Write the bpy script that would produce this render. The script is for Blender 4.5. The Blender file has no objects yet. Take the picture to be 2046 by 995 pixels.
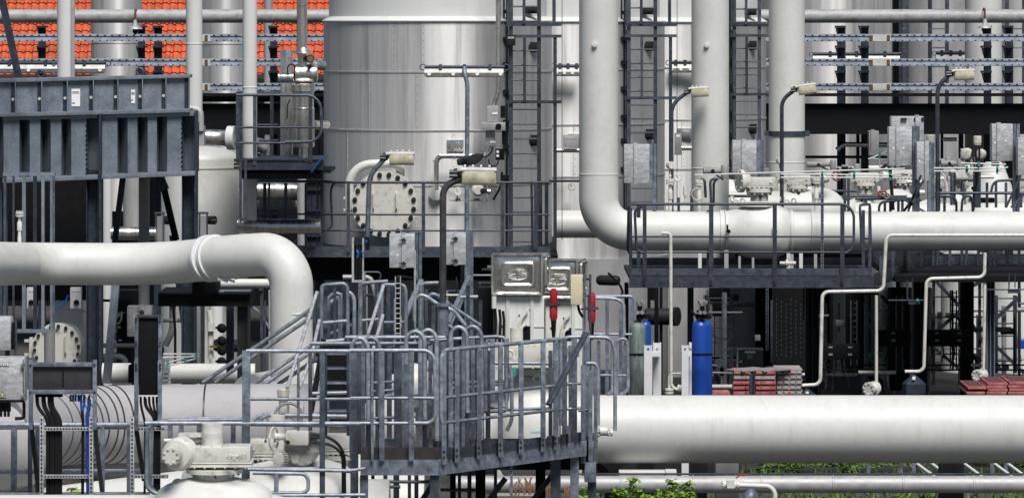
import bpy, bmesh, math, random
from mathutils import Vector, Matrix
random.seed(7)
R = math.radians
F, H, HY, CX = 8260.0, 6.6, 60.0, 1023.0      # focal length in photo pixels, eye height, horizon row, centre column
scn = bpy.context.scene
# ------------------------------------------------------------------ camera, world, sun, exposure
cam = bpy.data.objects.new('camera', bpy.data.cameras.new('camera')); scn.collection.objects.link(cam)
cam.location = (0, 0, H); cam.rotation_euler = (R(90), 0, 0)
cam.data.sensor_width = 36; cam.data.lens = 36 * F / 2046
cam.data.shift_y = -(497.5 - HY) / 2046
cam.data.clip_start = 1; cam.data.clip_end = 2000
scn.camera = cam
SUN_EL, SUN_AZ = 55, 16          # azimuth: degrees to the viewer's right of straight behind the camera
w = bpy.data.worlds.new('World'); scn.world = w; w.use_nodes = True
nt = w.node_tree; bg = nt.nodes['Background']
sky = nt.nodes.new('ShaderNodeTexSky'); sky.sky_type = 'NISHITA'; sky.sun_disc = False
sky.sun_elevation = R(SUN_EL); sky.sun_rotation = R(180 - SUN_AZ); sky.dust_density = 0.6; sky.air_density = 1.0; sky.ozone_density = 1.0
nt.links.new(sky.outputs[0], bg.inputs[0]); bg.inputs[1].default_value = 0.05
sl = bpy.data.lights.new('sun', 'SUN'); sl.energy = 4.7; sl.angle = R(26); sl.color = (1, .965, .92)
so = bpy.data.objects.new('sun', sl); scn.collection.objects.link(so)
sd = Vector((math.sin(R(SUN_AZ)) * math.cos(R(SUN_EL)), -math.cos(R(SUN_AZ)) * math.cos(R(SUN_EL)), math.sin(R(SUN_EL))))
so.rotation_euler = sd.to_track_quat('Z', 'Y').to_euler(); so.location = (10, -20, 40)
scn.view_settings.view_transform = 'Standard'; scn.view_settings.look = 'None'
scn.view_settings.exposure = 0.03; scn.view_settings.gamma = 1.0
# ------------------------------------------------------------------ helpers
def P(x, y, d): return Vector(((x - CX) / F * d, d, H - (y - HY) / F * d))
def S(n, d): return n * d / F
def G(x, d): return Vector(((x - CX) / F * d, d, 0.0))
SPLIT = {'back_toe_plate', 'bottom_rail', 'blue_cable', 'black_cable', 'clip', 'diagonal', 'ring', 'side_stringer', 'solenoid', 'stay', 'raking_strut', 'stop_bolt', 'under_brace', 'brace', 'gate_bar', 'latch', 'hinge', 'motor', 'hose', 'rib', 'toe_beam', 'label_plate', 'cable_gland', 'valve_block', 'deck_beam', 'cable', 'inner_wall', 'kick_strip', 'stack_bar', 'rust_patch', 'seam_strip', 'cross_bar'}
class M:
    "collects shapes for ONE mesh"
    def __init__(s): s.v = []; s.f = []
    def add(s, vs, fs):
        b = len(s.v); s.v += [Vector(v) for v in vs]; s.f += [tuple(i + b for i in f) for f in fs]; return s
    def box8(s, c): return s.add(c, [(0,3,2,1),(4,5,6,7),(0,1,5,4),(1,2,6,5),(2,3,7,6),(3,0,4,7)])
    def box(s, c, sz, rz=0, rx=0, ry=0):
        m = Matrix.Rotation(rz, 3, 'Z') @ Matrix.Rotation(ry, 3, 'Y') @ Matrix.Rotation(rx, 3, 'X'); c = Vector(c); x, y, z = [q / 2 for q in sz]
        return s.box8([c + m @ Vector(p) for p in ((-x,-y,-z),(x,-y,-z),(x,y,-z),(-x,y,-z),(-x,-y,z),(x,-y,z),(x,y,z),(-x,y,z))])
    def bx(s, x0, x1, y0, y1, d, dep):
        "box whose front face spans photo pixels x0..x1, y0..y1 at distance d"
        a = P(x0, y1, d); b = P(x1, y0, d)
        return s.box(((a.x + b.x) / 2, d + dep / 2, (a.z + b.z) / 2), (b.x - a.x, dep, b.z - a.z))
    def post(s, x, y0, y1, d, w=.05, dep=.05):
        a = P(x, y0, d); b = P(x, y1, d)
        return s.box(((a.x), d, (a.z + b.z) / 2), (w, dep, a.z - b.z))
    def beam(s, p, q, w, h, up=(0, 0, 1)):
        p = Vector(p); q = Vector(q); t = (q - p).normalized(); up = Vector(up)
        if abs(t.dot(up)) > .98: up = Vector((0, 1, 0))
        a = t.cross(up).normalized(); b = a.cross(t).normalized(); a = a * w / 2; b = b * h / 2
        return s.box8([p - a - b, p + a - b, q + a - b, q - a - b, p - a + b, p + a + b, q + a + b, q - a + b])
    def sweep(s, pts, r, n=10, cap=True, rs=None):
        pts = [Vector(p) for p in pts]; k = len(pts); b = len(s.v)
        t = (pts[1] - pts[0]).normalized(); u = t.orthogonal().normalized(); tp = t
        for i, p in enumerate(pts):
            if i == 0: t = (pts[1] - pts[0])
            elif i == k - 1: t = (pts[-1] - pts[-2])
            else: t = (pts[i + 1] - p).normalized() + (p - pts[i - 1]).normalized()
            t.normalize(); u = (tp.rotation_difference(t) @ u); u = (u - t * u.dot(t)).normalized(); tp = t; w_ = t.cross(u)
            rr = rs[i] if rs else r
            for j in range(n):
                a = 2 * math.pi * j / n; s.v.append(p + (u * math.cos(a) + w_ * math.sin(a)) * rr)
        for i in range(k - 1):
            for j in range(n):
                c = b + i * n + j; e = b + i * n + (j + 1) % n; s.f.append((c, e, e + n, c + n))
        if cap: s.f.append(tuple(range(b + n - 1, b - 1, -1))); s.f.append(tuple(range(b + (k - 1) * n, b + k * n)))
        return s
    def tube(s, p, q, r, n=10): return s.sweep([p, q], r, n)
    def path(s, pts, r, bend=.1, n=10, seg=7): return s.sweep(rounded(pts, bend, seg), r, n)
    def lathe(s, prof, o, ax=(0, 0, 1), n=24):
        "prof = (radius, height along ax)"
        o = Vector(o); ax = Vector(ax).normalized(); u = ax.orthogonal().normalized(); w_ = ax.cross(u); b = len(s.v)
        for r, h in prof:
            for j in range(n):
                a = 2 * math.pi * j / n; s.v.append(o + ax * h + (u * math.cos(a) + w_ * math.sin(a)) * max(r, 1e-4))
        for i in range(len(prof) - 1):
            for j in range(n):
                c = b + i * n + j; e = b + i * n + (j + 1) % n; s.f.append((c, e, e + n, c + n))
        s.f.append(tuple(range(b + n - 1, b - 1, -1))); k = len(prof); s.f.append(tuple(range(b + (k - 1) * n, b + k * n)))
        return s
    def disc(s, o, ax, r, t, n=24): return s.lathe([(r, 0), (r, t)], o, ax, n)
    def ring(s, o, ax, Rr, r, n=24, m=8, a0=0, a1=2 * math.pi):
        o = Vector(o); ax = Vector(ax).normalized(); u = ax.orthogonal().normalized(); w_ = ax.cross(u)
        full = abs(a1 - a0) > 6.2
        pts = [o + (u * math.cos(a0 + (a1 - a0) * i / n) + w_ * math.sin(a0 + (a1 - a0) * i / n)) * Rr for i in range(n + 1)]
        return s.sweep(pts, r, m, cap=not full)
    def bolts(s, o, ax, Rr, n, r, h, a0=0):
        o = Vector(o); ax = Vector(ax).normalized(); u = ax.orthogonal().normalized(); w_ = ax.cross(u)
        for i in range(n):
            a = a0 + 2 * math.pi * i / n; c = o + (u * math.cos(a) + w_ * math.sin(a)) * Rr
            s.lathe([(r, 0), (r, h * .6), (r * .6, h * .6), (r * .5, h)], c, ax, 6)
        return s
    def prism(s, pts, off):
        pts = [Vector(p) for p in pts]; off = Vector(off); n = len(pts)
        return s.add(pts + [p + off for p in pts], [tuple(range(n))[::-1], tuple(range(n, 2 * n))] + [(i, (i + 1) % n, n + (i + 1) % n, n + i) for i in range(n)])
    def pieces(s):
        p = list(range(len(s.v)))
        def find(a):
            while p[a] != a: p[a] = p[p[a]]; a = p[a]
            return a
        for f in s.f:
            r0 = find(f[0])
            for q in f[1:]: p[find(q)] = r0
        out = {}
        for i in range(len(s.v)): out.setdefault(find(i), []).append(i)
        res = []
        for ids in out.values():
            mp = {o: n for n, o in enumerate(ids)}; k = M(); k.v = [s.v[i] for i in ids]; k.f = [tuple(mp[q] for q in f) for f in s.f if f[0] in mp]; res.append(k)
        return res
    def obj(s, name, mat, parent=None, bev=0, smooth=True, origin=None, up=None):
        if parent is not None and name in SPLIT:
            ps = s.pieces()
            if 1 < len(ps) < 60: return [k.obj_(name, mat, parent, bev, smooth, origin) for k in ps][0]
        return s.obj_(name, mat, parent, bev, smooth, origin)
    def obj_(s, name, mat, parent=None, bev=0, smooth=True, origin=None):
        if parent is not None: o_ = root_loc(parent)
        elif origin is not None: o_ = Vector(origin)
        else:
            xs = [v.x for v in s.v]; ys = [v.y for v in s.v]; o_ = Vector(((min(xs) + max(xs)) / 2, (min(ys) + max(ys)) / 2, min(v.z for v in s.v)))
        me = bpy.data.meshes.new(name); me.from_pydata([v - o_ for v in s.v], [], s.f)
        bm = bmesh.new(); bm.from_mesh(me)
        if bev:
            es = [e for e in bm.edges if len(e.link_faces) == 2 and e.calc_face_angle(0) > 1.0]
            bmesh.ops.bevel(bm, geom=es, offset=bev, segments=2, affect='EDGES', profile=.6, clamp_overlap=True)
        bmesh.ops.recalc_face_normals(bm, faces=bm.faces[:]); bm.to_mesh(me); bm.free()
        if smooth:
            me.polygons.foreach_set('use_smooth', [True] * len(me.polygons)); me.set_sharp_from_angle(angle=R(38))
        me.materials.append(mat)
        ob = bpy.data.objects.new(name, me); scn.collection.objects.link(ob)
        if parent is None: ob.location = o_
        else: ob.parent = parent
        return ob
def root_loc(o):
    while o.parent: o = o.parent
    return o.location.copy()
def rounded(pts, bend, seg=7):
    pts = [Vector(p) for p in pts]; out = [pts[0]]
    for i in range(1, len(pts) - 1):
        a, p, b = pts[i - 1], pts[i], pts[i + 1]; u = (a - p); v = (b - p)
        bl = bend[i] if isinstance(bend, dict) else bend
        L = min(bl, u.length * .49, v.length * .49); ang = u.angle(v)
        if ang > 3.0 or L < .003: out.append(p); continue
        u.normalize(); v.normalize(); p0 = p + u * L; p1 = p + v * L; r = L * math.tan(ang / 2)
        c = p + (u + v).normalized() * (r / math.sin(ang / 2)); e0 = p0 - c; e1 = p1 - c; tot = e0.angle(e1)
        for k in range(seg + 1):
            t = k / seg; out.append(c + (e0 * math.sin((1 - t) * tot) + e1 * math.sin(t * tot)) / math.sin(tot))
    out.append(pts[-1]); return out
def tag(o, label=None, cat=None, group=None, kind=None):
    if label: o['label'] = label
    if cat: o['category'] = cat
    if group: o['group'] = group
    if kind: o['kind'] = kind
    return o
def T(name, label, cat, loc, group=None):
    o = bpy.data.objects.new(name, None); scn.collection.objects.link(o); o.location = loc; o.empty_display_size = .2
    return tag(o, label, cat, group)
def copy_tree(o, parent=None):
    c = o.copy(); scn.collection.objects.link(c); c.parent = parent
    for ch in list(o.children): copy_tree(ch, c)
    return c
# ------------------------------------------------------------------ materials
MT = {}; ANR = 0.25
def mat(name, col, rough=.5, metal=0.0, var=.12, scale=6.0, stretch=(1, 1, 1), bump=0.0, dirt=0.0, dirtcol=(.05, .045, .04), dscale=3.0, dstretch=(1, 1, 1), fine=0.0, spec=.5, coat=0, rvar=.1, voro=0, aniso=0, ovar=0):
    m = bpy.data.materials.new(name); m.use_nodes = True; n = m.node_tree; N = n.nodes; L = n.links; b = N['Principled BSDF']
    tc = N.new('ShaderNodeTexCoord'); oi = N.new('ShaderNodeObjectInfo')
    ad = N.new('ShaderNodeVectorMath'); ad.operation = 'MULTIPLY_ADD'; cv = N.new('ShaderNodeCombineXYZ')
    for k in range(3): L.new(oi.outputs['Random'], cv.inputs[k])
    L.new(cv.outputs[0], ad.inputs[0]); ad.inputs[1].default_value = (17, 31, 13); L.new(tc.outputs['Object'], ad.inputs[2])
    def noise(sc, st, det=5, ro=.6):
        mp = N.new('ShaderNodeMapping'); mp.inputs['Scale'].default_value = st; L.new(ad.outputs[0], mp.inputs[0])
        t = N.new('ShaderNodeTexNoise'); t.inputs['Scale'].default_value = sc; t.inputs['Detail'].default_value = det; t.inputs['Roughness'].default_value = ro
        L.new(mp.outputs[0], t.inputs[0]); return t.outputs[0]
    def mapr(src, a, b_, c, d):
        r = N.new('ShaderNodeMapRange'); r.inputs[1].default_value = a; r.inputs[2].default_value = b_; r.inputs[3].default_value = c; r.inputs[4].default_value = d; L.new(src, r.inputs[0]); return r.outputs[0]
    def mul(a, b_):
        r = N.new('ShaderNodeMath'); r.operation = 'MULTIPLY'; L.new(a, r.inputs[0]); L.new(b_, r.inputs[1]); return r.outputs[0]
    nz = noise(scale, stretch); fac = mapr(nz, .3, .7, 1 - var, 1 + var)
    if ovar: fac = mul(fac, mapr(oi.outputs['Random'], 0, 1, 1 - ovar, 1 + ovar))
    if fine: fac = mul(fac, mapr(noise(scale * 9, (1, 1, 1), 3), .3, .7, 1 - fine, 1 + fine))
    if voro:
        mp = N.new('ShaderNodeTexVoronoi'); mp.inputs['Scale'].default_value = 28; L.new(ad.outputs[0], mp.inputs[0])
        sx = N.new('ShaderNodeSeparateColor'); L.new(mp.outputs['Color'], sx.inputs[0]); fac = mul(fac, mapr(sx.outputs[0], 0, 1, 1 - voro, 1 + voro))
    mx = N.new('ShaderNodeVectorMath'); mx.operation = 'SCALE'; mx.inputs[0].default_value = col; L.new(fac, mx.inputs['Scale']); out = mx.outputs[0]
    if dirt:
        dn = noise(dscale, dstretch, 6, .7); mm = N.new('ShaderNodeMix'); mm.data_type = 'RGBA'
        L.new(mapr(dn, .52, .75, 0, dirt), mm.inputs[0]); L.new(out, mm.inputs[6]); mm.inputs[7].default_value = (*dirtcol, 1); out = mm.outputs[2]
    L.new(out, b.inputs['Base Color']); b.inputs['Metallic'].default_value = metal
    L.new(mapr(nz, .3, .7, max(.02, rough - rvar), min(1, rough + rvar)), b.inputs['Roughness']); b.inputs['Specular IOR Level'].default_value = spec
    if aniso:
        b.inputs['Anisotropic'].default_value = aniso; tg = N.new('ShaderNodeTangent'); tg.direction_type = 'RADIAL'; tg.axis = 'Z'; L.new(tg.outputs[0], b.inputs['Tangent']); b.inputs['Anisotropic Rotation'].default_value = ANR
    if coat: b.inputs['Coat Weight'].default_value = coat
    if bump:
        bp = N.new('ShaderNodeBump'); bp.inputs['Strength'].default_value = bump; bp.inputs['Distance'].default_value = .02; L.new(nz, bp.inputs['Height']); L.new(bp.outputs[0], b.inputs['Normal'])
    MT[name] = m; return m
white = mat('white_paint', (.58, .585, .56), .5, var=.035, scale=1.6, fine=.03, dirt=.35, dirtcol=(.32, .31, .27), dscale=2.2, dstretch=(1, 1, .6))
whiteG = mat('white_paint_grimy', (.57, .575, .55), .5, var=.03, scale=1.3, fine=.03, dirt=.3, dirtcol=(.3, .29, .26), dscale=4, dstretch=(3, 1, .35))
cream = mat('valve_paint', (.58, .575, .53), .4, var=.06, scale=5, dirt=.85, ovar=.06, dirtcol=(.2, .17, .12), dscale=7)
tankw = mat('tank_white', (.6, .61, .6), .5, var=.04, scale=1.2, dirt=.25, dirtcol=(.35, .35, .33), dscale=1.5, dstretch=(2, 2, .2))
galv = mat('galvanised_steel', (.15, .174, .214), .48, .35, ovar=.28, var=.4, scale=9, fine=.2, voro=.16, dirt=.7, dirtcol=(.06, .065, .08), dscale=5)
galvD = mat('galvanised_steel_aged', (.055, .066, .086), .5, .35, ovar=.35, var=.35, scale=9, fine=.18, voro=.15, dirt=.6, dirtcol=(.03, .035, .045), dscale=5)
galvR = mat('galvanised_tube', (.25, .28, .325), .45, .35, ovar=.25, var=.35, scale=9, fine=.2, voro=.12, dirt=.6, dirtcol=(.07, .075, .09), dscale=5)
galvL = mat('galvanised_sheet', (.47, .48, .5), .5, .4, var=.22, scale=7, stretch=(1, 1, 3), fine=.12, voro=.08, dirt=.4, dirtcol=(.12, .12, .13), dscale=4)
blueD = mat('blue_grey_paint_dark', (.022, .03, .045), .55, .1, var=.35, scale=6, fine=.15, spec=.3, dirt=.4, dirtcol=(.1, .12, .15), dscale=9)
blueM = mat('blue_grey_paint', (.16, .19, .23), .5, .1, var=.22, scale=3.5, fine=.16, dirt=.85, ovar=.12, dirtcol=(.07, .085, .11), dscale=3, dstretch=(2, 2, .5))
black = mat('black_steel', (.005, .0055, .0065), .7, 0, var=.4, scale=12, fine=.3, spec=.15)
rubber = mat('black_cable', (.008, .008, .009), .5, spec=.25)
dark = mat('dark_housing', (.016, .017, .02), .6, var=.3, scale=7, spec=.25)
grey = mat('grey_paint', (.24, .24, .245), .5, var=.1, scale=4, dirt=.5, dirtcol=(.08, .08, .085))
clad = mat('stainless_cladding', (.56, .555, .55), .5, .48, aniso=.8, var=.2, scale=1.5, stretch=(2.6, 2.6, .08), fine=.02, bump=.03, dirt=.75, dirtcol=(.22, .22, .23), dscale=1.5, dstretch=(3, 3, .13), rvar=.12)
rackm = mat('rack_rail_zinc', (.36, .41, .48), .5, .2, var=.25, scale=5, fine=.2, dirt=.4, dirtcol=(.14, .16, .2), dscale=6)
cladD = mat('matt_cladding', (.38, .375, .38), .55, .3, var=.14, scale=2, stretch=(3, 3, .3), fine=.03, dirt=.4, dirtcol=(.16, .16, .165), dscale=2)
steel = mat('bright_steel', (.6, .585, .565), .3, .9, var=.22, scale=6, stretch=(2, 2, .4), bump=.06, dirt=.4, dirtcol=(.12, .115, .11), dscale=5)
insul = mat('insulation_sheet', (.36, .355, .365), .75, .05, var=.08, scale=2, stretch=(.5, 2, 2), fine=.02, dirt=.35, dirtcol=(.2, .2, .2), dscale=2.5)
hoodm = mat('polished_hood', (.6, .595, .58), .22, .95, var=.08, scale=1.8, bump=.25, rvar=.05)
headm = mat('dull_header_coat', (.34, .34, .345), .6, .15, var=.25, scale=4, stretch=(1, 2, 2), fine=.12, dirt=.8, dirtcol=(.12, .12, .13), dscale=4)
brass = mat('brass', (.42, .33, .12), .35, .8)
bolt = mat('dark_bolt', (.05, .055, .05), .4, .6, var=.4, scale=30)
red = mat('red_paint', (.36, .012, .02), .35, var=.15, scale=6, dirt=.3)
blue = mat('blue_cylinder_paint', (.008, .06, .34), .38, var=.12, scale=4, fine=.05, dirt=.3, dirtcol=(.01, .03, .2), dscale=6)
bluec = mat('blue_cable_sheath', (.01, .09, .36), .4)
teal = mat('teal_plastic', (.03, .25, .22), .5)
greenm = mat('green_plastic', (.01, .2, .07), .5)
yellow = mat('pale_yellow_paint', (.58, .53, .36), .5, var=.05, scale=9, fine=.05)
diff = mat('aged_diffuser', (.68, .63, .46), .35, var=.3, scale=8, dirt=.6, dirtcol=(.33, .27, .12), dscale=9)
lampw = mat('lamp_housing', (.55, .55, .52), .45, var=.15, scale=9, dirt=.7, dirtcol=(.12, .11, .09), dscale=12)
paper = mat('white_label', (.8, .8, .82), .5, var=.02)
ink = mat('dark_print', (.06, .06, .07), .6)
rusty = mat('rusted_steel', (.13, .07, .04), .8, .2, var=.5, scale=20, fine=.3)
plast = mat('faded_red_plastic', (.36, .1, .1), .6, var=.4, scale=6, fine=.2, dirt=.7, dirtcol=(.4, .3, .27), dscale=5)
plastg = mat('faded_grey_plastic', (.33, .3, .3), .6, var=.3, scale=6, dirt=.6, dirtcol=(.5, .22, .2), dscale=4)
patina = mat('weathered_green_paint', (.15, .19, .18), .6, var=.35, scale=5, stretch=(2, 2, .4), fine=.2, dirt=1.0, dirtcol=(.07, .06, .03), dscale=5, dstretch=(2.5, 2.5, .4))
whiteB = mat('white_bracket_paint', (.62, .63, .64), .45, var=.05, scale=4, dirt=.3, dirtcol=(.3, .3, .3))
gauge_face = mat('gauge_dial', (.7, .72, .68), .4, var=.03)
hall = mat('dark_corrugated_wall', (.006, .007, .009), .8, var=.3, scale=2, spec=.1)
hallg = mat('grey_rendered_wall', (.33, .33, .34), .8, var=.12, scale=1.2, dirt=.6, dirtcol=(.17, .17, .175), dscale=1.2, dstretch=(1, 1, .3))
darkred = mat('dark_red_paint', (.16, .012, .018), .45, var=.2, scale=9)
tile = mat('orange_roof_tile', (.46, .088, .032), .75, var=.35, scale=3.6, fine=.3, dirt=.5, dirtcol=(.28, .05, .022), dscale=2.6)
gravel = mat('gravel_ground', (.055, .053, .048), .9, var=.5, scale=14, fine=.5, dirt=.7, dirtcol=(.04, .05, .025), dscale=.35)
concrete = mat('concrete', (.42, .415, .4), .8, var=.15, scale=3, fine=.1, dirt=.4, dirtcol=(.2, .2, .19))
leafm = mat('leaf', (.15, .27, .02), .55, var=.5, scale=6, fine=.3)
leafd = mat('leaf_dark', (.07, .14, .015), .55, var=.5, scale=4, fine=.3)
drym = mat('dry_stem', (.28, .15, .08), .7, var=.3, scale=10)
# ------------------------------------------------------------------ the setting
m = M(); m.add([(-300, -50, 0), (300, -50, 0), (300, 700, 0), (-300, 700, 0)], [(0, 1, 2, 3)])
tag(m.obj('ground', gravel, smooth=False, origin=(0, 0, 0)), 'dark gravel ground of the gas plant', 'ground', kind='structure')
m = M(); m.box((-4.6, 51, .05), (7.6, 8.5, .1))
tag(m.obj('path', concrete, bev=.02), 'pale concrete path under the insulated duct', 'path', kind='structure')
m = M(); m.box((8, 71.5, .04), (17, 20, .08))
tag(m.obj('pavement', mat('dark_pavement', (.02, .02, .02), .9, var=.4, scale=4), bev=.02), 'dark plant floor under the pipe deck', 'pavement', kind='structure')
# --- house with the orange tiled roof (far behind)
def tiled_house():
    d0 = 112.0; x0 = P(-140, 0, d0).x; x1 = P(760, 0, d0).x; ze = 6.6 - S(205 - 60, d0) - .2
    t = T('tiled_house', 'house behind the pipe rack with a bright orange pantiled roof', 'house', ((x0 + x1) / 2, d0 + 6, 0))
    m = M(); m.box(((x0 + x1) / 2, d0 + 6.3, ze / 2), (x1 - x0 - .6, 12, ze)); m.obj('wall', hallg, t)
    pitch = R(40); tw = .215; row = .30; nc = int((x1 - x0) / tw); per = 8; nr = 26; v = []; f = []
    cols = nc * per + 1
    prof = []
    for k in range(per):
        u = k / per; prof.append(.03 * math.sin(u * 2 * math.pi) + (.014 * math.sin(u * 4 * math.pi + .7)))
    rng = random.Random(3)
    jit = [[rng.uniform(-.008, .008) for _ in range(nc + 1)] for _ in range(nr)]
    for r in range(nr):
        for e, (s_, lift) in enumerate(((0, .055), (0.0, 0.05), (1.0, 0.0))):
            for c in range(cols):
                tI = c // per; u = (c % per) / per
                x = x0 + c * tw / per; a = (r + s_) * row + jit[r][min(tI, nc)]
                sag = .035 * max(0, math.sin(u * 2 * math.pi)) * (1 if e < 2 else 0)
                h = prof[c % per] + lift + (0 if e else -.03)
                y = d0 + a * math.cos(pitch) - h * math.sin(pitch); z = ze + (a - sag) * math.sin(pitch) + h * math.cos(pitch)
                v.append((x, y, z))
    for i in range(nr * 3 - 1):
        for c in range(cols - 1):
            a = i * cols + c; f.append((a, a + 1, a + cols + 1, a + cols))
    m = M(); m.add(v, f); m.obj('roof', tile, t)
    m = M(); zt = ze + nr * row * math.sin(pitch); yt = d0 + nr * row * math.cos(pitch); m.tube((x0, yt, zt), (x1, yt, zt), .14, 12); m.obj('ridge', tile, t)
tiled_house()
# --- dark process hall behind everything
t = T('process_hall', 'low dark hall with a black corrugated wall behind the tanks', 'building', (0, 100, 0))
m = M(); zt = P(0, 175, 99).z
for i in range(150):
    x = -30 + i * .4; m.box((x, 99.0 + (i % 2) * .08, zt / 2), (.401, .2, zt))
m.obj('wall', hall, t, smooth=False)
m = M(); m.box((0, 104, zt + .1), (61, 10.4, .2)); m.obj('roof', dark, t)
t = T('equipment_room', 'pale rendered equipment room under the pipe deck', 'building', (P(1300, 0, 80).x, 80, 0))
m = M(); m.bx(1130, 1375, 600, 800, 78, 3); m.bx(1420, 1462, 560, 800, 78.5, 3); m.obj('wall', hallg, t)
m = M(); m.bx(1120, 1476, 590, 602, 77.8, 3.4); m.obj('roof', dark, t)
# --- tanks
def ubolt(): pass
def storage_tank():
    d = 71.5; c = G(875, d); r = S(228, d); t = T('storage_tank', 'nearest big tank clad in bright steel sheet, its round manhole facing the yard', 'tank', c, 'row of three clad tanks')
    zl = P(0, 42, d).z
    prof = []; 
    def zz(y): return P(0, y, d - r).z
    m = M(); m.lathe([(r, .15), (r, zz(500)), (r, zl)], c, n=96); m.obj('shell', clad, t)
    m = M(); m.lathe([(r + .06, 0), (r + .06, zz(545))], c, n=64); m.obj('skirt', hallg, t)
    m = M(); m.lathe([(r - .09, zl), (r - .09, zl + 3.6), (r * .93, zl + 4.0), (.3, zl + 4.3)], c, n=96); m.obj('upper_shell', tankw, t)
    m = M(); m.lathe([(r + .002, zl - .015), (r + .035, zl - .015), (r + .035, zl), (r - .085, zl + .07), (r - .1, zl + .07)], c, n=96); m.obj('lip', tankw, t)
    m = M()
    for y in (145, 262, 372):
        z = zz(y); m.lathe([(r + .002, z - .012), (r + .012, z - .01), (r + .012, z + .014), (r + .002, z + .016)], c, n=96)
    for k, (a, y0, y1) in enumerate([(-97, 45, 145), (-112, 45, 145), (-60, 45, 145), (-100, 145, 262), (-125, 145, 262), (-52, 145, 262), (-82, 262, 372), (-118, 262, 372), (-68, 262, 372), (-100, 372, 500), (-60, 372, 500), (-40, 145, 262), (-140, 262, 372)]):
        aa = R(a); q = c + Vector((math.cos(aa), math.sin(aa), 0)) * (r + .003)
        m.beam(q + Vector((0, 0, zz(y1))), q + Vector((0, 0, zz(y0))), .006, .008, (math.cos(aa), math.sin(aa), 0))
        for j in range(7):
            z = zz(y1) + (zz(y0) - zz(y1)) * (j + .5) / 7; q2 = q + Vector((.03 * -math.sin(aa), .03 * math.cos(aa), z))
            m.disc(q2, (math.cos(aa), math.sin(aa), 0), .008, .006, 6)
    m.obj('seam', cladD, t)
    for (x0, x1, y0, y1) in ((893, 926, 280, 305), (1050, 1076, 85, 105), (1052, 1076, 270, 292), (1050, 1076, 12, 28)):
        xm = (x0 + x1) / 2; X = P(xm, 0, d - r * .8).x - c.x; yd = math.sqrt(max(0, r * r - X * X)); dd = d - yd - .05
        m = M(); m.bx(x0, x1, y0, y1, dd, .12); m.bx(x0 + 5, x1 - 5, y0 + 5, y1 - 5, dd - .03, .03); pnl = m.obj('inspection_panel', steel if xm < 1000 else dark, t, bev=.006)
    return t
tank1 = storage_tank()
off = Vector((2.1, 4.1, 0)); tanks = [tank1]
for k, lb in ((1, 'middle clad tank of the row, behind the first white riser'), (2, 'clad tank at the far end of the row, behind the second white riser')):
    c_ = copy_tree(tank1); c_.location = tank1.location + off * k; c_['label'] = lb; tanks.append(c_)
# manhole and nozzles that only the first tank shows
def manhole(px, py, d, rp, label, nb=20, hand=True, thick=.34):
    r = S(rp, d); c = P(px, py, d); t = T('manhole_cover', label, 'manhole', c, 'bolted manhole covers')
    m = M(); m.lathe([(r * 1.0, 0), (r, .07), (r * .88, .075), (r * .88, .11)], c - Vector((0, .0, 0)), (0, 1, 0), 48)
    m.lathe([(r, .085), (r, .17)], c, (0, 1, 0), 48); m.lathe([(r * .86, .17), (r * .86, thick + .6)], c, (0, 1, 0), 48); m.obj('flange', cream, t)
    m = M(); m.bolts(c + Vector((0, .0, 0)), (0, -1, 0), r * .9, nb, r * .075, .055); m.obj('bolt', bolt, t)['kind'] = 'thing'
    for sx in (-.33, .37):
        q = c + Vector((sx * r, 0, .06)); m = M(); m.path([q + Vector((0, 0, .14)), q + Vector((0, -.06, .14)), q + Vector((0, -.06, -.14)), q + Vector((0, 0, -.14))], .012, .03, 8)
        m.obj('handle', cream, t)
    m = M(); hx = c + Vector((-r * 1.06, 0, 0)); m.box(hx + Vector((0, .1, .0)), (.05, .1, .3)); m.box(hx + Vector((-.03, .1, .1)), (.14, .06, .04)); m.box(hx + Vector((-.03, .1, -.1)), (.14, .06, .04)); m.obj('hinge', cream, t)
    return t
manhole(768, 408, 68.9, 66, 'large round bolted manhole cover on the nearest tank, above the walkway rail')
manhole(113, 695, 60.8, 49, 'smaller round bolted cover low down behind the black junction panel', 18)
m = M(); m.path([P(698, 420, 69), P(697, 330, 69), P(800, 326, 69), P(800, 350, 69.3)], S(9, 69), .45, 14); tag(m.obj('davit_pipe', white), 'short white pipe arching over the big round manhole', 'pipe')
m = M(); m.path([P(118, 652, 62.6), P(158, 656, 62.6), P(164, 705, 62.6)], S(5, 62), .25, 10); m.bx(158, 168, 668, 700, 62.4, .06); tag(m.obj('davit_pipe', white), 'thin white davit arm beside the smaller round cover', 'pipe')
# pale column vessels at the left
def vessel(name, label, px, d, rp, ytop, ybot, mt=tankw, dome=.25, seams=(), group=None):
    c = G(px, d); r = S(rp, d); zt = P(0, ytop, d - r).z; zb = max(0, P(0, ybot, d).z); t = T(name, label, 'vessel', c, group)
    pr = [(r, zb), (r, zt)]
    if dome:
        for k in range(1, 9): a = k / 8 * math.pi / 2; pr.append((max(.02, r * math.cos(a)), zt + dome * math.sin(a)))
    m = M(); m.lathe(pr, c, n=64); m.obj('shell', mt, t)
    if seams:
        m = M()
        for y in seams: z = P(0, y, d - r).z; m.lathe([(r + .001, z - .012), (r + .012, z - .01), (r + .012, z + .012), (r + .001, z + .014)], c, n=64)
        m.obj('seam', mt, t)
    return t
vessel('domed_vessel', 'off-white vessel with a domed top beside the blue-grey steel box', 400, 68, 78, 322, 830, white, S(28, 68), (337,))
vessel('clad_column', 'tall steel clad column in front of the orange roof, nearest the photo edge', 233, 96, 51, -260, 420, clad, 0, (86,), 'clad columns behind the pipe rack')
vessel('clad_column', 'tall steel clad column between two white pipes behind the rack', 449, 94, 46, -260, 700, clad, 0, (88,), 'clad columns behind the pipe rack')
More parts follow.
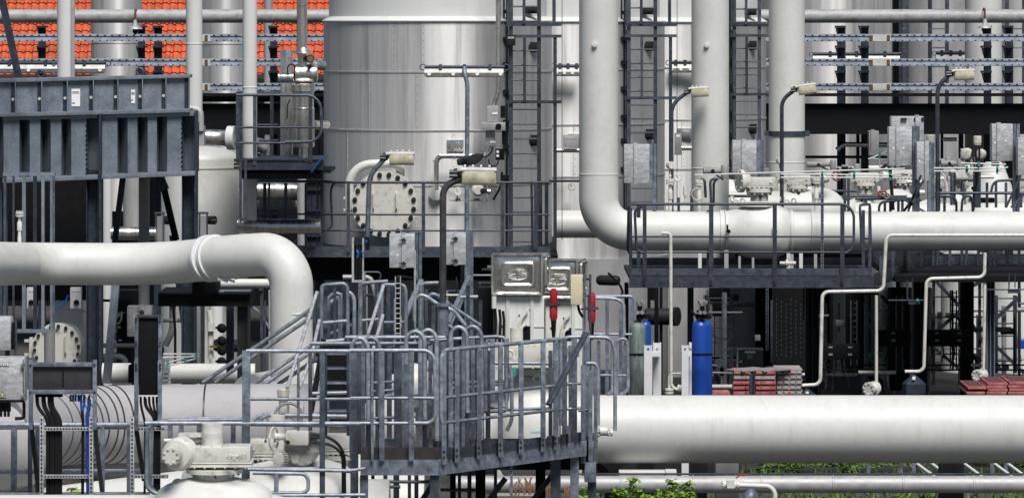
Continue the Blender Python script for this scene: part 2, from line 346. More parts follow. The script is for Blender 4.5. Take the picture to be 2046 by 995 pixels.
vessel('clad_column', 'wide steel clad tower seen behind the rack rails, with a dark far edge', 1650, 95, 135, -260, 900, clad, 0, (240,), 'clad columns behind the pipe rack')
vessel('clad_column', 'narrow clad column seen between two dark ladders high behind the rack', 1870, 97, 72, -260, 900, cladD, 0, (), 'clad columns behind the pipe rack')
vessel('clad_column', 'clad tower standing behind the gap beside the third riser', 1500, 96, 75, -260, 900, clad, 0, (230,), 'clad columns behind the pipe rack')
vessel('white_column', 'slim white painted column behind the twin street lamps rack', 1965, 89, 37, -260, 900, white, 0, (338,))
vessel('white_column', 'pale tower at the far end of the rack with a side ladder', 2075, 97, 75, -260, 900, tankw, 0)
vessel('pale_tank', 'white tank end seen through the dark steel frame under the deck', 1925, 79, 45, 520, 900, tankw, .2)
vessel('pale_tank', 'wide white tank by the lowest steps of the frame', 2035, 79, 62, 560, 900, tankw, .2)
vessel('pale_tank', 'narrow ribbed white column in the dark bay under the deck', 1682, 78, 22, 560, 780, tankw, .1)
vessel('pale_tank', 'white vessel glimpsed behind the thin drain pipe under the deck', 1772, 79, 18, 560, 900, tankw, .1)
# --- pipe rack: goes behind the tanks across the whole picture
def pipe_rack():
    d = 85; x0 = -220; x1 = 3300
    t = T('pipe_rack', 'long steel pipe rack with three slotted galvanised rails behind the tanks', 'pipe rack', G(1023, d))
    cols = [(84, 14), (283, 13), (316, 15), (547, 14), (1681, 16), (1728, 14), (1973, 14), (2016, 15), (-120, 14), (1420, 15)]
    for x, w_ in cols:
        m = M(); ww = S(w_, d); c = G(x, d + .5); zt = P(0, 55, d).z
        m.box((c.x, c.y - ww / 2, zt / 2), (ww, .02, zt)); m.box((c.x, c.y + ww / 2, zt / 2), (ww, .02, zt)); m.box((c.x, c.y, zt / 2), (.02, ww - .02, zt)); m.obj('column', blueD, t, smooth=False)
        for y in (52, 92, 142):
            m = M(); m.bx(x - 11, x + 9, y, y + 4, d + .28, .3); q = P(x - 11, y + 4, d + .3); m.prism([q, P(x - 7, y + 20, d + .3), P(x - 7, y + 5, d + .3)], (0, .15, 0)); m.obj('bracket', blueD, t, smooth=False)
    for y in (69, 118, 167):
        m = M(); zt = P(0, y, d).z; zb = P(0, y + 14, d).z; a = G(x0, d).x; b = G(x1, d).x; h = zt - zb
        m.box(((a + b) / 2, d + .02, (zt + zb) / 2), (b - a, .006, h))
        m.box(((a + b) / 2, d + .02, zt), (b - a, .04, .008)); m.box(((a + b) / 2, d + .02, zb), (b - a, .04, .008))
        m.box(((a + b) / 2, d + .0, zt - .02), (b - a, .006, .035)); m.box(((a + b) / 2, d + .0, zb + .02), (b - a, .006, .035))
        rl = m.obj('rail', rackm, t, smooth=False)
        sm = M(); n = int((b - a) / .15)
        for i in range(n):
            x = a + .07 + i * .15; sm.box((x, d - .005, zt - .02), (.045, .012, .014)); sm.box((x + .05, d - .005, zb + .02), (.03, .012, .012))
        sm.obj('slot', black, rl, smooth=False)
        for xs in (412, 1758, -60):
            m = M(); m.bx(xs - 20 if xs > 500 else xs - 8, xs + 22 if xs > 500 else xs + 8, y + 1, y + 14, d - .02, .014); sp = m.obj('splice_plate', lampw, rl)
            m = M()
            for q in ((xs - 17, xs + 17) if xs > 500 else (xs,)): m.bx(q - 3, q + 3, y + 2, y + 13, d - .032, .01)
            m.obj('rust_patch', rusty, rl)
    m = M(); a = G(x0, d - 1.5).x; b = G(x1, d - 1.5).x
    for (ya, yb, dp) in ((187, 193, .3), (262, 268, .5)):
        m.box(((a + b) / 2, d - 1.2, (P(0, ya, d - 1.3).z + P(0, yb, d - 1.3).z) / 2), (b - a, dp, S(yb - ya, d)))
    m.box(((a + b) / 2, d - 1.1, (P(0, 208, d - 1.3).z + P(0, 264, d - 1.3).z) / 2), (b - a, .03, S(56, d)))
    m.box(((a + b) / 2, d + 2.8, P(0, 236, d).z), (b - a, 7.4, .15))  # unseen roof slab added behind the girder to keep the space below dark
    m.obj('girder_with_shade_slab', black, t, smooth=False)
    return t
pipe_rack()
m = M(); m.tube(P(-220, 33, 83.4), P(3400, 33, 83.4), S(13.5, 83.4), 24); ph = tag(m.obj('header_pipe', headm), 'long weathered pipe lying on top of the slotted rack rails', 'pipe')
m = M(); m.tube(P(-220, 196, 84), P(660, 196, 84), S(8, 84), 16); tag(m.obj('header_pipe', dark), 'thin dark pipe just above the black rack girder', 'pipe')
for (x, y, lb) in ((270, 50, 'bell lamp hanging from the header pipe in front of the orange roof'), (1968, 48, 'bell lamp hanging from the header pipe in front of the white column')):
    d = 83; c = P(x, y, d); t = T('bell_lamp', lb, 'lamp', c, 'bell lamps under the header pipe')
    m = M(); m.lathe([(S(15, d), -.09), (S(13, d), -.05), (S(6, d), -.02), (S(4, d), .05), (S(3, d), .1)], c, n=20); m.obj('lamp_shade', cladD, t)
    m = M(); m.lathe([(.02, 0), (.05, .05), (.05, .14)], c - Vector((0, 0, .2)), n=12); m.obj('bulb_cage', dark, t)
    m = M(); m.path([c + Vector((0, 0, .09)), c + Vector((0, 0, .3)), c + Vector((0, .15, .3))], .018, .05, 8); m.ring(c + Vector((0, .25, .16)), (1, 0, 0), S(15, d), .012); m.obj('bracket', rusty, t)
# fluorescent bars
def bar_lamp(x0, x1, y, d, label, pole=None):
    t = T('bar_lamp', label, 'lamp', P((x0 + x1) / 2, y + 20, d), 'long tube lamps')
    m = M(); m.tube(P(x0, y, d), P(x1, y, d), S(3, d), 10)
    for k in (.2, .5, .82): m.bx(x0 + (x1 - x0) * k - 3, x0 + (x1 - x0) * k + 3, y - 5, y + 5, d - .04, .08)
    m.ring(P(x0 - 3, y + 1, d), (0, 1, 0), .045, .008, 14, 6); m.ring(P(x1 + 3, y + 1, d), (0, 1, 0), .045, .008, 14, 6); m.obj('rail_tube', galvD, t)
    m = M(); a = P(x0, y + 3, d); b = P(x1 - 2, y + 3, d); h = S(16, d)
    sec = [(0, 0), (.12, 0), (.14, -h * .6), (.1, -h), (-.02, -h), (-.05, -h * .55)]
    m.prism([(a.x, d + yy, a.z + zz) for yy, zz in sec], (b.x - a.x, 0, 0)); m.obj('housing', lampw, t)
    m = M()
    for k in (.06, .36, .66, .95): m.disc(P(x0 + (x1 - x0) * k, y + 14, d - .04), (0, -1, 0), .028, .03, 12)
    m.obj('clip', paper, t)
    m = M(); m.bx(x0 + 3, x1 - 5, y + 18.5, y + 21, d + .0, .08); m.obj('diffuser', diff, t)
    if pole: m = M(); m.sweep(rounded(pole[0], .3), pole[1], 14); m.obj('pole', galv, t)
bar_lamp(848, 1008, 134, 62, 'long tube lamp on a bent galvanised pole in front of the nearest tank', ([P(928, 134, 62), P(928, 146, 61.9), P(934, 168, 61.9), P(931, 700, 61.9)], S(4.5, 62)))
bar_lamp(1108, 1162, 132, 73.3, 'short end of a tube lamp half hidden by the first white riser')
bar_lamp(1338, 1400, 125, 77.5, 'short end of a tube lamp half hidden by the second white riser')
bar_lamp(-30, 212, 126, 63, 'long tube lamp above the blue-grey steel box', ([P(108, 128, 63), P(107, 150, 63)], S(4, 63)))
bar_lamp(1624, 1800, 108, 91, 'far tube lamp seen between the rack rails')
bar_lamp(1870, 1930, 106, 91, 'far short tube lamp on a stub in front of the white column')
# --- ladders
def ladder(name, label, xl, xr, ytop, ybot, d, rung, mt, group=None, cage=None, r=.028):
    c = P((xl + xr) / 2, ybot, d); t = T(name, label, 'ladder', c, group)
    for x in (xl, xr): m = M(); m.post(x, ytop, ybot, d, S(8, d) if mt is not None else .05, .025); m.obj('stringer', mt, t)
    y = ytop + 6; k = 0
    while y < ybot and k < 60:
        m = M(); m.tube(P(xl, y, d), P(xr, y, d), .014, 8); m.obj('rung', mt, t); y += rung; k += 1
    if cage: cage(t, d)
    return t
def cage1(t, d):
    W = S(110, d)
    for y in (50, 73, 204):
        a = P(1012, y, d); b = P(1121, y, d - .05)
        m = M(); m.box(((a.x + b.x) / 2, d - .05, a.z), (b.x - a.x, .012, S(6, d)))
        m.beam((b.x, d - .05, a.z), (b.x, d + .55, a.z), .012, S(6, d)); m.obj('hoop', galvD, t)
    for (x, y0, y1, dd, w_) in ((1109, 76, 560, -.03, 7), (1107, -80, 50, -.03, 7), (1048, 76, 204, -.08, 6), (1047, -80, 48, -.08, 6), (1015, -80, 50, 0, 5)):
        m = M(); m.post(x, y0, y1, d + dd, S(w_, d), .012); m.obj('cage_bar', galvD, t)
    m = M(); m.tube(P(1123, -80, d), P(1123, 480, d), .006, 6); m.obj('safety_wire', dark, t)
lad1 = ladder('caged_ladder', 'caged access ladder running up the nearest clad tank', 1021, 1077, -80, 495, 69.6, 29.3, galvD, 'caged tank ladders', cage1)
for k, lb in ((1, 'caged access ladder on the middle clad tank, between the first two risers'), (2, 'caged access ladder on the far clad tank, between the last two risers')):
    c_ = copy_tree(lad1); c_.location = lad1.location + off * k; c_['label'] = lb
# cable ladder beside each tank ladder
cl = T('cable_riser', 'dark vertical cable run beside the nearest tank ladder', 'cable run', P(1013, 520, 69.9), 'cable runs beside the tank ladders')
m = M(); m.post(1013, -80, 500, 69.9, S(4, 70), .04); m.tube(P(1007, -80, 69.95), P(1007, 420, 69.95), .012, 6); m.tube(P(1018, 60, 69.95), P(1018, 500, 69.95), .012, 6)
for y in (20, 75, 125, 180, 240, 290, 350): m.bx(1005, 1022, y, y + 8, 69.85, .05)
m.obj('cable', dark, cl)
for k, lb in ((1, 'dark vertical cable run beside the middle tank ladder'), (2, 'dark vertical cable run beside the far tank ladder')):
    c_ = copy_tree(cl); c_.location = cl.location + off * k; c_['label'] = lb
for (xl, xr, lb, dd) in ((1800, 1812, 'tall dark ladder between the two far clad towers', 92), (1858, 1892, 'tall galvanised ladder behind the rack beside the white column', 92), (2012, 2046, 'tall ladder on the pale tower at the end of the rack', 92)):
    ladder('access_ladder', lb, xl, xr, -100, 210, dd, 38, galvD, 'far access ladders')
m = M(); m.bx(1785, 1800, -100, 300, 92.5, .3); tag(m.obj('steel_post', black), 'black steel post behind the rack between the clad towers', 'post')
# ------------------------------------------------------------------ pipes
def pipe(label, pts, r, mt=white, bend=.3, n=24, name='pipe', group=None, seg=8, welds=(), flanges=()):
    m = M(); pp = [P(*p) if not isinstance(p, Vector) else p for p in pts]; m.path(pp, r, bend, n, seg)
    o = m.obj(name, mt); tag(o, label, 'pipe', group)
    if welds:
        m = M()
        for (a, b) in welds:
            a = P(*a); b = P(*b); ax = (b - a).normalized(); m.lathe([(r, -.012), (r + .006, -.006), (r + .006, .006), (r, .012)], a, ax, n)
        m.obj('weld_seam', mt, o)
    for (a, b) in flanges:
        a = P(*a); b = P(*b); ax = (b - a).normalized(); m = M(); m.lathe([(r, -.06), (r * 1.5, -.06), (r * 1.5, -.01), (r * 1.35, -.005), (r * 1.35, .005), (r * 1.5, .01), (r * 1.5, .06), (r, .06)], a, ax, n)
        m.bolts(a - ax * .06, -ax, r * 1.28, 8, r * .14, .03); m.bolts(a + ax * .06, ax, r * 1.28, 8, r * .14, .03); m.obj('flange', mt, o)
    return o
# three risers
r1 = S(39, 66)
pipe('nearest tall white riser curving down into the valve line on the deck', [(1196, -260, 66), (1196, 462, 66), (1330, 462, 66)], r1, white, .95, 48, welds=[((1196, 348, 66), (1196, 300, 66))], group='white risers', seg=16)
pipe('middle white riser standing between two tank ladders', [(1419, -260, 69.5), (1419, 440, 69.5)], S(37.5, 69.5), white, n=48, welds=[((1419, 336, 69.5), (1419, 300, 69.5))], group='white risers')
pipe('third white riser, with a dark clamp band round it', [(1572, -260, 72), (1572, 440, 72)], S(36, 72), white, n=48, welds=[((1572, 324, 72), (1572, 300, 72)), ((1572, 402, 72), (1572, 380, 72))], group='white risers')
for (x, y, d, rr, lb) in ((1188, 90, 66, 39, 'first'), (1412, 91, 69.5, 37.5, 'middle')):
    m = M(); c = P(x, y, d - S(rr, d) + .01); m.lathe([(.045, 0), (.045, .05), (.03, .055)], c, (0, -1, 0), 8); tag(m.obj('screw_plug', white), 'small round plug sticking out of the %s white riser' % lb, 'plug')
m = M(); c = P(1572, 267, 72); m.lathe([(S(36.5, 72), -.045), (S(38, 72), -.045), (S(38, 72), .045), (S(36.5, 72), .045)], c, n=48); m.box(P(1612, 267, 71.9), (.1, .05, .1)); m.box(P(1532, 267, 71.9), (.08, .05, .08)); tag(m.obj('clamp_band', galvD), 'dark clamp band round the third white riser', 'clamp')
# left verticals
pipe('off-white duct pipe rising behind the blue-grey box, nearest the photo edge', [(131, -120, 63), (131, 320, 63)], S(17, 63), tankw, group='left vertical pipes')
m = M(); m.beam(P(146, -100, 62.9), P(146, 160, 62.9), .05, .05); tag(m.obj('conduit', cladD), 'flat grey conduit strapped along the left off-white duct', 'conduit')
pipe('tall off-white pipe behind the end of the blue-grey box, with one collar', [(388, -120, 64), (388, 250, 64)], S(16.5, 64), tankw, welds=[((388, 88, 64), (388, 60, 64))], group='left vertical pipes')
m = M(); c = P(396, 290, 64); m.bx(384, 408, 253, 292, 63.9, .28); m.lathe([(S(12, 64), .28), (S(8, 64), .4)], c, n=20); m.path([P(378, 218, 63.9), P(400, 219, 63.9), P(401, 262, 63.9)], S(7, 64), .12, 14); tag(m.obj('pipe_shoe', cladD), 'dull metal shoe where the tall pipe meets the domed vessel', 'pipe shoe')
pipe('pale pipe standing on the small railed platform', [(499, -120, 66.2), (499, 318, 66.2)], S(14.5, 66), tankw, welds=[((499, 175, 66.2), (499, 150, 66.2))], group='left vertical pipes')
pipe('pale pipe below the small platform behind the domed vessel', [(499, 318, 66.6), (499, 440, 66.6)], S(14, 66), tankw)
pipe('dull steel pipe behind the rack between orange roof patches', [(536, -120, 88), (536, 210, 88)], S(9, 88), cladD)
pipe('thin black standpipe in front of the orange roof beside the exhaust stack', [(597, -120, 67.3), (597, 110, 67.3)], S(4, 67), dark)
pipe('short clad elbow duct entering behind the small railed platform', [(405, 275, 66), (440, 275, 66), (520, 292, 67.5)], S(16, 66), steel, .5)
m = M(); c = P(463, 276, 65.8); m.lathe([(S(24, 66), -.06), (S(24, 66), .06)], c, (1, -.2, 0), 28); tag(m.obj('blank_flange', tankw), 'round pale flange behind the corner post of the small platform', 'flange')
# safety valve stack on small platform
t = T('relief_stack', 'bright steel exhaust stack with a rain collar, drum and gauge on the small platform', 'exhaust stack', P(604, 318, 66.5))
d = 66.5
m = M(); m.tube(P(604, -120, d), P(604, 100, d), S(10, d), 20); m.lathe([(S(10.4, d), 0), (S(10.8, d), .01), (S(10.4, d), .02)], P(604, 12, d), n=20); m.obj('stack_pipe', steel, t)
m = M(); m.lathe([(S(20, d), 0), (S(19, d), .01), (S(9, d), S(13, d))], P(606, 107, d), n=28); m.obj('rain_collar', steel, t)
m = M(); m.tube(P(604, 106, d), P(604, 140, d), S(9, d), 18); m.obj('neck', steel, t)
m = M(); c = P(587, 148, d + .05); m.lathe([(S(13, d), 0), (S(19, d), .03), (S(19.5, d), .33), (S(17, d), .38), (S(10, d), .39)], c, (1, 0, 0), 28); m.obj('drum', steel, t)
m = M(); m.lathe([(S(11, d), 0), (S(11, d), .03), (S(10, d), .04), (S(10, d), .24)], P(557, 156, d - .2), (1, -.05, 0), 24); m.obj('side_drum', steel, t)
m = M(); c = P(606, 295, d); m.lathe([(S(21, d), 0), (S(22.5, d), .03), (S(22, d), S(77, d)), (S(23.5, d), S(78, d)), (S(21, d), S(80, d)), (S(21, d), S(110, d)), (S(24, d), S(112, d)), (S(24, d), S(125, d)), (S(15, d), S(128, d))], c, n=32); m.lathe([(S(9, d), -S(28, d)), (S(9, d), 0)], c, n=18); m.obj('silencer_body', steel, t)
m = M(); m.tube(P(620, 118, d + .05), P(622, 118, d - .25), .05, 14); m.disc(P(620, 118, d - .2), (0, -1, 0), S(8, d), .06, 18); g = m.obj('gauge', dark, t)
m = M(); m.disc(P(620, 118, d - .265), (0, -1, 0), S(6, d), .004, 18); m.obj('dial', brass, g)
m = M(); m.path([P(575, 150, d - .35), P(574, 130, d - .35), P(590, 128, d - .3), P(588, 160, d - .25)], .011, .07, 8); m.path([P(580, 200, d - .3), P(574, 210, d - .3), P(574, 238, d - .3)], .01, .04, 8); m.obj('hose', rubber, t)
m = M(); m.tube(P(622, 130, d + .2), P(648, 132, d + .3), S(10, d), 20); m.obj('inlet_pipe', steel, t)
m = M(); m.bx(560, 583, 100, 318, 67.2, .3); m.bx(570, 571.5, 100, 318, 67.17, .03)
for k in range(6): m.disc(P(577, 115 + k * 36, 67.2), (0, -1, 0), .012, .02, 8)
tag(m.obj('cable_duct', steel, bev=.004), 'tall folded steel cable duct behind the exhaust stack', 'duct')
m = M(); m.lathe([(S(12, 67.6), 0), (S(12, 67.6), S(20, 67.6)), (S(6, 67.6), S(32, 67.6)), (S(5, 67.6), S(42, 67.6))], P(534, 312, 67.6), n=20); tag(m.obj('small_vessel', cladD), 'small steel bottle-shaped pot behind the platform rail', 'vessel')
m = M(); m.tube(P(626, 250, 68), P(652, 250, 68.5), S(9, 68), 16); tag(m.obj('stub_pipe', steel), 'short shiny stub pipe between the stack and the nearest tank', 'pipe')
# little line on tank 1
d = 69.2
t = T('vent_line', 'thin clad vent line with an elbow and valve block hanging beside the tank ladder', 'vent line', P(985, 320, d))
m = M(); m.path([P(996, -120, d), P(995, 185, d), P(984, 215, d), P(984, 290, d), P(975, 312, d), P(872, 312, d), P(871, 380, d)], S(5.2, d), .12, 14)
for (x, y, ax) in ((995, 184, (0, 0, 1)), (985, 213, (0, 0, 1)), (984, 292, (0, 0, 1)), (960, 312, (1, 0, 0)), (880, 312, (1, 0, 0)), (871, 322, (0, 0, 1)), (995, 55, (0, 0, 1))): m.lathe([(S(6.6, d), -.012), (S(6.6, d), .012)], P(x, y, d), ax, 16)
m.obj('line_pipe', steel, t)
m = M(); m.bx(973, 996, 212, 244, d - .1, .2); m.bx(962, 1010, 245, 261, d - .22, .28); m.bx(970, 988, 262, 292, d - .1, .2); m.obj('valve_block', cladD, t, bev=.012)
m = M(); m.disc(P(996, 253, d - .22), (0, -1, 0), .05, .05, 16); m.bx(990, 1008, 298, 320, d - .15, .12); m.bx(1000, 1010, 212, 236, d - .1, .1); m.bx(1003, 1012, 262, 290, d - .1, .1); m.path([P(996, 318, d - .1), P(994, 332, d - .1), P(978, 332, d - .1), P(976, 318, d - .1)], .01, .08, 8); m.obj('solenoid', black, t)
m = M(); m.bx(983, 994, 225, 229, d - .11, .01); m.bx(979, 990, 282, 286, d - .11, .01); m.bx(992, 997, 301, 306, d - .16, .01); m.bx(992, 997, 309, 314, d - .16, .01); m.obj('label_plate', paper, t)
m = M(); m.lathe([(S(15, d), 0), (S(15, d), .03), (S(14, d), .035)], P(871, 386, d + .25), (0, -1, 0), 28); tag(m.obj('wall_rosette', tankw), 'round pale rosette where the thin vent line enters the nearest tank', 'rosette')
# gauges on tank
def gauge(x, y, d, rp, label, stem=None, body=cream):
    c = P(x, y, d); t = T('pressure_gauge', label, 'gauge', c, 'round gauges'); r = S(rp, d)
    m = M(); m.lathe([(r * .9, 0), (r, .01), (r, .06), (r * .86, .065), (r * .84, .055)], c, (0, -1, 0), 24); m.obj('case', body, t)
    m = M(); m.disc(c - Vector((0, .056, 0)), (0, -1, 0), r * .8, .003, 24); dl = m.obj('dial', gauge_face, t)
    m = M(); m.beam(c - Vector((-r * .05, .062, r * .1)), c - Vector((r * .35, .062, -r * .5)), .008, .003, (0, 1, 0)); m.obj('needle', black, dl)
    if stem: m = M(); m.path([P(*q) for q in stem], .014, .05, 8); m.obj('stem', body, t)
    return t
gauge(915, 383, 69.3, 9, 'white round gauge behind the walkway rail, beside the pole of the tube lamp', [(914, 392, 69.3), (912, 402, 69.4)])
gauge(1142, 373, 73.3, 8, 'round gauge on the middle tank beside the first riser')
gauge(1354, 355, 67.5, 8.5, 'pressure gauge on the slim white standpipe near the deck rail', [(1346, 366, 67.5), (1340, 373, 67.5)])
t = T('transmitter', 'white round transmitter with a red-black valve tail on the nearest tank', 'transmitter', P(955, 383, 69.3)); c = P(953, 380, 69.3)
m = M(); m.lathe([(.06, 0), (.105, .02), (.105, .1), (.07, .13)], c, (.2, -1, 0), 20); m.obj('body', cream, t)
m = M(); m.tube(P(960, 381, 69.2), P(976, 383, 69.2), .03, 10); m.disc(P(965, 382, 69.1), (0, -1, 0), .05, .06, 10); m.obj('valve_tail', dark, t)
m = M(); m.tube(P(974, 383, 69.2), P(980, 383, 69.2), .05, 12); m.obj('cap', steel, t)
m = M(); m.bx(898, 975, 400, 402, 69.35, .02); m.bx(973, 975, 362, 402, 69.35, .02); m.bx(898, 975, 362, 364, 69.35, .02); m.bx(910, 920, 396, 400, 69.3, .04); m.bx(948, 958, 396, 400, 69.3, .04); tag(m.obj('gauge_bracket', cladD), 'thin steel frame holding the gauges on the nearest tank', 'bracket')
# horizontals behind the deck
pipe('white horizontal pipe passing behind the first riser at deck height', [(1112, 448, 71), (1420, 448, 71)], S(27.5, 71), white, n=32)
pipe('white header pipe just behind the valve line, above its top edge', [(1330, 428, 72.5), (3200, 428, 72.5)], S(22, 72.5), white, n=32)
pipe('second white header pipe farther behind the valve line', [(1430, 424, 78), (3200, 424, 78)], S(20, 78), white, n=32)
# main valve line on the deck
dv = 67
t = T('valve_line', 'thick white pipe along the deck with two swollen valve bodies joined by flange rings', 'pipeline', P(1500, 540, dv)); c0 = P(1262, 462, dv)
def LX(x): return S(x - 1262, dv)
r = S(39, dv)
m = M(); m.lathe([(r, 0), (r, LX(1438)), (S(42, dv), LX(1438)), (S(42, dv), LX(1446)), (r * 1.02, LX(1447)), (S(44, dv), LX(1470)), (S(52, dv), LX(1490)), (S(55, dv), LX(1508)), (S(55, dv), LX(1540)), (S(51, dv), LX(1558)), (S(44, dv), LX(1572)), (r * 1.02, LX(1576)), (S(42.5, dv), LX(1577)), (S(42.5, dv), LX(1584)), (r, LX(1585)), (r, LX(1740)), (S(38, dv), LX(3200))], c0, (1, 0, 0), 64); m.obj('pipe_body', white, t)
m = M()
for x in (1442, 1450, 1505, 1547, 1572, 1581): 
    pass
for x in (1455, 1455.8): pass
for x, rr in ((1449, 42), (1580, 42.5), (1620, 40)): m.lathe([(S(rr, dv), -.01), (S(rr + 1.2, dv), -.006), (S(rr + 1.2, dv), .006), (S(rr, dv), .01)], c0 + Vector((LX(x), 0, 0)), (1, 0, 0), 64)
m.obj('ring', white, t)
for x in (1455, 1548):
    c = P(x, 462, dv - S(47, dv)); m = M(); m.disc(c, (0, -1, 0), .035, .12, 10); m.box(c + Vector((-.02, -.12, .05)), (.03, .03, .12)); m.obj('drain_plug', black, t)
m = M(); m.lathe([(S(40, dv), 0), (S(40, dv), .06)], P(1512, 412, dv), n=32); m.obj('top_pad', cream, t)
pipe('rear valve line half hidden behind the deck pipeline, with a domed body', [(1380, 412, 70), (1620, 412, 70)], S(30, 70), white, n=32)
def dome_body(label, x, y, d, rp, mt=white, sx=1.0, group='white valve bodies'):
    c = P(x, y, d); r = S(rp, d); t = T('pipeline_valve', label, 'valve', c, group)
    pr = [(r * .58, -r * 1.35 * sx)]
    for k in range(9): a = -65 + 130 * k / 8; pr.append((r * math.cos(R(a)), r * math.sin(R(a)) * sx * 1.05))
    pr.append((r * .58, r * 1.35 * sx)); m = M(); m.lathe(pr, c, (1, 0, 0), 40); m.obj('body', mt, t); return t
dome_body('pale swollen valve body behind the middle riser foot', 1455, 410, 71, 52)
dome_body('pale swollen valve body behind the green-clipped cables', 1640, 425, 70.5, 50)
dome_body('far pale valve body below the yellow-tipped sensor', 1790, 425, 74, 48)
dome_body('farthest pale valve body beside the twin cabinets', 1965, 410, 74, 46)
m = M(); c = P(1985, 390, 73); m.lathe([(S(40, 73), 0), (S(36, 73), S(20, 73)), (S(20, 73), S(60, 73)), (S(16, 73), S(66, 73))], c, n=28); tag(m.obj('cone_housing', tankw), 'white cone-shaped body behind the folded cabinet', 'valve')
# small standpipes on top of the line
def standpipe(x, yb, yt, d, label, knob=True):
    t = T('standpipe', label, 'standpipe', P(x, yb, d), 'white instrument standpipes'); k = S(1, d); c = P(x, yb, d); h = S(yb - yt, d)
    m = M(); m.lathe([(4*k, 0), (4*k, h*.18), (3.4*k, h*.2), (3.4*k, h*.35), (5*k, h*.37), (5*k, h*.6), (3.4*k, h*.64), (3.4*k, h*.78)], c, n=16); m.obj('tube', cream, t)
    m = M(); z = h * .8; m.lathe([(8.5*k, z - 2*k), (8.5*k, z + 1.5*k)], c, n=20); m.lathe([(8.5*k, z + 3*k), (8.5*k, z + 7*k)], c, n=20); m.bolts(c + Vector((0, 0, z + 7 * k)), (0, 0, 1), 6 * k, 6, 1.3 * k, 3 * k); m.obj('flange', cream, t)
    if knob:
        m = M(); m.lathe([(2.5*k, z + 7*k), (1.6*k, z + 12*k), (3*k, z + 14*k), (1.6*k, z + 18*k), (1.6*k, z + 30*k)], c, n=12); m.lathe([(7.5*k, -.03), (8*k, 0), (7.5*k, .06)], c + Vector((0, 0, z + 36 * k)), (.5, -1, .1), 18); m.obj('valve_head', lampw, t)
    return t
standpipe(1339, 425, 352, 67, 'slim white standpipe with a grey round head near the deck pipe start')
standpipe(1397, 425, 355, 67.2, 'slim white standpipe with a coiled green hose and no head', False)
standpipe(1558, 405, 345, 71, 'white standpipe with a round head rising between two valve gearboxes')
standpipe(1631, 425, 350, 67.1, 'white standpipe beside the slotted upright, under the cables', False)
m = M(); d = 67; m.lathe([(S(4, d), 0), (S(4.5, d), .02), (S(4, d), .16)], P(1369, 392, d), n=14); m.tube(P(1369, 410, d), P(1369, 392, d), .015, 8); m.ring(P(1394, 388, 66.9), (0, 1, 0), S(12, d), .008, 24, 6); tag(m.obj('small_sensor', cream), 'tiny white capped sensor between the two slim standpipes', 'sensor')
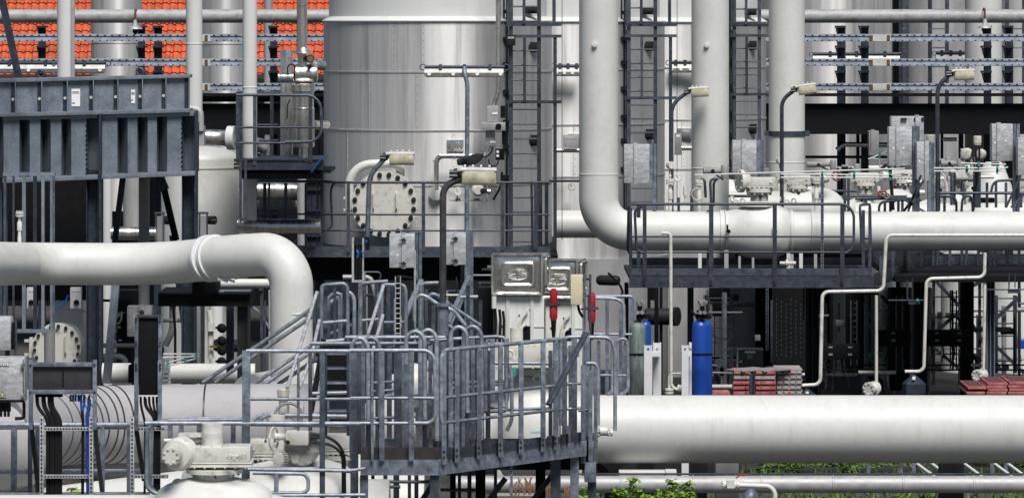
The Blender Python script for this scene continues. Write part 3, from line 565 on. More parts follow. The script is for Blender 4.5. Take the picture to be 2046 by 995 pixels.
# ------------------------------------------------------------------ gearbox actuators
def actuator(label, x0, x1, y0, y1, d, group='white gearbox actuators', gear=None, cyl=None, motor=None, mt=cream, neck=True, flip=False):
    "yoke box x0..x1,y0..y1 with lip, neck below; gear = (x,y,r) round end; cyl=(x0,x1,y0,y1); motor=(x0,x1,y)"
    xm = (x0 + x1) / 2; t = T('valve_actuator', label, 'actuator', P(xm, y1 + 20, d), group); k = S(1, d); W = (x1 - x0)
    h = y1 - y0; dep = S(W * .55, d)
    m = M(); m.bx(x0, x1, y0, y0 + h * .72, d - dep / 2, dep); m.bx(x0 - W * .02, x1 + W * .02, y0 + h * .74, y0 + h * .84, d - dep / 2 - 2 * k, dep + 4 * k); m.bx(x0 - W * .02, x1 + W * .02, y0 + h * .87, y1, d - dep / 2 - 2 * k, dep + 4 * k); m.obj('gearbox', mt, t, bev=.012)
    m = M()
    for q in range(7): m.disc(P(x0 + W * (q + .5) / 7, y1 - 1, d - dep / 2 - k), (0, 0, -1), 1.6 * k, 3 * k, 6)
    for q in (.1, .86): m.disc(P(x0 + W * q, y0 + h * .45, d - dep / 2), (0, -1, 0), 3 * k, 3 * k, 6)
    m.obj('bolt', mt, t)
    if neck:
        m = M(); m.lathe([(W * .4 * k, -8 * k), (W * .4 * k, 0)], P(xm, y1 + 1, d), n=28); m.lathe([(W * .27 * k, -26 * k), (W * .27 * k, -8 * k)], P(xm, y1 + 1, d), n=24); m.bolts(P(xm, y1 + 10, d), (0, 0, -1), W * .34 * k, 10, 3 * k, 5 * k, .3); m.obj('neck', mt, t)
        m = M(); m.disc(P(xm + 2, y1 + 18, d - W * .27 * k), (.3, -1, 0), 3 * k, 5 * k, 8); m.obj('drain_plug', bolt, t)
    if gear:
        gx, gy, gr = gear; m = M(); sgn = 1 if not flip else -1
        c = P(gx, gy, d - dep * .3); m.lathe([(gr * k, 0), (gr * k, 8 * k), (gr * .8 * k, 9 * k), (gr * .75 * k, 14 * k), (gr * .6 * k, 22 * k)], c, (sgn, .35, 0), 28); m.bolts(c, (-sgn, -.35, 0), gr * .82 * k, 8, gr * .1 * k, 3 * k); m.obj('gear_cover', mt, t)
    if cyl:
        a, b, e, f = cyl; m = M(); m.lathe([((b - a) / 2 * k, 0), ((b - a) / 2 * k, (f - e) * k * .56), ((b - a) / 2 * k * 1.01, (f - e) * k * .58), ((b - a) / 2 * k * 1.01, (f - e) * k * .62), ((b - a) / 2 * k, (f - e) * k * .64), ((b - a) / 2 * k, (f - e) * k)], P((a + b) / 2, f, d), n=28); m.obj('indicator_drum', mt, t)
        m = M(); m.bolts(P((a + b) / 2, f, d), (0, 0, 1), (b - a) * .72 * k, 8, 2.6 * k, 5 * k); m.obj('drum_bolts', bolt, t)
    if motor:
        a, b, yy, rr = motor; m = M(); L_ = (b - a) * k; c = P(a, yy, d - dep * .3)
        m.lathe([(rr * .9 * k, 0), (rr * k, 2 * k), (rr * k, L_ * .3), (rr * 1.08 * k, L_ * .32), (rr * 1.08 * k, L_ * .36), (rr * .95 * k, L_ * .4), (rr * .95 * k, L_ * .7), (rr * .7 * k, L_ * .75), (rr * .7 * k, L_)], c, (1, .1, 0), 22)
        c = P(b, yy + rr * .4, d - dep * .3); m.lathe([(rr * .9 * k, -rr * 1.6 * k), (rr * k, -rr * k), (rr * k, rr * 1.6 * k), (rr * .8 * k, rr * 1.9 * k)], c, (0, 0, 1), 20); m.obj('motor', grey if mt is cream else mt, t)
        m = M(); m.disc(P(a + (b - a) * .45, yy, d - dep * .3 - rr * k), (0, -1, 0), rr * .5 * k, 2 * k, 14); m.path([P(a + (b - a) * .45, yy, d - dep * .3 - rr * k * 1.3), P(a + (b - a) * .6, yy + rr, d - dep * .4 - rr * k), P(b - 3, yy + rr * 2.2, d - dep * .4 - rr * k)], 1.6 * k, .03, 8); m.obj('motor_cable', rubber, t)
    return t
actuator('white gearbox with a big bolted disc on its end, behind the deck rail', 1484, 1550, 355, 375, 68, gear=(1476, 362, 23), motor=(1405, 1448, 342, 8))
actuator('white ribbed gearbox just behind the third riser foot', 1566, 1619, 350, 368, 70, gear=(1634, 357, 13), motor=(1612, 1664, 329, 6))
actuator('wide white gearbox behind the green-clipped cables', 1700, 1756, 346, 362, 73, gear=(1762, 352, 9), motor=(1664, 1686, 338, 5.5))
actuator('small white gearbox half hidden by the biggest cabinets', 1780, 1830, 340, 357, 75, gear=(1776, 350, 10), motor=(1690, 1712, 338, 7))
actuator('white gearbox low behind the second group of cabinets', 1866, 1886, 352, 362, 74, motor=(1880, 1918, 327, 6.5))
actuator('pale round-ended gearbox under the black-cabled sensor', 1900, 1990, 340, 362, 76, gear=(1930, 345, 16), motor=(1870, 1894, 323, 6))
t = T('dual_sensor', 'white twin-ball sensor head with a tall cap and black cables', 'sensor', P(1952, 345, 71)); d = 71; k = S(1, d)
for (x, rr) in ((1932, 12), (1960, 10)):
    m = M(); m.lathe([(rr * .7 * k, -.1), (rr * k, -.06), (rr * k, .06), (rr * .8 * k, .1), (rr * .4 * k, .11)], P(x, 308, d), (-.3, -1, 0), 24); m.obj('housing', cream, t)
m = M(); m.lathe([(7 * k, 0), (7 * k, 3 * k), (8 * k, 4 * k), (8 * k, 17 * k), (7 * k, 18 * k)], P(1953, 290, d), n=20); m.obj('cap', cream, t)
m = M()
for q in range(3): m.path([P(1946 + q * 5, 290, d - .1), P(1942 + q * 8, 305, d - .15), P(1950 + q * 2, 350, d - .15), P(1950, 380, d - .1)], .014, .1, 8)
m.obj('cable', rubber, t)
m = M(); m.bx(1921, 1927, 298, 322, d, .2); m.bx(1940, 1950, 315, 340, d, .15); m.obj('bracket', cream, t)
m = M(); d = 70; k = S(1, d); m.lathe([(7 * k, 0), (8 * k, 3 * k), (8 * k, 17 * k), (7 * k, 18 * k)], P(1859, 288, d), n=20); m.bx(1852, 1872, 296, 325, d, .15); tag(m.obj('capped_sensor', cream), 'white capped sensor tucked behind the curved lamp post', 'sensor')
# straight signal rods with teal clips
def rodset(label, rods, clips, d):
    t = T('signal_rods', label, 'cable run', P(rods[0][0], rods[0][1], d), 'thin pale cable runs')
    for (x0, y0, x1, y1) in rods: m = M(); m.tube(P(x0, y0, d), P(x1, y1, d), .012, 6); m.obj('rod', whiteB, t)
    for (x, y) in clips: m = M(); m.bx(x - 2, x + 2, y - 5, y + 5, d - .03, .05); m.obj('clip', teal, t)
rodset('long thin pale cables with teal clips crossing in front of the white gearboxes', [(1388, 350, 1808, 337), (1560, 348, 1780, 350), (1560, 355, 1780, 355), (1780, 350, 1808, 343)], [(1643, 348), (1643, 354), (1707, 349), (1707, 355), (1779, 349), (1779, 355)], 66.6)
rodset('short thin pale cables with teal clips behind the curved lamp post', [(1866, 336, 2010, 336), (1866, 342, 2010, 342), (1920, 326, 2010, 329), (1990, 342, 2014, 334)], [(1932, 338), (1932, 343), (1956, 328), (1993, 338), (1993, 343)], 66.8)
rodset('crossing thin pale cables above the second gearbox', [(1735, 318, 1775, 303), (1738, 316, 1778, 321), (1757, 308, 1758, 335)], [(1758, 309)], 70)
rodset('thin pale cables fanning out beside the tall black panel', [(326, 707, 398, 707), (326, 714, 398, 712), (330, 726, 394, 708), (332, 732, 392, 716)], [(335, 724), (370, 719), (392, 710)], 57)
# ------------------------------------------------------------------ sheet metal cabinets
def cabinet(label, x0, x1, y0, y1, d, mt=galvL, rib=.4, frame=None, latch=True, dep=.3, side=True, group='galvanised cable cabinets', dots=()):
    t = T('cabinet', label, 'cabinet', P((x0 + x1) / 2, y1, d), group)
    m = M(); m.bx(x0, x1, y0, y1, d, dep); m.obj('housing', mt, t, bev=.008)
    rx = x0 + (x1 - x0) * rib; m = M(); m.bx(rx - 4, rx + 4, y0 - 2, y1 + 2, d - .03, .03); m.bx(rx - 4, rx + 4, y0 - 2.5, y0 - .5, d - .03, dep * .6); m.obj('centre_strip', mt, t, bev=.004)
    if latch:
        m = M()
        for yy in (y0 + (y1 - y0) * .16, y1 - (y1 - y0) * .14): m.bx(rx - 9, rx + 5, yy, yy + 2.5, d - .06, .03); m.disc(P(rx, yy - 1, d - .05), (0, -1, 0), .018, .03, 8)
        m.obj('latch', bolt, t)
    for (x, y) in dots: m = M(); m.disc(P(x, y, d), (0, -1, 0), S(2, d), .006, 14); m.obj('sticker', paper, t)
    if frame:
        for (x, ya, yb) in frame: m = M(); m.bx(x - 2.5, x + 2.5, ya, yb, d - .01, .02); m.bx(x + 2.5, x + 3.6, ya, yb, d - .01, .1); m.bx(x - 3.6, x - 2.5, ya, yb, d - .01, .1); m.obj('upright', galv, t)
    return t
cabinet('galvanised cabinet just behind the curved post lamp, two latches and one white dot', 778, 829, 468, 535, 56, rib=.56, frame=[(833, 464, 560), (839, 464, 700)], dots=[(794, 510)])
cabinet('galvanised cabinet behind the big brown-stained lamp post', 889, 932, 466, 529, 55, rib=.5, frame=[(935, 462, 560), (942, 462, 700)])
cabinet('grey weathered cabinet in front of the nearest ladder gap, over the first deck', 1247, 1298, 289, 366, 67.6, rib=.45, frame=[(1302, 288, 366), (1308, 288, 500)], latch=False)
cabinet('grey weathered cabinet between the middle and third white risers', 1464, 1512, 281, 345, 68.6, rib=.45, frame=[(1516, 280, 345), (1523, 280, 400)], latch=False)
cabinet('largest grey cabinet of the twin, front one with two white dots', 1776, 1822, 254, 332, 68.6, rib=.4, frame=[(1827, 252, 480), (1834, 252, 480)], latch=False, dots=[(1785, 296), (1805, 296)])
cabinet('grey cabinet peeping over the largest one, with two dark bolts', 1781, 1846, 233, 300, 69.4, rib=.8, latch=False)
t = [o for o in scn.objects if o.get('label', '').startswith('grey cabinet peeping')][0]
for x in (1829, 1844): m = M(); m.disc(P(x, 238, 69.4), (0, -1, 0), .03, .02, 10); m.obj('bolt', bolt, t)
m = M(); m.bx(1800, 1812, 236, 241, 69.36, .03); m.obj('catch', bolt, t)
cabinet('narrow grey cabinet low beside the twin, in front of its frame', 1832, 1853, 284, 360, 68.3, rib=.95, frame=[(1857, 284, 480), (1864, 286, 480)], latch=False, dots=[(1837, 322)])
cabinet('grey cabinet on uprights, standing alone over the far valves', 1982, 2024, 248, 322, 68.6, rib=.33, frame=[(2028, 248, 480), (2034, 248, 480)], latch=False, dots=[(1988, 286), (2009, 282)])
cabinet('grey cabinet cut off by the photo edge, over the far valves', 2034, 2090, 276, 351, 68.2, rib=.5, latch=False, dots=[(2043, 313)])
cabinet('small dull cabinet on the deck behind the twin cabinets', 1736, 1756, 262, 300, 80, grey, latch=False)
cabinet('mottled dark galvanised cabinet behind the tall black panel', 254, 303, 612, 672, 59, mat('dull_galvanised', (.2, .2, .205), .5, .4, var=.35, scale=6, fine=.2), rib=.6, latch=True)
# ------------------------------------------------------------------ curved post lamps
def post_lamp(label, px, pyb, d, bendpts, head, scale=1.0, mt=galvD, foot=None):
    "head=(x0,y0,x1,y1) axis of the lamp head"
    t = T('post_lamp', label, 'lamp', P(px, pyb, d), 'curved post lamps'); r = S(5.0 * scale, d)
    pts = [P(*q, d) for q in bendpts]; m = M(); m.sweep(rounded([P(px, pyb, d)] + pts, S(34 * scale, d), 9), r, 14); m.obj('pole', mt, t)
    if foot: m = M(); m.tube(P(px, foot[0], d), P(px, foot[1], d), r * 1.7, 16); m.lathe([(r * 1.7, 0), (r * 2.4, .0), (r * 2.4, .04), (r * 1.7, .04)], P(px, foot[0] + 6, d), n=16); m.obj('lower_pole', galv, t)
    x0, y0, x1, y1 = head; a = P(x0, y0, d); b = P(x1, y1, d); ax = (b - a).normalized(); L = (b - a).length; k = S(scale, d)
    up = Vector((0, 1, 0)).cross(ax); up = -up if up.z < 0 else up; dp = Vector((0, 1, 0)); up2 = (up * .95 + dp * .3).normalized(); dp2 = ax.cross(up2)
    if dp2.y < 0: dp2 = -dp2
    def sec(s, sc, hh):
        c = a + ax * s; W = 17 * k * sc
        return [c + up2 * u * k + dp2 * v * W for u, v in hh]
    top = [(0, -1), (2, -1.02), (6, -.8), (7, 0), (6, .8), (2, 1.02), (0, 1)]; bot = [(0, -1), (-10, -.78), (-16, -.4), (-16, .4), (-10, .78), (0, 1)]
    def loft(mm, hh, st):
        b0 = len(mm.v); n = len(hh)
        for s, sc in st: mm.v += sec(s, sc, hh)
        for i in range(len(st) - 1):
            for j in range(n): c = b0 + i * n + j; e = b0 + i * n + (j + 1) % n; mm.f.append((c, e, e + n, c + n))
        mm.f.append(tuple(range(b0, b0 + n))); mm.f.append(tuple(range(b0 + (len(st) - 1) * n, b0 + len(st) * n)))
    m = M(); loft(m, top, [(-6 * k, .7), (0, .95), (L * .08, 1), (L * .95, 1), (L, .9)])
    for q in (.1, .33, .56, .8): c = a + ax * L * q + up2 * 8.6 * k; m.beam(c - dp2 * 13 * k, c + dp2 * 13 * k, 3 * k, 3 * k, ax)
    m.obj('housing', lampw, t)
    m = M(); loft(m, bot, [(L * .02, .8), (L * .1, .97), (L * .92, .97), (L * .99, .75)]); m.obj('diffuser', diff, t)
    m = M(); c = a - ax * 6 * k; m.lathe([(7 * k, -6 * k), (8 * k, 0), (8 * k, 4 * k)], c, ax, 14)
    for q in (-5, 1): m.tube(c - ax * 12 * k + up2 * q * k - dp2 * 4 * k, c + up2 * q * k - dp2 * 4 * k, 3.2 * k, 8)
    m.obj('end_cap', bolt, t)
    return t
post_lamp('large brown-stained post lamp with a yellowed glass, its pole in front of the galvanised cabinet', 885, 660, 50, [(885, 372), (924, 356)], (922, 347, 992, 348), 1.35, mat('stained_steel', (.075, .075, .08), .45, .4, var=.4, scale=5, fine=.2), foot=(606, 905))
post_lamp('curved post lamp in front of the big round manhole cover', 734, 478, 60, [(738, 350), (768, 318)], (777, 313, 828, 313), 1.0, galv)
post_lamp('curved post lamp between the nearest and middle white risers', 1342, 480, 68.9, [(1342, 208), (1375, 184)], (1380, 182, 1416, 180), .78)
post_lamp('curved post lamp in front of the third white riser', 1562, 480, 69, [(1562, 200), (1588, 180)], (1594, 178, 1630, 173), .8)
post_lamp('curved post lamp beside the twin cabinets, under the rack rails', 1873, 470, 69, [(1873, 172), (1900, 148)], (1906, 147, 1946, 146), .85)
m = M(); d = 56; m.prism([P(912, 320, d), P(950, 303 + 5, d), P(968, 308, d), P(960, 322, d), P(948, 331, d), P(914, 331, d)], (0, .3, 0)); t_ = tag(m.obj('floodlight', dark, bev=.02), 'dark wedge-shaped floodlight just above the big stained lamp', 'floodlight'); m = M(); m.disc(P(929, 322, d - .001), (0, -1, 0), .03, .04, 14); m.obj('lens', black, t_); m = M(); m.tube(P(930, 331, d + .1), P(930, 345, d + .1), .03, 10); m.obj('stub', black, t_)
# ------------------------------------------------------------------ blue-grey girder box at the upper left
def skew(m, x0, x1, yt0, yt1, yb0, yb1, d, dep):
    "bar whose top runs yt0->yt1 and bottom yb0->yb1"
    a, b, c, e = P(x0, yb0, d), P(x1, yb1, d), P(x1, yt1, d), P(x0, yt0, d); m.prism([a, b, c, e], (0, dep, 0))
t = T('plate_girder', 'blue-grey stiffened plate girder with two white notices, resting on the corrugated one', 'girder', P(190, 228, 60)); d = 60
def Lt(x): return 166 - (x + 20) * (10 / 400)      # top edge row
def Lb(x): return 226 - (x) * (9 / 380)
m = M(); skew(m, -60, 379, Lt(-60), Lt(379), Lb(-60), Lb(379), d + .07, .04); m.obj('web', blueM, t, smooth=False)
m = M(); skew(m, -60, 380, Lt(-60) - 8, Lt(380) - 7, Lt(-60), Lt(380), d, .4); m.obj('top_flange', blueM, t, bev=.006)
m = M(); skew(m, -60, 380, Lb(-60), Lb(380), Lb(-60) + 8, Lb(380) + 8, d, .5); m.obj('bottom_flange', blueM, t, bev=.006)
for x in (-20, 31, 84, 135, 187, 236, 285, 332, 378):
    m = M(); a = P(x, Lt(x), d + .03); b = P(x, Lb(x), d + .03); m.box(((a.x + b.x) / 2, d + .035, (a.z + b.z) / 2), (.014, .07, a.z - b.z)); st = m.obj('stiffener', blueM, t, smooth=False)
    m = M(); m.bx(x - 9, x - 1.2, Lt(x) + 2, Lb(x) - 1, d + .05, .02); m.obj('shadow_strip', blueD, st, smooth=False)  # dark strip painted in as the stiffener's cast shadow on the web
    if 30 < x < 340: m = M(); m.disc(P(x - 5, (Lt(x) + Lb(x)) / 2 + 4, d + .05), (0, -1, 0), .022, .012, 14); m.obj('hole_plug', lampw, st)
for (x0, x1, y0, y1) in ((143, 160, 178, 213), (262, 270, 180, 207)):
    m = M(); m.bx(x0, x1, y0, y1, d + .06, .006); nt_ = m.obj('notice', paper, t)
    m = M(); w_ = x1 - x0; m.bx(x0 + w_ * .08, x1 - w_ * .1, y0 + 5, y0 + 5.6, d + .055, .002); m.bx(x0 + w_ * .08, x1 - w_ * .1, y0 + 8.6, y0 + 9.1, d + .055, .002)
    for q in range(7): m.bx(x0 + w_ * (.12 + q * .11), x0 + w_ * (.18 + q * .11), y0 + 6.3, y0 + 8, d + .055, .002)
    m.bx(x0 + w_ * .05, x0 + w_ * .4, y1 - 8, y1 - 5.5, d + .055, .002); m.obj('print', ink if w_ < 10 else grey, nt_)
for x, y in ((82, 148), (280, 144)):
    m = M(); m.ring(P(x, y, d + .15), (.2, 1, 0), S(7, d), .022, 20, 8); m.box(P(x, y + 8, d + .15), (.16, .12, .03)); m.obj('lifting_eye', galvD, t)
t = T('corrugated_box', 'dark blue-grey corrugated steel box standing on two tall legs', 'box structure', G(190, 60.3)); d = 60
def Mt(x): return 232 - (x - 5) * 9 / 385
def Mb(x): return 357 - (x - 5) * 15 / 385
def corr(segs):
    m = M(); pts = []
    for (x, dd) in segs: pts.append((x, dd))
    for (xa, da), (xb, db) in zip(pts[:-1], pts[1:]):
        a, b, c, e = P(xa, Mb(xa), d), P(xb, Mb(xb), d), P(xb, Mt(xb), d), P(xa, Mt(xa), d)
        a.y = e.y = d + da; b.y = c.y = d + db; m.prism([a, b, c, e], (0, .012, 0))
    return m.obj('corrugated_wall', blueM, t, smooth=False)
corr([(-60, .1), (-12, .1), (-11.6, .42), (5.5, .1), (37, .1), (37.4, .46), (58, .1), (79, .1), (79.4, .46), (100, .1), (121, .1), (121.4, .46), (141, .1), (171, .1), (172, .4), (196, .3)])
corr([(203, .1), (233, .1), (233.4, .46), (254, .1), (273, .1), (273.4, .46), (294, .1), (312, .1), (312.4, .46), (333, .1), (362, .1), (364, .4), (392, .3)])
m = M()
for x0 in (172, 363):
    for q in range(11): m.bx(x0 - 1, x0 + 2.5, Mt(x0) + 22 + q * 9.5, Mt(x0) + 26 + q * 9.5, d + .09, .03)
m.obj('corner_notch', black, t, smooth=False)
m = M()
for (xa, xb) in ((5, 195), (203, 390)):
    skew(m, xa, xb, Mt(xa), Mt(xb), Mt(xa) + 9, Mt(xb) + 9, d + .05, .5)
m.obj('top_rail', blueM, t, bev=.005)
m = M(); skew(m, 5, 195, Mb(5), Mb(195), Mb(5) + 9, Mb(195) + 9, d - .04, .6); skew(m, 203, 390, Mb(203), Mb(390), Mb(203) + 9, Mb(390) + 9, d - .04, .6); m.obj('bottom_rail', blueM, t, bev=.005)
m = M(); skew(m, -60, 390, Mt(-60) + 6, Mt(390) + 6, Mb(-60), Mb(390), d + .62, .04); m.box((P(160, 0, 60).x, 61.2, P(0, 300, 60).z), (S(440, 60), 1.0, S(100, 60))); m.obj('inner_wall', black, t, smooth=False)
for x, w_ in ((200, 5), (391, 4)):
    m = M(); m.bx(x - w_ / 2, x + w_ / 2, 228 if x < 300 else 222, 480 if x > 300 else 800, d + .0, .3); m.obj('corner_post', blueD, t, smooth=False)
for (xa, xb, yb) in ((172, 198, 900), (363, 389, 900)):
    m = M(); m.bx(xa, xb, 340, yb, d + .25, .03); m.bx(xa, xa + 2, 340, yb, d + .05, .4); m.bx(xb - 2, xb, 340, yb, d + .05, .4); m.obj('leg', blueD, t, smooth=False)
m = M(); m.beam(P(2, -10, 59.5), P(37, 155, 59.5), .07, .1); tag(m.obj('brace', blueD), 'dark slanting brace crossing in front of the left rack rails', 'brace')
for (p, q, w_, lb, mt_) in (((322, 352, 61), (352, 480, 61), .09, 'dark slanting strut under the corrugated box near its right leg', black), ((246, 350, 61), (230, 480, 61), .085, 'dark bent strut under the corrugated box, in front of the shiny tube', blueD), ((345, 470, 61.5), (382, 745, 61.5), .1, 'dark slanting strut behind the black bearing beam', blueD), ((232, 560, 58), (213, 765, 58), .11, 'blue-grey slanting strut below the big white pipe', blueM), ((318, 352, 60.8), (330, 380, 60.8), .12, 'short stub of a strut under the corrugated box', blueD)):
    m = M(); m.beam(P(*p), P(*q), w_, w_ * 1.1, (0, 1, 0)); tag(m.obj('strut', mt_), lb, 'strut')
m = M(); m.bx(362, 392, 585, 760, 60.5, .1); m.bx(366, 369, 560, 760, 60.35, .2); tag(m.obj('steel_column', blueM, smooth=False), 'blue-grey steel column carrying the black bearing beam', 'column')
m = M(); m.bx(316, 500, 588, 612, 57.6, 1.2); m.bx(316, 500, 585, 588, 57.5, 1.3); bb = tag(m.obj('bearing_beam', black, smooth=False), 'black beam carrying the saddle of the big white pipe', 'beam')
m = M(); m.bx(474, 498, 612, 800, 57.8, .3); m.bx(495, 500, 612, 800, 57.6, .05); tag(m.obj('steel_column', dark, smooth=False), 'black column under the far end of the bearing beam', 'column')
m = M(); m.bx(452, 466, 612, 745, 59, .2); tag(m.obj('steel_column', blueD, smooth=False), 'dark blue column between cables below the bearing beam', 'column')
m = M(); m.bx(432, 500, 581, 586, 57.8, .3); m.bx(436, 446, 583, 586, 57.6, .3); tag(m.obj('support_angle', galv), 'galvanised angle lying on the bearing beam', 'angle')
m = M(); m.bx(520, 526, 578, 760, 57.4, .06); m.bx(517, 526, 577, 580, 57.35, .1); m.bx(528, 531, 600, 760, 57.45, .05); tag(m.obj('slotted_upright', galvD), 'thin galvanised upright beside the white elbow', 'upright')
m = M(); m.bx(385, 432, 562, 586, 57, .9); m.lathe([(S(22, 57), 0), (S(22, 57), .25)], P(385, 570, 57.4), (1, 0, 0), 24); tag(m.obj('pipe_saddle', black, bev=.02), 'black rubber-lined saddle under the clamped part of the white pipe', 'saddle')
# --- the big white L pipe at the left
pts = [Vector(P(-70, 700, 52)), P(-60, 527, 53.5), P(60, 527, 57), P(330, 528, 57), P(470, 511, 56), P(582, 506, 55.5), P(584, 760, 55.5)]
m = M(); rr = S(43, 56); c = rounded(pts, {1: .6, 2: .7, 3: 1.0, 4: .8, 5: .52}, 14); m.sweep(c, rr, 48)
bp = tag(m.obj('pipe', white), 'big off-white pipe running across and bending down at its clamped end', 'pipe')
m = M(); m.lathe([(rr, -.012), (rr + .004, -.004), (rr + .004, .004), (rr, .012)], P(588, 625, 55.5), (0, 0, 1), 48); m.obj('weld_seam', white, bp)
cl_ = T('pipe_clamp', 'double strap clamp round the big white pipe over the black saddle', 'clamp', P(440, 560, 56.2))
ax = (P(470, 511, 56) - P(330, 528, 57)).normalized()
for q in (418, 432):
    tx = P(q, 515, 56.3).x; c0 = min(c, key=lambda v: abs(v.x - tx)).copy(); c0.x = tx; m = M(); m.lathe([(rr + .004, -.03), (rr + .03, -.025), (rr + .03, .025), (rr + .004, .03)], c0, ax + Vector((0, -.12, .1)), 48); m.obj('strap', whiteB, cl_)
    m = M(); e = P(q + 24, 548, 56.2 - rr * .7); m.path([e + Vector((-.12, .1, .1)), e, e + Vector((.1, 0, -.06)), e + Vector((.14, 0, -.04))], .016, .03, 8); m.beam(e + Vector((-.05, 0, -.06)), e + Vector((.09, 0, -.1)), .04, .03); m.obj('clamp_ear', whiteB, cl_)
m = M(); m.bx(278, 336, 526.5, 529.5, 57 - rr - .005, .02); tag(m.obj('weld_mark', whiteB), 'thin raised weld line on the face of the big white pipe', 'weld')
standpipe(39, 486, 417, 56.5, 'white instrument nozzle on top of the big pipe, before the barred frame', False)
# barred frame left
t = T('barred_screen', 'tall blue-grey barred frame behind the big white pipe at the photo edge', 'frame', P(55, 665, 59)); d = 59
for x, w_, mt_ in ((10, 5, galvD), (27, 4, galvD), (48, 7, blueM), (70, 7, blueD), (86, 6, blueM), (103, 5, blueM), (108, 3, galv)): m = M(); m.post(x, 350, 662, d, S(w_, d), .05); m.obj('bar', mt_, t)
m = M(); m.bx(6, 110, 345, 352, d - .03, .1); m.obj('top_beam', blueM, t)
m = M(); m.bx(30, 112, 658, 665, d - .03, .1); m.obj('bottom_beam', blueM, t)
for x, y0, y1, w_ in ((2, 350, 640, 6), (13, 350, 640, 5)): m = M(); m.post(x, y0, y1, 60.5, S(w_, 60), .08); tag(m.obj('steel_post', galvD), 'dark galvanised post at the photo edge, %s of a pair' % ('outer' if x < 5 else 'inner'), 'post')
# things beneath/behind the left pipe
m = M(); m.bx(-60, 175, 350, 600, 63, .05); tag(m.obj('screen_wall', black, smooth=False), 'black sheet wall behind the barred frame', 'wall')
vessel('pale_vessel', 'pale clad vessel under the corrugated box behind the round bolted cover', 150, 63.5, 42, 560, 900, tankw, 0, (620,))
pipe('pale standpipe beside the leg of the corrugated box', [(214, 350, 66), (214, 770, 66)], S(10, 66), tankw)
pipe('brownish vertical pipe under the corrugated box passing behind the white pipe', [(288, 350, 61.5), (288, 625, 61.5)], S(11, 61.5), grey)
pipe('dark vertical pipe in front of the small round manhole cover', [(99, 662, 59.8), (99, 740, 59.8)], S(11, 60), grey)
pipe('shiny steel tube end lying behind the struts under the box', [(222, 466, 64.5), (312, 467, 64.5)], S(13, 64.5), steel, n=24)
pipe('shiny wide tube under the small platform beside the domed vessel', [(474, 449, 66.8), (540, 453, 66.8), (640, 453, 66.8)], S(15, 66.8), steel, n=28)
pipe('shiny thick tube behind the walkway rail under the small platform', [(515, 382, 69.5), (594, 382, 69.5)], S(19, 69.5), steel, n=28)
pipe('second shiny tube, lower, behind the walkway rail', [(515, 408, 69.8), (594, 408, 69.8)], S(11, 69.8), grey, n=28)
vessel('machine_casing', 'rounded steel machine casing in shade under the corrugated box', 268, 72, 22, 350, 460, cladD, .3)
for x, lb in ((320, 'level gauge in a steel frame hanging left of the domed vessel front'), (407, 'level gauge in a steel frame on the face of the domed vessel')):
    d = 66.4 if x > 400 else 65.5; t = T('level_gauge', lb, 'gauge', P(x, 475, d), 'framed level gauges'); m = M()
    m.bx(x - 11, x + 9, 424, 428, d, .08); m.bx(x - 10, x - 7, 428, 500, d, .06); m.bx(x + 5, x + 8, 428, 500, d, .06); m.obj('frame', galvD, t); m = M(); m.bx(x - 6, x + 4, 432, 500, d + .01, .04); m.obj('glass_tube', cladD, t)
    m = M(); m.lathe([(S(9, d), 0), (S(9, d), .1)], P(x + 12, 440, d + .1), (.8, -.6, 0), 18); m.tube(P(x + 15, 440, d), P(x + 26, 440, d), .012, 8); m.obj('flange', bolt, t)
# instrument boxes lower left
for (x0, x1, y0, y1, lb) in ((140, 162, 574, 616, 'pale instrument housing with a black knob under the big white pipe'), (53, 68, 574, 616, 'narrow pale instrument housing behind the barred frame')):
    d = 61; t = T('instrument_housing', lb, 'instrument', P((x0 + x1) / 2, y1, d)); m = M(); m.bx(x0, x1, y0, y1, d, .16); m.obj('housing', tankw, t, bev=.01); m = M(); m.disc(P((x0 + x1) / 2 + 2, y1 - 12, d), (0, -1, 0), .04, .04, 16); m.obj('knob', black, t); m = M(); m.bx(x0 + 4, x1 - 1, y0 + 1, y0 + 8, d - .01, .01); m.obj('label_plate', paper, t)
m = M(); m.path([P(136, 590, 60.9), P(130, 605, 60.9), P(112, 614, 60.9)], .012, .1, 8); tag(m.obj('cable', bluec), 'thin blue-black cable looping to the pale instrument housing', 'cable')
# control rack in shade
t = T('control_rack', 'dark rack of small black control boxes with white name plates', 'control rack', P(250, 740, 63)); d = 63
m = M(); m.bx(233, 276, 580, 745, d + .1, .3); m.obj('back_frame', dark, t, smooth=False)
for (x0, x1, y0, y1) in ((233, 260, 598, 622), (236, 262, 626, 640), (234, 258, 650, 668), (236, 268, 676, 690)):
    m = M(); m.bx(x0, x1, y0, y1, d - .05, .15); q = m.obj('control_box', black, t, bev=.01); m = M(); m.bx(x0 + 1, x0 + 7, y0 + 2, y0 + 5, d - .056, .006); m.obj('name_plate', paper, q)
m = M(); m.bx(233, 250, 624, 636, d - .03, .06); m.obj('terminal_strip', yellow, t)
for y, rad in ((660, 9),): m = M(); m.disc(P(228, y, d - .1), (0, -1, 0), S(rad, d), .06, 20); q = m.obj('gauge', dark, t); m = M(); m.disc(P(228, y, d - .165), (0, -1, 0), S(rad - 3, d), .006, 16); m.obj('dial', brass, q)
m = M(); m.bx(225, 232, 679, 687, d - .1, .02); m.obj('sign_plate', paper, t)
m = M(); m.path([P(243, 622, d - .1), P(243, 640, d - .1), P(234, 648, d - .1)], .012, .05, 6); m.obj('cable', yellow, t)
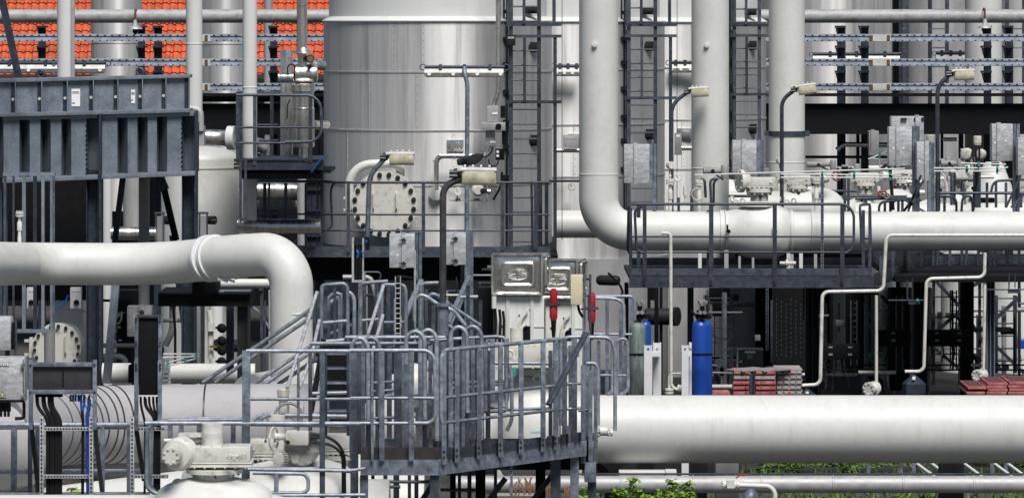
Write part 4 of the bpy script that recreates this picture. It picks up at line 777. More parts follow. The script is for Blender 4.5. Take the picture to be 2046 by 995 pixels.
# more shade clutter between bearing beam and cladding
t = T('valve_manifold', 'black manifold of small valves with a brown pipe in shade under the walkway', 'manifold', P(430, 735, 62)); d = 62
m = M(); m.path([P(418, 620, d), P(421, 640, d), P(421, 715, d)], S(6, d), .1, 14); m.obj('pipe_run', cream, t)
m = M(); m.bx(416, 427, 645, 662, d - .1, .08); m.obj('clamp', cream, t)
for y in (655, 680, 700, 722): m = M(); m.lathe([(.04, 0), (.07, .02), (.07, .1), (.03, .14)], P(442, y, d - .1), (.2, -1, 0), 12); m.bx(430, 450, y - 2, y + 2, d - .05, .08); m.obj('small_valve', black, t)
m = M(); m.bx(419, 446, 690, 695, d - .12, .03); m.obj('brass_strip', brass, t)
vessel('pale_tank', 'clad tank shell glimpsed in shade behind the small black valves', 432, 66, 14, 590, 900, tankw, .1)
pipe('thin bent galvanised conduit beside the bearing beam columns', [(500, 610, 58.5), (520, 625, 58.5), (540, 660, 58.5)], .02, galv, .4, 8)
for x, mt_, lb in ((545, tankw, 'pale riser behind the white elbow'), (404, galvD, 'dark slotted cable post behind the bearing beam')):
    pipe(lb, [(x, 580, 63), (x, 770, 63)], S(5 if mt_ is galvD else 9, 63), mt_)
pipe('white pipe lying low behind the insulated duct, first stretch', [(205, 745, 60), (262, 745, 60)], S(20, 60), white, n=28)
pipe('white pipe lying low behind the insulated duct, long stretch', [(342, 746, 60), (510, 746, 60)], S(20, 60), white, n=28)
pipe('white pipe end beside the foot of the white elbow', [(430, 566, 62), (545, 566, 62)], S(9, 62), white, n=20)
m = M(); m.bx(263, 270, 726, 770, 59.6, .3); m.bx(256, 266, 730, 765, 59.7, .25); tag(m.obj('clamp_block', black, bev=.01), 'black clamp block gripping the low white pipe', 'clamp')
t = T('valve', 'small white valve beside the tall black panel', 'valve', P(331, 760, 58)); m = M(); [m.bx(326, 336, y, y + 5, 57.9, .12) for y in (740, 748, 757)]; m.tube(P(331, 735, 58), P(331, 765, 58), .03, 12); m.obj('body', white, t)
# --- insulated duct across the lower left (bands and a bent left part)
d = 53; rb = S(77, d)
def duct(label, x0, x1, y0, y1, dd0, dd1, bands, name='insulated_duct', mt=insul, ctrl=None):
    a = P(x0, y0, dd0); b = P(x1, y1, dd1); m = M(); cpts = rounded([a] + [P(*q) for q in (ctrl or [])] + [b], 1.6, 18); m.sweep(cpts, rb, 64)
    t = m.obj(name, mt); tag(t, label, 'duct')
    L = [0];
    for p, q in zip(cpts[:-1], cpts[1:]): L.append(L[-1] + (Vector(q) - Vector(p)).length)
    for s in bands:
        s = s * L[-1]; i = max(j for j in range(len(L) - 1) if L[j] <= s); f = (s - L[i]) / (L[i + 1] - L[i]); c = Vector(cpts[i]).lerp(Vector(cpts[i + 1]), f); ax = (Vector(cpts[i + 1]) - Vector(cpts[i])).normalized()
        m = M(); m.lathe([(rb, -.012), (rb + .008, -.008), (rb + .008, .008), (rb, .012)], c, ax, 64); m.obj('band', bolt, t)
    return t
duct('thick grey insulated duct with dark steel bands, curving away behind the black junction panels', 40, 655, 860, 843, 50.5, 53, (.1, .16, .22, .265, .31, .35, .39, .425, .46, .70, .93), ctrl=[(190, 846, 53)])
m = M(); m.lathe([(rb * 1.02, -.6), (rb * 1.04, 0), (rb * 1.02, .5)], P(-20, 895, 50), (1, .9, 0), 48); tag(m.obj('duct_section', insul), 'lighter end section of the insulated duct at the photo edge', 'duct')
m = M(); m.lathe([(rb * 1.09, -.02), (rb * 1.09, .25)], P(12, 880, 50.2), (1, .9, 0), 48); tag(m.obj('duct_collar', grey), 'dark collar joining the end section to the insulated duct', 'collar')
pipe('white sloping top of the buried pipe behind the stair handrails', [(500, 790, 57), (640, 765, 59)], S(42, 58), tankw, n=32)
m = M(); [m.tube(P(x, 720, 56), P(x, 748, 56), .02, 8) for x in (549, 556, 564)]; m.tube(P(540, 708, 56), P(560, 708, 56), .03, 8); m.tube(P(555, 672, 56), P(555, 748, 56), .028, 10); m.bx(548, 563, 672, 676, 55.9, .1); m.bx(548, 563, 680, 684, 55.9, .1); tag(m.obj('valve_tree', cream), 'small white valve tree standing before the foot of the white elbow', 'valve')
# ------------------------------------------------------------------ platforms
def platform(name, label, base, cat='platform', group=None): return T(name, label, cat, base, group)
def railrun(t, pts, r, mt, bend=.1, name='rail', n=10): m = M(); m.path([P(*q) for q in pts], r, bend, n, 6); return m.obj(name, mt, t)
def posts(t, L, mt, w=.05, dep=.03, name='post'):
    for q in L:
        x, y0, y1, dd = q[:4]; ww = q[4] if len(q) > 4 else w; m = M(); m.post(x, y0, y1, dd, ww, dep); m.obj(name, mt, t)
# small upper platform
t = platform('service_platform', 'small railed platform carrying the steel exhaust stack, under the orange roof', P(560, 340, 66)); d = 65.6; gd = galvD
railrun(t, [(472, 190, d), (640, 191, d), (644, 283, d), (570, 284, d)], .024, gd, .22, 'top_rail'); railrun(t, [(474, 190, d), (474, 186, d + 1.6), (560, 186, d + 1.6)], .024, gd, .1, 'top_rail')
for y in (255, 286): railrun(t, [(470, y, d), (644 if y < 260 else 600, y, d)], .018, gd, name='mid_rail'); railrun(t, [(474, y, d), (474, y - 5, d + 1.6), (556, y - 5, d + 1.6)], .018, gd, name='mid_rail')
posts(t, [(475, 190, 325, d), (481, 190, 322, d + .15), (509, 190, 330, d), (543, 188, 315, d + 1.6), (620, 192, 325, d)], gd, .055)
m = M(); m.bx(478, 645, 322, 340, d, .04); m.bx(478, 645, 318, 321, d - .02, 1.9); m.bx(480, 645, 346, 358, d + .3, .05); m.obj('deck_beam', blueD, t, smooth=False)
m = M(); m.bx(478, 660, 340, 346, d + .1, 1.9); m.obj('deck', black, t, smooth=False)
for x in (478, 488): m = M(); m.bx(x, x + 5, 320, 445, d - .03, .04); m.obj('hanger', gd, t)
m = M(); m.beam(P(644, 318, d - .05), P(622, 345, d - .05), .035, .02, (0, 1, 0)); m.obj('knee_brace', blueD, t)
m = M(); m.tube(P(646, 312, d - .1), P(622, 342, d - .1), .008, 6); tag(m.obj('rope', bluec), 'thin blue rope tied at the corner of the small platform', 'rope')
m = M(); [m.bx(467, 478, y, y + 5, d - .05, .12) for y in (318, 326, 333)]; m.obj('bolt_cluster', bolt, t)
# walkway round the tank
t = platform('tank_walkway', 'long walkway with a dark railing round the foot of the nearest tank', P(820, 515, 67)); d = 67
railrun(t, [(512, 362, d + 1), (640, 363, d + .3), (700, 365, d), (1098, 365, d)], .022, gd, .05, 'top_rail')
railrun(t, [(700, 365, d), (660, 365, d + .6), (664, 458, d + .6), (640, 458, d + .6)], .02, gd, .2, 'return_rail')
for y in (429, 461): railrun(t, [(512, y - 2, d + 1), (700, y, d), (1098, y, d)], .016, gd, .05, 'mid_rail')
posts(t, [(529, 366, 490, d + 1), (538, 366, 490, d + 1.1, .04), (571, 366, 495, d + .8), (611, 366, 497, d + .5, .04), (643, 366, 497, d + .3, .045), (696, 366, 505, d), (846, 366, 505, d), (1004, 366, 500, d), (1070, 366, 500, d), (1092, 366, 500, d + .2, .06)], gd, .055)
m = M(); m.bx(612, 1100, 493, 512, d, .05); m.bx(612, 1100, 511, 514, d - .03, .3); m.obj('toe_beam', blueD if 0 else MT['galvanised_steel_aged'], t, smooth=False)
m = M(); m.box(((P(560, 0, d).x + P(1110, 0, d).x) / 2, d + 3.3, P(0, 512, d).z - .03), (S(560, d), 6.4, .06)); m.obj('deck', black, t, smooth=False)
m = M(); m.bx(600, 980, 516, 560, d + .7, .04); m.obj('skirt_beam', black, t, smooth=False)
m = M(); [m.bx(620 + k * 17, 621.5 + k * 17, 514, 521, d + .2, .03) for k in range(29)]; m.bx(612, 1100, 514, 516, d + .2, .03); m.obj('grating_edge', galvD, t, smooth=False)
for x in (700, 846, 1004): m = M(); m.disc(P(x - 4, 505, d - .03), (0, -1, 0), .02, .02, 8); m.obj('bolt', bolt, t)
m = M(); m.tube(P(1098, 362, d), P(1170, 362, d + 2), .02, 8); m.tube(P(1062, 362, d), P(1064, 500, d), .02, 8); m.tube(P(1080, 366, d + .5), P(1080, 500, d + .5), .03, 8); m.obj('gate_bar', gd, t)
m = M()
for (a, b) in (((760, 512, 68), (700, 640, 68)), ((1000, 512, 68), (1040, 640, 68))): m.beam(P(*a), P(*b), .08, .08)
m.obj('under_brace', blueD, t)
for x in (640, 925, 1105):
    m = M(); c = G(x, 68.6); zt = P(0, 512, 67).z; m.box((c.x, c.y, zt / 2), (.14, .14, zt)); m.obj('leg', blueD, t, smooth=False)
# main deck at the right
t = platform('valve_deck', 'raised steel deck with a galvanised railing along the valve line', P(1500, 575, 65)); d = 65
railrun(t, [(1262, 408, d), (1690, 408, d), (1706, 425, d), (1706, 495, d), (1690, 506, d)], .022, gd, .09, 'top_rail')
railrun(t, [(1262, 408, d), (1256, 412, d), (1254, 500, d + .4), (1262, 510, d + .4)], .022, gd, .1, 'return_rail')
railrun(t, [(1288, 505, d - .0), (1272, 502, d), (1268, 420, d), (1284, 412, d)], .022, gd, .12, 'return_rail')
railrun(t, [(1722, 500, d + .6), (1718, 410, d + .6), (1738, 408, d + 1.2), (1740, 500, d + 1.2)], .022, gd, .06, 'return_rail')
for y in (473, 504): railrun(t, [(1262, y, d), (1706 if y < 480 else 1690, y, d)], .016, gd, .05, 'mid_rail')
for y in (478, 500): railrun(t, [(1720, y, d + .6), (1740, y - 2, d + 1.2)], .016, gd, .05, 'mid_rail')
posts(t, [(1288, 411, 570, d, .06), (1421, 411, 570, d, .07), (1548, 411, 570, d, .065), (1683, 411, 570, d, .065), (1260, 415, 540, d + .3), (1276, 411, 535, d + .8, .06), (1415, 420, 535, d + 2, .05), (1725, 420, 570, d + .6), (1738, 415, 570, d + .9)], gd)
m = M()
for x in (1288, 1421, 1548, 1683): [m.disc(P(x, y, d - .03), (0, -1, 0), .02, .02, 8) for y in (561, 567)]
m.obj('bolt', bolt, t)
m = M(); m.bx(1257, 1745, 552, 574, d, .05); m.bx(1257, 1745, 572, 575, d - .03, .12); m.obj('edge_beam', gd, t, smooth=False)
m = M(); m.bx(1259, 1740, 536, 550, d + .03, .02); m.obj('toe_board', galv if 0 else gd, t, smooth=False)
m = M(); m.bx(1262, 1745, 515, 530, d + 2.6, .02); m.obj('toe_board', gd, t, smooth=False)
zt = P(0, 552, d).z
m = M(); m.box((P(1500, 0, d).x, d + 1.6, zt - .02), (S(486, d), 3.0, .05)); m.obj('deck', dark, t, smooth=False)
for x, y0 in ((1575, 505), (1398, 505), (1600, 505)):
    m = M(); m.bx(x - 3, x + 4, y0, 552, 66.6, .1); m.obj('pipe_foot', tankw, t)
pad = [(1452, 500, 14), (1478, 512, 8), (1505, 515, 8), (1583, 508, 10), (1630, 508, 10)]
for x, y0, w_ in pad: m = M(); m.bx(x - w_ / 3, x + w_ / 4, y0, 550, 66.2, .06); m.obj('pipe_foot', cladD, t)
for x in (1300, 1620, 1840, 2010):
    pass
m = M(); m.tube(P(1558, 526, 65.6), P(1590, 526, 65.6), .03, 10); m.lathe([(.06, 0), (.06, .04)], P(1570, 526, 65.6), (1, 0, 0), 14); m.tube(P(1578, 515, 65.6), P(1578, 530, 65.6), .02, 8); tag(m.obj('drain_valve', cream), 'small white drain valve lying on the deck below the pipeline', 'valve')
# receding deck beyond
t = platform('far_deck', 'receding steel deck with bolted side plates behind the thin white drain pipes', P(1900, 560, 72))
za = P(0, 574, 65).z; zt2 = P(0, 550, 65).z
def seg(xa, da, xb, db, lo, hi, mt_, nm, th=.05):
    a = P(xa, 0, da); b = P(xb, 0, db); m = M(); m.prism([(a.x, a.y, lo), (b.x, b.y, lo), (b.x, b.y, hi), (a.x, a.y, hi)], (0, th, 0)); return m.obj(nm, mt_, t, smooth=False)
seg(1746, 65.05, 1850, 69.5, za, zt2 + .02, gd, 'edge_beam'); seg(1850, 69.5, 2200, 69.8, za, zt2 + .05, gd, 'edge_beam'); seg(1740, 67.5, 1850, 71, zt2 + .05, zt2 + .25, gd, 'toe_board', .02); seg(1850, 71.5, 2200, 71.8, zt2 + .05, zt2 + .28, gd, 'toe_board', .02)
for k in range(15):
    x = 1760 + k * 19 + (k % 3) * 5; dd = 65.0 + min(1, (x - 1746) / 104) * 4.4; y1 = 60 + (H - za) * F / dd - 6
    m = M(); m.post(x, y1 - 52, y1, dd - .04, .05, .02); pp = m.obj('post', gd, t)
    m = M(); [m.disc(P(x + 3, y1 - q, dd - .05), (0, -1, 0), .018, .015, 8) for q in (4, 12)]; m.obj('bolt', bolt, pp)
m = M(); m.box((P(1760, 0, 70).x + 3.3, 69.6, za + .05), (6.8, 6.5, .1)); m.box((P(1660, 0, 75).x, 75.6, za + .05), (3.7, 5.3, .09)); m.obj('deck', black, t, smooth=False)  # rear slab is an unseen extension, added to shade the bay underneath
for (x, dd, w_) in ((1622, 68, 25), (1838, 71, 26), (1978, 67, 15)):
    m = M(); c = G(x, dd); ww = S(w_, dd); z = za; m.box((c.x, c.y, z / 2), (.012, ww, z)); m.box((c.x - ww / 2, c.y, z / 2), (.015, .2, z)); m.box((c.x + ww / 2, c.y, z / 2), (.015, .2, z)); m.box((c.x, c.y + .1, z / 2), (ww, .015, z)); m.obj('column', blueM if x > 1900 else blueD, t, smooth=False)
# rails over the far part
t = platform('far_railing', 'cluster of dark hooped railings on the far side of the valve deck', P(1850, 430, 70), 'railing')
for y, x0, x1, dd in ((393, 1600, 1812, 71), (397, 1590, 1830, 70.6), (382, 1660, 1712, 74), (386, 1866, 2100, 70), (359, 1908, 2100, 73), (392, 1425, 1500, 69.5), (389, 1470, 1590, 70)): railrun(t, [(x0, y, dd), (x1, y, dd)], .024, gd, name='rail')
railrun(t, [(1756, 426, 69), (1757, 404, 69), (1800, 400, 69), (1840, 400, 69)], .022, gd, .12, 'hoop'); railrun(t, [(1860, 392, 70.2), (1904, 393, 70.2), (1911, 402, 70.2), (1911, 425, 70.2)], .022, gd, .12, 'hoop')
railrun(t, [(1921, 425, 69.6), (1923, 393, 69.6), (1942, 391, 69.6), (1944, 425, 69.6)], .022, gd, .08, 'hoop'); railrun(t, [(1410, 395, 68.2), (1408, 360, 68.2), (1400, 357, 68.2)], .022, gd, .1, 'hoop')
railrun(t, [(1421, 412, 66.8), (1419, 362, 66.8), (1426, 357, 66.8), (1436, 358, 66.8)], .022, gd, .1, 'hoop'); railrun(t, [(1426, 412, 66.9), (1426, 365, 66.9), (1432, 358, 66.9)], .022, gd, .1, 'hoop')
railrun(t, [(1980, 385, 70), (1985, 362, 70), (2046, 359, 70)], .022, gd, .1, 'hoop')
posts(t, [(1768, 402, 428, 69), (1779, 402, 428, 69.3), (1795, 402, 428, 69), (1803, 402, 428, 69.6), (1695, 355, 426, 69), (1688, 355, 426, 69.4), (1887, 395, 426, 70.2), (1901, 345, 410, 71), (1907, 345, 410, 71.3), (1925, 365, 400, 72), (1950, 340, 415, 71.5, .1), (1957, 340, 415, 71.8), (1972, 365, 415, 71), (1990, 365, 415, 71), (2010, 365, 415, 71), (2024, 390, 415, 70), (2040, 388, 415, 70), (1436, 395, 425, 69.5), (1356, 395, 428, 68), (1382, 392, 428, 68), (1338, 395, 428, 68)], gd, .045)
m = M()
for (a, b) in (((1840, 350), (1812, 430)), ((1846, 360), (1800, 432)), ((1800, 395), (1850, 425)), ((1790, 432), (1838, 396)), ((2040, 350), (2010, 415)), ((2050, 385), (2020, 415))): m.beam(P(*a, 67.5), P(*b, 67.5), .035, .035)
m.obj('diagonal', gd, t)
t = T('slotted_upright', 'slotted galvanised upright holding the teal cable clips beside the deck rail', 'upright', P(1643, 545, 66.4)); m = M(); m.bx(1640, 1646, 352, 545, 66.4, .03); m.obj('bar', galv, t); m = M(); [m.bx(1642, 1644, 356 + k * 7, 359 + k * 7, 66.39, .012) for k in range(26)]; m.obj('slot', black, t)
# ------------------------------------------------------------------ under the deck, right
def tubeline(label, pts, wpx, d, mt=cream, bend=.1, fl=None):
    o = pipe(label, [(x, y, d) for x, y in pts], S(wpx / 2, d), mt, bend, 14)
    if fl:
        x, y, rad = fl; m = M(); c = P(x, y, d - .05); m.lathe([(S(rad, d), -.1), (S(rad, d), -.06), (S(rad * .7, d), -.05), (S(rad * .7, d), .05), (S(rad, d), .06), (S(rad, d), .1)], c, (-.75, -1, 0), 24); m.bolts(c + Vector((-.06, -.08, 0)), (-.75, -1, 0), S(rad * .76, d), 8, .02, .02); m.obj('blind_flange', mt, o)
    return o
tubeline('thin white drain pipe crossing the far white pipe and dropping beside a dark column', [(2120, 470), (1771, 470), (1765, 581), (1643, 583), (1639, 768), (1600, 770), (1560, 770)], 7.5, 64.2)
tubeline('thin white drain pipe hooking under the deck and down the second column', [(1968, 505), (1967, 554), (1851, 557), (1846, 735), (1838, 742), (1808, 742)], 7, 65.6)
tubeline('thin straight white drain pipe ending in a round blind flange', [(1751, 590), (1751, 772)], 6.5, 65, fl=(1742, 776, 14))
tubeline('thin white drain pipe beside the blue-grey column with a round blind flange', [(1968, 560), (1965, 745)], 6.5, 66.4, fl=(1958, 749, 12))
tubeline('thin white pipe coming off the valve line and down behind the gas cylinders', [(1322, 466), (1340, 466), (1341, 770), (1350, 778), (1360, 778)], 7, 64.4)
tubeline('low horizontal white pipe between two columns under the deck', [(1715, 744), (1790, 744)], 8, 70); tubeline('low thick white pipe in the dark bay', [(1600, 748), (1712, 748)], 6, 71)
tubeline('low white pipe under the ladder bay behind the blue cylinders', [(1420, 772), (1470, 772)], 9, 66)
tubeline('short white pipe leading to the far blind flange', [(1940, 729), (1965, 730)], 7, 70)
t = T('dark_duct', 'short fat black duct ending in a disc behind the slim white drain', 'duct', P(1335, 650, 70)); m = M(); c = P(1290, 632, 70); m.lathe([(S(17, 70), 0), (S(17, 70), S(55, 70))], c, (1, -.1, 0), 28); m.obj('body', dark, t); m = M(); c = P(1345, 632, 69.6); m.lathe([(S(18, 70), 0), (S(19, 70), .03), (S(19, 70), .08)], c, (1, -.5, 0), 28); m.obj('end_disc', dark, t)
t = T('cable_riser', 'bundle of black vertical trays beside the black duct', 'cable run', P(1308, 800, 69))
for k, (a, b) in enumerate(((1308, 1316), (1318, 1324), (1294, 1300))): m = M(); m.bx(a, b, 575, 800, 69 + k, .15); m.obj('tray', black, t, smooth=False)
for a_, b_, d_, lb in ((1248, 1256, 68, 'dark post behind the weathered gas cylinder'), (1374, 1386, 72, 'dark channel post behind the blue gas cylinders')): m = M(); m.bx(a_, b_, 565, 800, d_, .15); tag(m.obj('steel_post', dark, smooth=False), lb, 'post')
ladder('rung_ladder', 'wide dark rung ladder under the deck behind the blue gas cylinders', 1412, 1461, 590, 800, 74, 29, galvD)
m = M(); m.bx(1424, 1456, 606, 632, 74.5, .2); m.bx(1418, 1458, 575, 600, 74.5, .3); tag(m.obj('ladder_box', black, bev=.01), 'black box behind the top of the wide rung ladder', 'box')
# dark bay: black panels with perforated strips, and black sheets added as shade
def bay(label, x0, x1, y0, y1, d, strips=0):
    t = T('tray_or_shade_sheet', label, 'cable tray', P((x0 + x1) / 2, y1, d), 'black cable trays under the deck'); m = M(); m.bx(x0, x1, y0, y1, d, .3); m.obj('tray', black, t, smooth=False)
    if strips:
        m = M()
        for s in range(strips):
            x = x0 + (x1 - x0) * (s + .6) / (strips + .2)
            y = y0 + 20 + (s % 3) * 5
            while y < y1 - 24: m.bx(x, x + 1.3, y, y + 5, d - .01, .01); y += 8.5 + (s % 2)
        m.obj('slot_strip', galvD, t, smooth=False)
bay('black tray with rows of slots beside the dark cabinet bay', 1545, 1605, 576, 735, 70, 6); bay('black sheet added as shade in the bay between the ladder and the ribbed column', 1463, 1662, 576, 800, 78.6)  # the wide plain sheet is added to stand in for deep shade
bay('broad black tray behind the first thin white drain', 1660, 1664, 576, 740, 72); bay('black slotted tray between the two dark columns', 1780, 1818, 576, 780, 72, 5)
bay('black panel left of the pale ribbed column', 1650, 1662, 576, 745, 75); bay('black panel between the ribbed column and slotted post', 1692, 1726, 576, 745, 73); bay('black sheet added as shade behind the straight thin drain', 1692, 1756, 576, 800, 78.4); bay('black sheet added as shade beside the second dark column', 1777, 1862, 576, 800, 78.5); bay('black wide column of trays in the braced frame', 1922, 1946, 560, 800, 72)  # sheets behind the drain and column only supply the darkness of the bay
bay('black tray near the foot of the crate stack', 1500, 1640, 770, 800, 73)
t = T('slotted_upright', 'slotted grey upright hanging over the crates under the deck', 'upright', P(1535, 725, 69)); m = M(); m.bx(1530, 1536, 576, 700, 69, .03); m.bx(1540, 1544, 600, 725, 69, .03); m.obj('bar', galvD, t); m = M(); [m.bx(1532, 1534, 580 + k * 7, 583 + k * 7, 68.99, .012) for k in range(17)]; m.obj('slot', black, t)
for a_, b_, d_, lb in ((1729, 1736, 74, 'wider blue-grey post right of the ribbed column'), (1741, 1746, 73, 'thin blue-grey post right of the ribbed column')): m = M(); m.bx(a_, b_, 590, 745, d_, .15); tag(m.obj('steel_post', blueM), lb, 'post')
for i, (x0, x1, y0, y1, lb) in enumerate(((1640, 1718, 688, 718, 'black control box row with white plates left of the straight drain'), (1755, 1820, 660, 692, 'black control box row in the middle of the dark bay'), (1850, 1940, 660, 692, 'black control box row under the crossed braces'), (1570, 1595, 690, 716, 'small black control box over the red crates'))):
    t = T('control_row', lb, 'control box', P((x0 + x1) / 2, y1, 71), 'black control boxes'); m = M(); m.bx(x0, x1, y0, y1, 70.6, .25); m.obj('housing', black, t, bev=.01); m = M(); n = max(1, int((x1 - x0) / 35))
    for k in range(n): x = x0 + (x1 - x0) * (k + .4) / n; m.bx(x, x + 8, y0 + 4, y0 + 7, 70.59, .01); m.bx(x, x + 8, y0 + 18, y0 + 22, 70.59, .01)
    m.obj('name_plate', grey, t); m = M()
    for k in range(n * 2): x = x0 + (x1 - x0) * (k + .5) / (n * 2); m.path([P(x, y1, 70.7), P(x + 2, y1 + 14, 70.7), P(x - 3, y1 + 30, 70.7)], .012, .06, 6)
    m.obj('cable', rubber, t)
for y_, d_, lb in ((738, 72.5, 'lower'), (728, 73, 'upper')): m = M(); m.bx(1640, 2060, y_, y_ + 2.5, d_, .1); tag(m.obj('tie_bar', dark), lb + ' dark horizontal tie bar across the foot of the dark bay', 'bar')
# braced frame
t = T('braced_tower', 'dark cross-braced steel frame under the far deck, white tank behind it', 'frame', G(1960, 76)); d = 76
for (a, b) in (((1868, 560), (1930, 625)), ((1930, 610), (1868, 665)), ((1925, 620), (2000, 740)), ((1975, 650), (2035, 595)), ((1978, 680), (2046, 745)), ((1860, 690), (1915, 735)), ((1935, 575), (1965, 560)), ((1760, 590), (1780, 612))): m = M(); m.beam(P(*a, d), P(*b, d), .1, .06); m.obj('brace', blueD, t)
for x in (1866, 1918, 1958, 2037): m = M(); m.bx(x - 2.5, x + 2.5, 560, 790, d, .1); m.obj('upright', dark, t)
for y in (592, 632, 706): m = M(); m.bx(1850, 1975, y, y + 2.5, d - .1, .05); m.obj('cross_bar', dark, t)
ladder('rung_ladder', 'wide galvanised rung ladder at the end of the braced frame', 1990, 2028, 590, 745, 74.5, 25, galvD)
m = M(); m.bx(2000, 2026, 656, 668, 74, .1); tag(m.obj('ladder_box', black), 'black box across the rungs of the end ladder', 'box')
m = M(); m.bx(2034, 2060, 680, 697, 77, .5); tag(m.obj('drum', blue), 'dark blue drum end behind the end ladder', 'drum')
m = M(); m.tube(P(1775, 600, 66), P(1853, 600, 66), .012, 6); m.tube(P(1813, 560, 66), P(1813, 600, 66), .016, 6); m.tube(P(1823, 555, 66), P(1823, 598, 66), .01, 6); m.bx(1815, 1838, 602, 608, 66, .1); tag(m.obj('small_bracket', galvD), 'small hanging bracket with a teal clip under the deck edge', 'bracket')
m = M(); m.bx(1831, 1836, 597, 602, 65.95, .05); tag(m.obj('clip', teal), 'single teal clip on the hanging bracket', 'clip')
m = M(); m.tube(P(1970, 579, 66), P(2060, 578, 66), .012, 6); m.tube(P(2016, 545, 66), P(2016, 580, 66), .012, 6); m.tube(P(2028, 548, 66), P(2028, 575, 66), .01, 6); m.bx(2015, 2038, 580, 586, 66, .1); tag(m.obj('small_bracket', galvD), 'hanging bracket under the deck edge by the photo margin', 'bracket')
# dark cabinet, small things
t = T('cabinet', 'dark olive-black locker with a bright top edge behind the red crates', 'cabinet', P(1502, 738, 68)); d = 68
m = M(); m.bx(1476, 1525, 700, 738, d, .4); m.obj('housing', mat('dark_locker', (.045, .043, .038), .45, var=.1), t, bev=.008); m = M(); m.bx(1475, 1526, 698, 700, d - .02, .44); m.obj('top_edge', galv, t); m = M(); m.bx(1488, 1509, 701, 705, d - .012, .01); m.bx(1478, 1483, 720, 724, d - .012, .01); m.obj('label_plate', paper, t)
m = M(); m.bx(1493, 1504, 708, 716, d - .012, .01); m.obj('label_plate', grey, t)
m = M(); m.lathe([(S(15, 67), 0), (S(12, 67), S(5, 67))], P(1542, 736, 67), n=20); tag(m.obj('green_tray', greenm), 'flat green lid behind the red crates', 'lid')
m = M(); m.bx(1738, 1765, 706, 714, 72, .2); tag(m.obj('green_motor', greenm, bev=.02), 'small green motor behind the straight white drain', 'motor')
for (x, y, lb) in ((1826, 752, 'black cone-shaped hood in front of the second column'), (1613, 780, 'small dark cone peeping over the big pipe beside the crates')):
    d = 63; t = T('cone_hood', lb, 'hood', P(x, y + 36, d)); k = S(1, d); m = M(); m.lathe([(24 * k, -20 * k), (24 * k, 0), (14 * k, 9 * k), (5 * k, 16 * k), (3 * k, 18 * k)], P(x, y + 14, d), n=6); m.obj('shell', blueD, t); m = M(); m.bx(x - 3, x + 3, y + (0 if x > 1700 else 2), y + 6, d - .16, .02); m.obj('label_plate', paper, t)
t = T('valve', 'white flanged valve with a hanging black lever behind the blue cylinders', 'valve', P(1442, 770, 66.5)); d = 66.5; k = S(1, d); c = P(1442, 770, d); m = M(); m.tube(c, c + Vector((0, 0, 52 * k)), 2 * k, 8); m.lathe([(7 * k, 42 * k), (7 * k, 46 * k)], c, n=16); m.lathe([(7 * k, 48 * k), (7 * k, 52 * k)], c, n=16); m.bolts(c + Vector((0, 0, 52 * k)), (0, 0, 1), 5 * k, 5, 1.2 * k, 3 * k); m.obj('body', cream, t); m = M(); m.lathe([(2 * k, 20 * k), (4 * k, 24 * k), (4 * k, 34 * k), (2 * k, 38 * k)], c - Vector((0, .08, 0)), n=10); m.obj('lever', black, t)
t = T('valve', 'white flanged elbow valve at the foot of the slim drain by the bracket', 'valve', P(1337, 790, 63)); d = 63; k = S(1, d); c = P(1337, 790, d); m = M(); m.lathe([(9 * k, 4 * k), (9 * k, 8 * k)], c, n=18); m.lathe([(9 * k, 10 * k), (9 * k, 14 * k), (3 * k, 15 * k), (3 * k, 22 * k)], c, n=18); m.lathe([(8 * k, 0), (8 * k, 4 * k)], P(1355, 776, d), (1, -.3, 0), 18); m.lathe([(8 * k, 6 * k), (8 * k, 9 * k)], P(1355, 776, d), (1, -.3, 0), 18); m.path([P(1336, 775, d), P(1336, 746, d), P(1365, 745, d)], .012, .08, 6); m.obj('body', cream, t)
t = T('thin_tubing', 'thin bent instrument tubing behind the blue gas cylinders', 'tubing', P(1450, 750, 65)); m = M(); m.tube(P(1424, 744, 65), P(1500, 746, 65), .012, 6); m.tube(P(1446, 695, 66), P(1473, 695, 66), .01, 6); m.tube(P(1473, 695, 66), P(1473, 738, 66), .01, 6); m.path([P(1424, 668, 66), P(1434, 690, 66), P(1440, 703, 66), P(1458, 696, 66)], .012, .1, 6); m.path([P(1424, 660, 66), P(1432, 678, 66), P(1458, 676, 66)], .012, .1, 6); m.obj('hose', grey, t)
# ------------------------------------------------------------------ gas cylinders
m = M(); m.box((P(1340, 0, 60).x, 60.1, .41), (1.9, 2.2, .82)); tag(m.obj('plinth', dark, bev=.02), 'dark plinth carrying the gas cylinders, mostly hidden by the thick pipe', 'plinth')
def gas_cyl(x, ytop, d, wpx, mt, label):
    k = S(1, d); r = wpx / 2 * k; z0 = .82; zt = P(0, ytop, d).z; c = G(x, d) + Vector((0, 0, z0)); h = zt - z0; t = T('gas_cylinder', label, 'gas cylinder', c, 'upright gas cylinders')
    pr = [(r * .9, 0), (r, .03), (r, h - r * .95)]
    for q in range(1, 9): a = q / 8 * R(78); pr.append((r * math.cos(a) if q < 8 else r * .42, h - r * .95 + r * .95 * math.sin(a)))
    m = M(); m.lathe(pr, c, n=36); m.obj('body', mt, t)
    m = M(); m.lathe([(r * .5, h - .005), (r * .5, h + .03), (r * .3, h + .04), (r * .2, h + .09)], c, n=20); m.obj('neck_ring', rusty, t)
    return t
gas_cyl(1274, 641, 60, 33, patina, 'weathered green-brown gas cylinder with peeling paint beside the railing')
gas_cyl(1289, 640, 60.7, 24, blue, 'blue gas cylinder half hidden behind the weathered one')
gas_cyl(1399, 638, 59.6, 33, blue, 'front blue gas cylinder of the pair on the white bracket')
gas_cyl(1408, 638, 60.2, 30, blue, 'rear blue gas cylinder of the pair on the white bracket')
